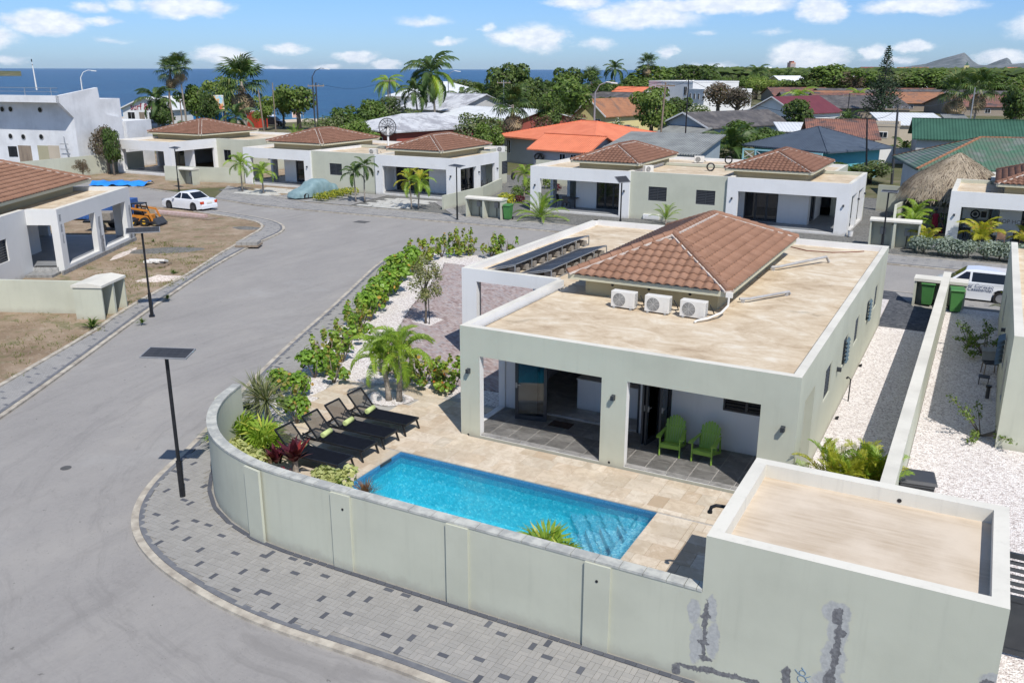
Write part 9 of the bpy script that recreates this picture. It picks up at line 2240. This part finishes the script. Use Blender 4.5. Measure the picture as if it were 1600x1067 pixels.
for k in range(34):
 z = 1.5 + (top - 1.7) * (k / 33) ** .93; f = 1 - (z / top); rad = (4.9 * f ** .75 + .35) * (1.0 if k < 15 else .72)
 for q in range(7 if k < 16 else 6):
  a = q * 2 * PI / 7 + k * .5 + r.uniform(-.2, .2); d = Vector((math.cos(a), math.sin(a), 0)); rr_ = rad * r.uniform(.8, 1.1)
  dst = b; pts = [Vector((0, 0, z)), d * rr_ * .6 + Vector((0, 0, z - .12 * rr_)), d * rr_ + Vector((0, 0, z + .16 * rr_))]
  low.tube(pts, [.06, .04, .015], 4, caps=False)
  n_ = int(22 if k < 16 else 9)
  for j in range(n_):
   s = .25 + .75 * j / n_; p = pts[0].lerp(pts[1], s / .6) if s < .6 else pts[1].lerp(pts[2], (s - .6) / .4); l = .42 if k < 16 else .26; e_ = Vector((r.uniform(-1, 1), r.uniform(-1, 1), r.uniform(-.2, 1))).normalized() * l; w_ = e_.cross(d).normalized() * .12
   b.add([p - w_, p + w_, p + e_ + w_ * .4, p + e_ - w_ * .4], [(0, 1, 2, 3)])
b.build('foliage', L_PINE, t); low.build('branches', TRUNK, t); MB().tube([(0, 0, -.1), (0, 0, top)], [.3, .04], 8).build('trunk', TRUNK, t)
def bpalm(px, ytop, dist, kind, n, label, s=1.0, skirt=0, lean=(0, 0), r0=.2, mixk=None, emin=-40, emax=75):
 c_ = far(px, dist); h = CAM_H + (108.3 - ytop) * dist / 1385 - (1.6 if kind != 'fan' else .9) * s; h = max(h, .6)
 return palm((c_.x, c_.y, -.03), h, kind, n, label, 'palm trees of the neighbourhood', s, r0, r0 * .65, lean, skirt, emin, emax, int(px), mixk=mixk)
bpalm(256, 100, 168, 'fan', 18, 'left of the two tall fan palms beside the restaurant', 1.5, 10, (1.5, 0)); bpalm(283, 95, 165, 'fan', 20, 'right and taller of the two fan palms beside the restaurant', 1.35, 6, (-.6, 0), .17)
bpalm(375, 107, 145, 'fan', 26, 'broad shaggy fan palm with thick brown skirt', 2.2, 46, (0, 0), .38); bpalm(362, 158, 120, 'coco', 13, 'low dark palm before the shaggy fan palm', .95, mixk='coco'); bpalm(238, 133, 150, 'coco', 14, 'dark coconut palm left of the tall fan palms', 1.2)
bpalm(605, 112, 170, 'cocoy', 13, 'bright green palm rising above the dusty tree', 1.15, mixk='coco', emin=-5); bpalm(679, 88, 150, 'coco', 20, 'tallest coconut palm against the sea', 1.75, 0, (-.8, .2), .2, mixk='cocoy', emin=-60); bpalm(652, 122, 148, 'coco', 14, 'shorter coconut palm left of the tallest one', 1.2, 0, (-.6, 0), .17)
bpalm(722, 136, 190, 'coco', 14, 'dark low palm right of the tallest coconut, left one', 1.3); bpalm(752, 130, 195, 'coco', 14, 'dark low palm right of the tallest coconut, right one', 1.25, mixk='cocoy'); bpalm(801, 142, 112, 'fan', 22, 'fan palm with long hanging straw skirt left of the orange roof', 1.5, 34, (0, 0), .24)
bpalm(924, 114, 240, 'fan', 18, 'far skirted fan palm left of the yellow house', 2.0, 16); bpalm(961, 96, 330, 'coco', 15, 'far coconut palm on the skyline, left one', 1.7); bpalm(1012, 91, 330, 'fan', 18, 'far fan palm on the skyline above the long crown', 2.2, 10); bpalm(1109, 100, 420, 'coco', 14, 'far coconut palm right of the dark skyline crown', 1.9); bpalm(1183, 102, 420, 'coco', 14, 'far coconut palm left of the tower block', 2.0)
bpalm(1152, 196, 96, 'coco', 20, 'near feathery palm beside the blue grey roof', 1.25, emin=-45, emax=85); bpalm(1252, 128, 190, 'cocoy', 15, 'yellowish palm before the dark trees', 1.3); bpalm(1500, 120, 165, 'fan', 22, 'fan palm with brown skirt above the old rows, left one', 1.9, 26, (0, 0), .28); bpalm(1533, 117, 150, 'fan', 20, 'taller slim fan palm above the old rows, right one', 1.7, 8, (.3, 0), .17)
bpalm(1334, 164, 128, 'coco', 10, 'small double trunk palm above the rusty tiled roof', .7); bpalm(1345, 128, 260, 'cocoy', 12, 'far yellow palm left of the pine', 1.6); bpalm(1430, 200, 118, 'coco', 14, 'dark palm beside the beige cube building', .9, mixk='cocoy'); bpalm(456, 188, 112, 'date', 16, 'low spiky palm before the beach car park', 1.1); bpalm(1105, 105, 520, 'coco', 12, 'tiny far palm on the skyline before the tower', 1.5)
bpalm(1230, 110, 480, 'coco', 12, 'small far palm just left of the tower block', 1.4); bpalm(1270, 106, 500, 'coco', 12, 'small far palm just right of the tower block', 1.5)
# ------------------------------------------------------------ poles, wires
def pole(px, ytop, dist, label, kind='cross', lean=(0, 0), m=None, r0=.13):
 c_ = far(px, dist); h = CAM_H + (108.3 - ytop) * dist / 1385; t = thing('utility_pole' if kind != 'lamp' else 'street_lamp', label, 'utility pole' if kind != 'lamp' else 'street lamp', (c_.x, c_.y, 0), math.atan2(c_.y, c_.x) - PI / 2)
 MB().tube([(0, 0, -.1), (lean[0] * .5, 0, h * .5), (lean[0], 0, h)], [r0, r0 * .85, r0 * .7], 8).build('pole', m or GREYBIN, t)
 if kind == 'cross':
  MB().box(lean[0] - 1.1, lean[0] + 1.1, -.07, .07, h - .5, h - .36).build('crossarm', WOOD, t)
  for x in (-1, -.35, .35, 1): MB().tube([(lean[0] + x, 0, h - .36), (lean[0] + x, 0, h - .16)], .05, 6).build('insulator', STEEL, t)
 if kind == 'lamp':
  MB().tube([(0, 0, h), (.5, 0, h + .9), (1.3, 0, h + 1.25), (1.9, 0, h + 1.2)], [.07, .06, .05, .05], 6).build('arm', m or STEEL, t); MB().obox((2.2, 0, h + 1.15), (.8, .25, .14), (0, .1, 0)).build('lamp_head', WHITE, t)
 return Vector((c_.x, c_.y, h))
P = {}
P['a'] = pole(1036, 126, 112, 'wooden utility pole with crossarm before the light green tree', lean=(.4, 0), m=WOOD); P['b'] = pole(1077, 122, 105, 'slim black pole before the grey gable', 'plain', r0=.09, m=BLACK); P['c'] = pole(1416, 154, 92, 'grey utility pole before the wide white roof', lean=(-.3, 0)); P['d'] = pole(1375, 173, 90, 'black leaning pole beside the beige cube building', 'plain', (-.6, 0), BLACK, .1)
P['e'] = pole(787, 124, 150, 'pale utility pole between the trees above the villas', m=STEEL); pole(931, 142, 110, 'curved grey street lamp above the yellow house', 'lamp', m=STEEL); pole(487, 120, 140, 'tall curved street lamp beside the round beach tree', 'lamp', m=GREYBIN); P['f'] = pole(492, 128, 128, 'dark utility pole beside the curved street lamp')
pole(264, 141, 122, 'leaning bare wooden post before the restaurant', 'plain', (-.3, 0), WOOD, .12); pole(276, 150, 120, 'second bare wooden post near the restaurant', 'plain', (0, 0), WOOD, .1); pole(408, 138, 110, 'leaning bare post beside the flag sign', 'plain', (-.5, 0), WOOD, .11); pole(424, 128, 112, 'thin tall post before the black car', 'plain', (0, 0), WOOD, .08)
P['g'] = pole(1332, 140, 175, 'utility pole left of the old roof rows', m=GREYBIN); P['h'] = pole(1528, 130, 145, 'light pole rising beside the right fan palm', 'plain', (0, 0), STEEL, .1); pole(700, 120, 190, 'curved street lamp between coconut and round trees', 'lamp', m=STEEL); pole(124, 121, 175, 'small curved street lamp behind the white building', 'lamp', m=WHITE); P['i'] = pole(608, 122, 165, 'utility pole right of the bright palm')
pole(1155, 135, 200, 'grey pole beside the brown thicket', 'cross', m=STEEL)
def wire(a, c_, sag, label):
 pts = [a.lerp(c_, k / 10) + Vector((0, 0, -sag * 4 * (k / 10) * (1 - k / 10))) for k in range(11)]
 t = thing('power_line', label, 'cable', pts[0]); MB().tube(pts, .018, 4, caps=False).build('wire', BLACK, t, world=True)
wire(P['a'], P['b'], .5, 'power line between the wooden pole and the slim black pole'); wire(P['b'], P['d'], 1.2, 'power line running right above the turquoise house'); wire(P['c'], P['h'], 1.0, 'power line crossing the wide white roof to the right'); wire(P['e'], P['a'], 1.5, 'power line behind the big leafy tree'); wire(P['f'], P['i'], 1.2, 'power line crossing the dusty tree before the sea'); wire(P['d'], P['c'], .4, 'short power line between the two right hand poles')
# ------------------------------------------------------------ sea air
b = MB(); b.box(-27000, 27000, -27000, 27000, -6, 190)
hz = b.build('haze', mat('sea air', lambda t, o: (lambda p: (p.inputs['Color'].__setattr__('default_value', (0.72, 0.84, 1.0, 1)), p.inputs['Density'].__setattr__('default_value', 0.00001), t.lk(p.outputs[0], o.inputs['Volume'])))(t.node('ShaderNodeVolumePrincipled'))))
setp(hz, 'thin blue sea air over the whole place', 'haze', kind='stuff')
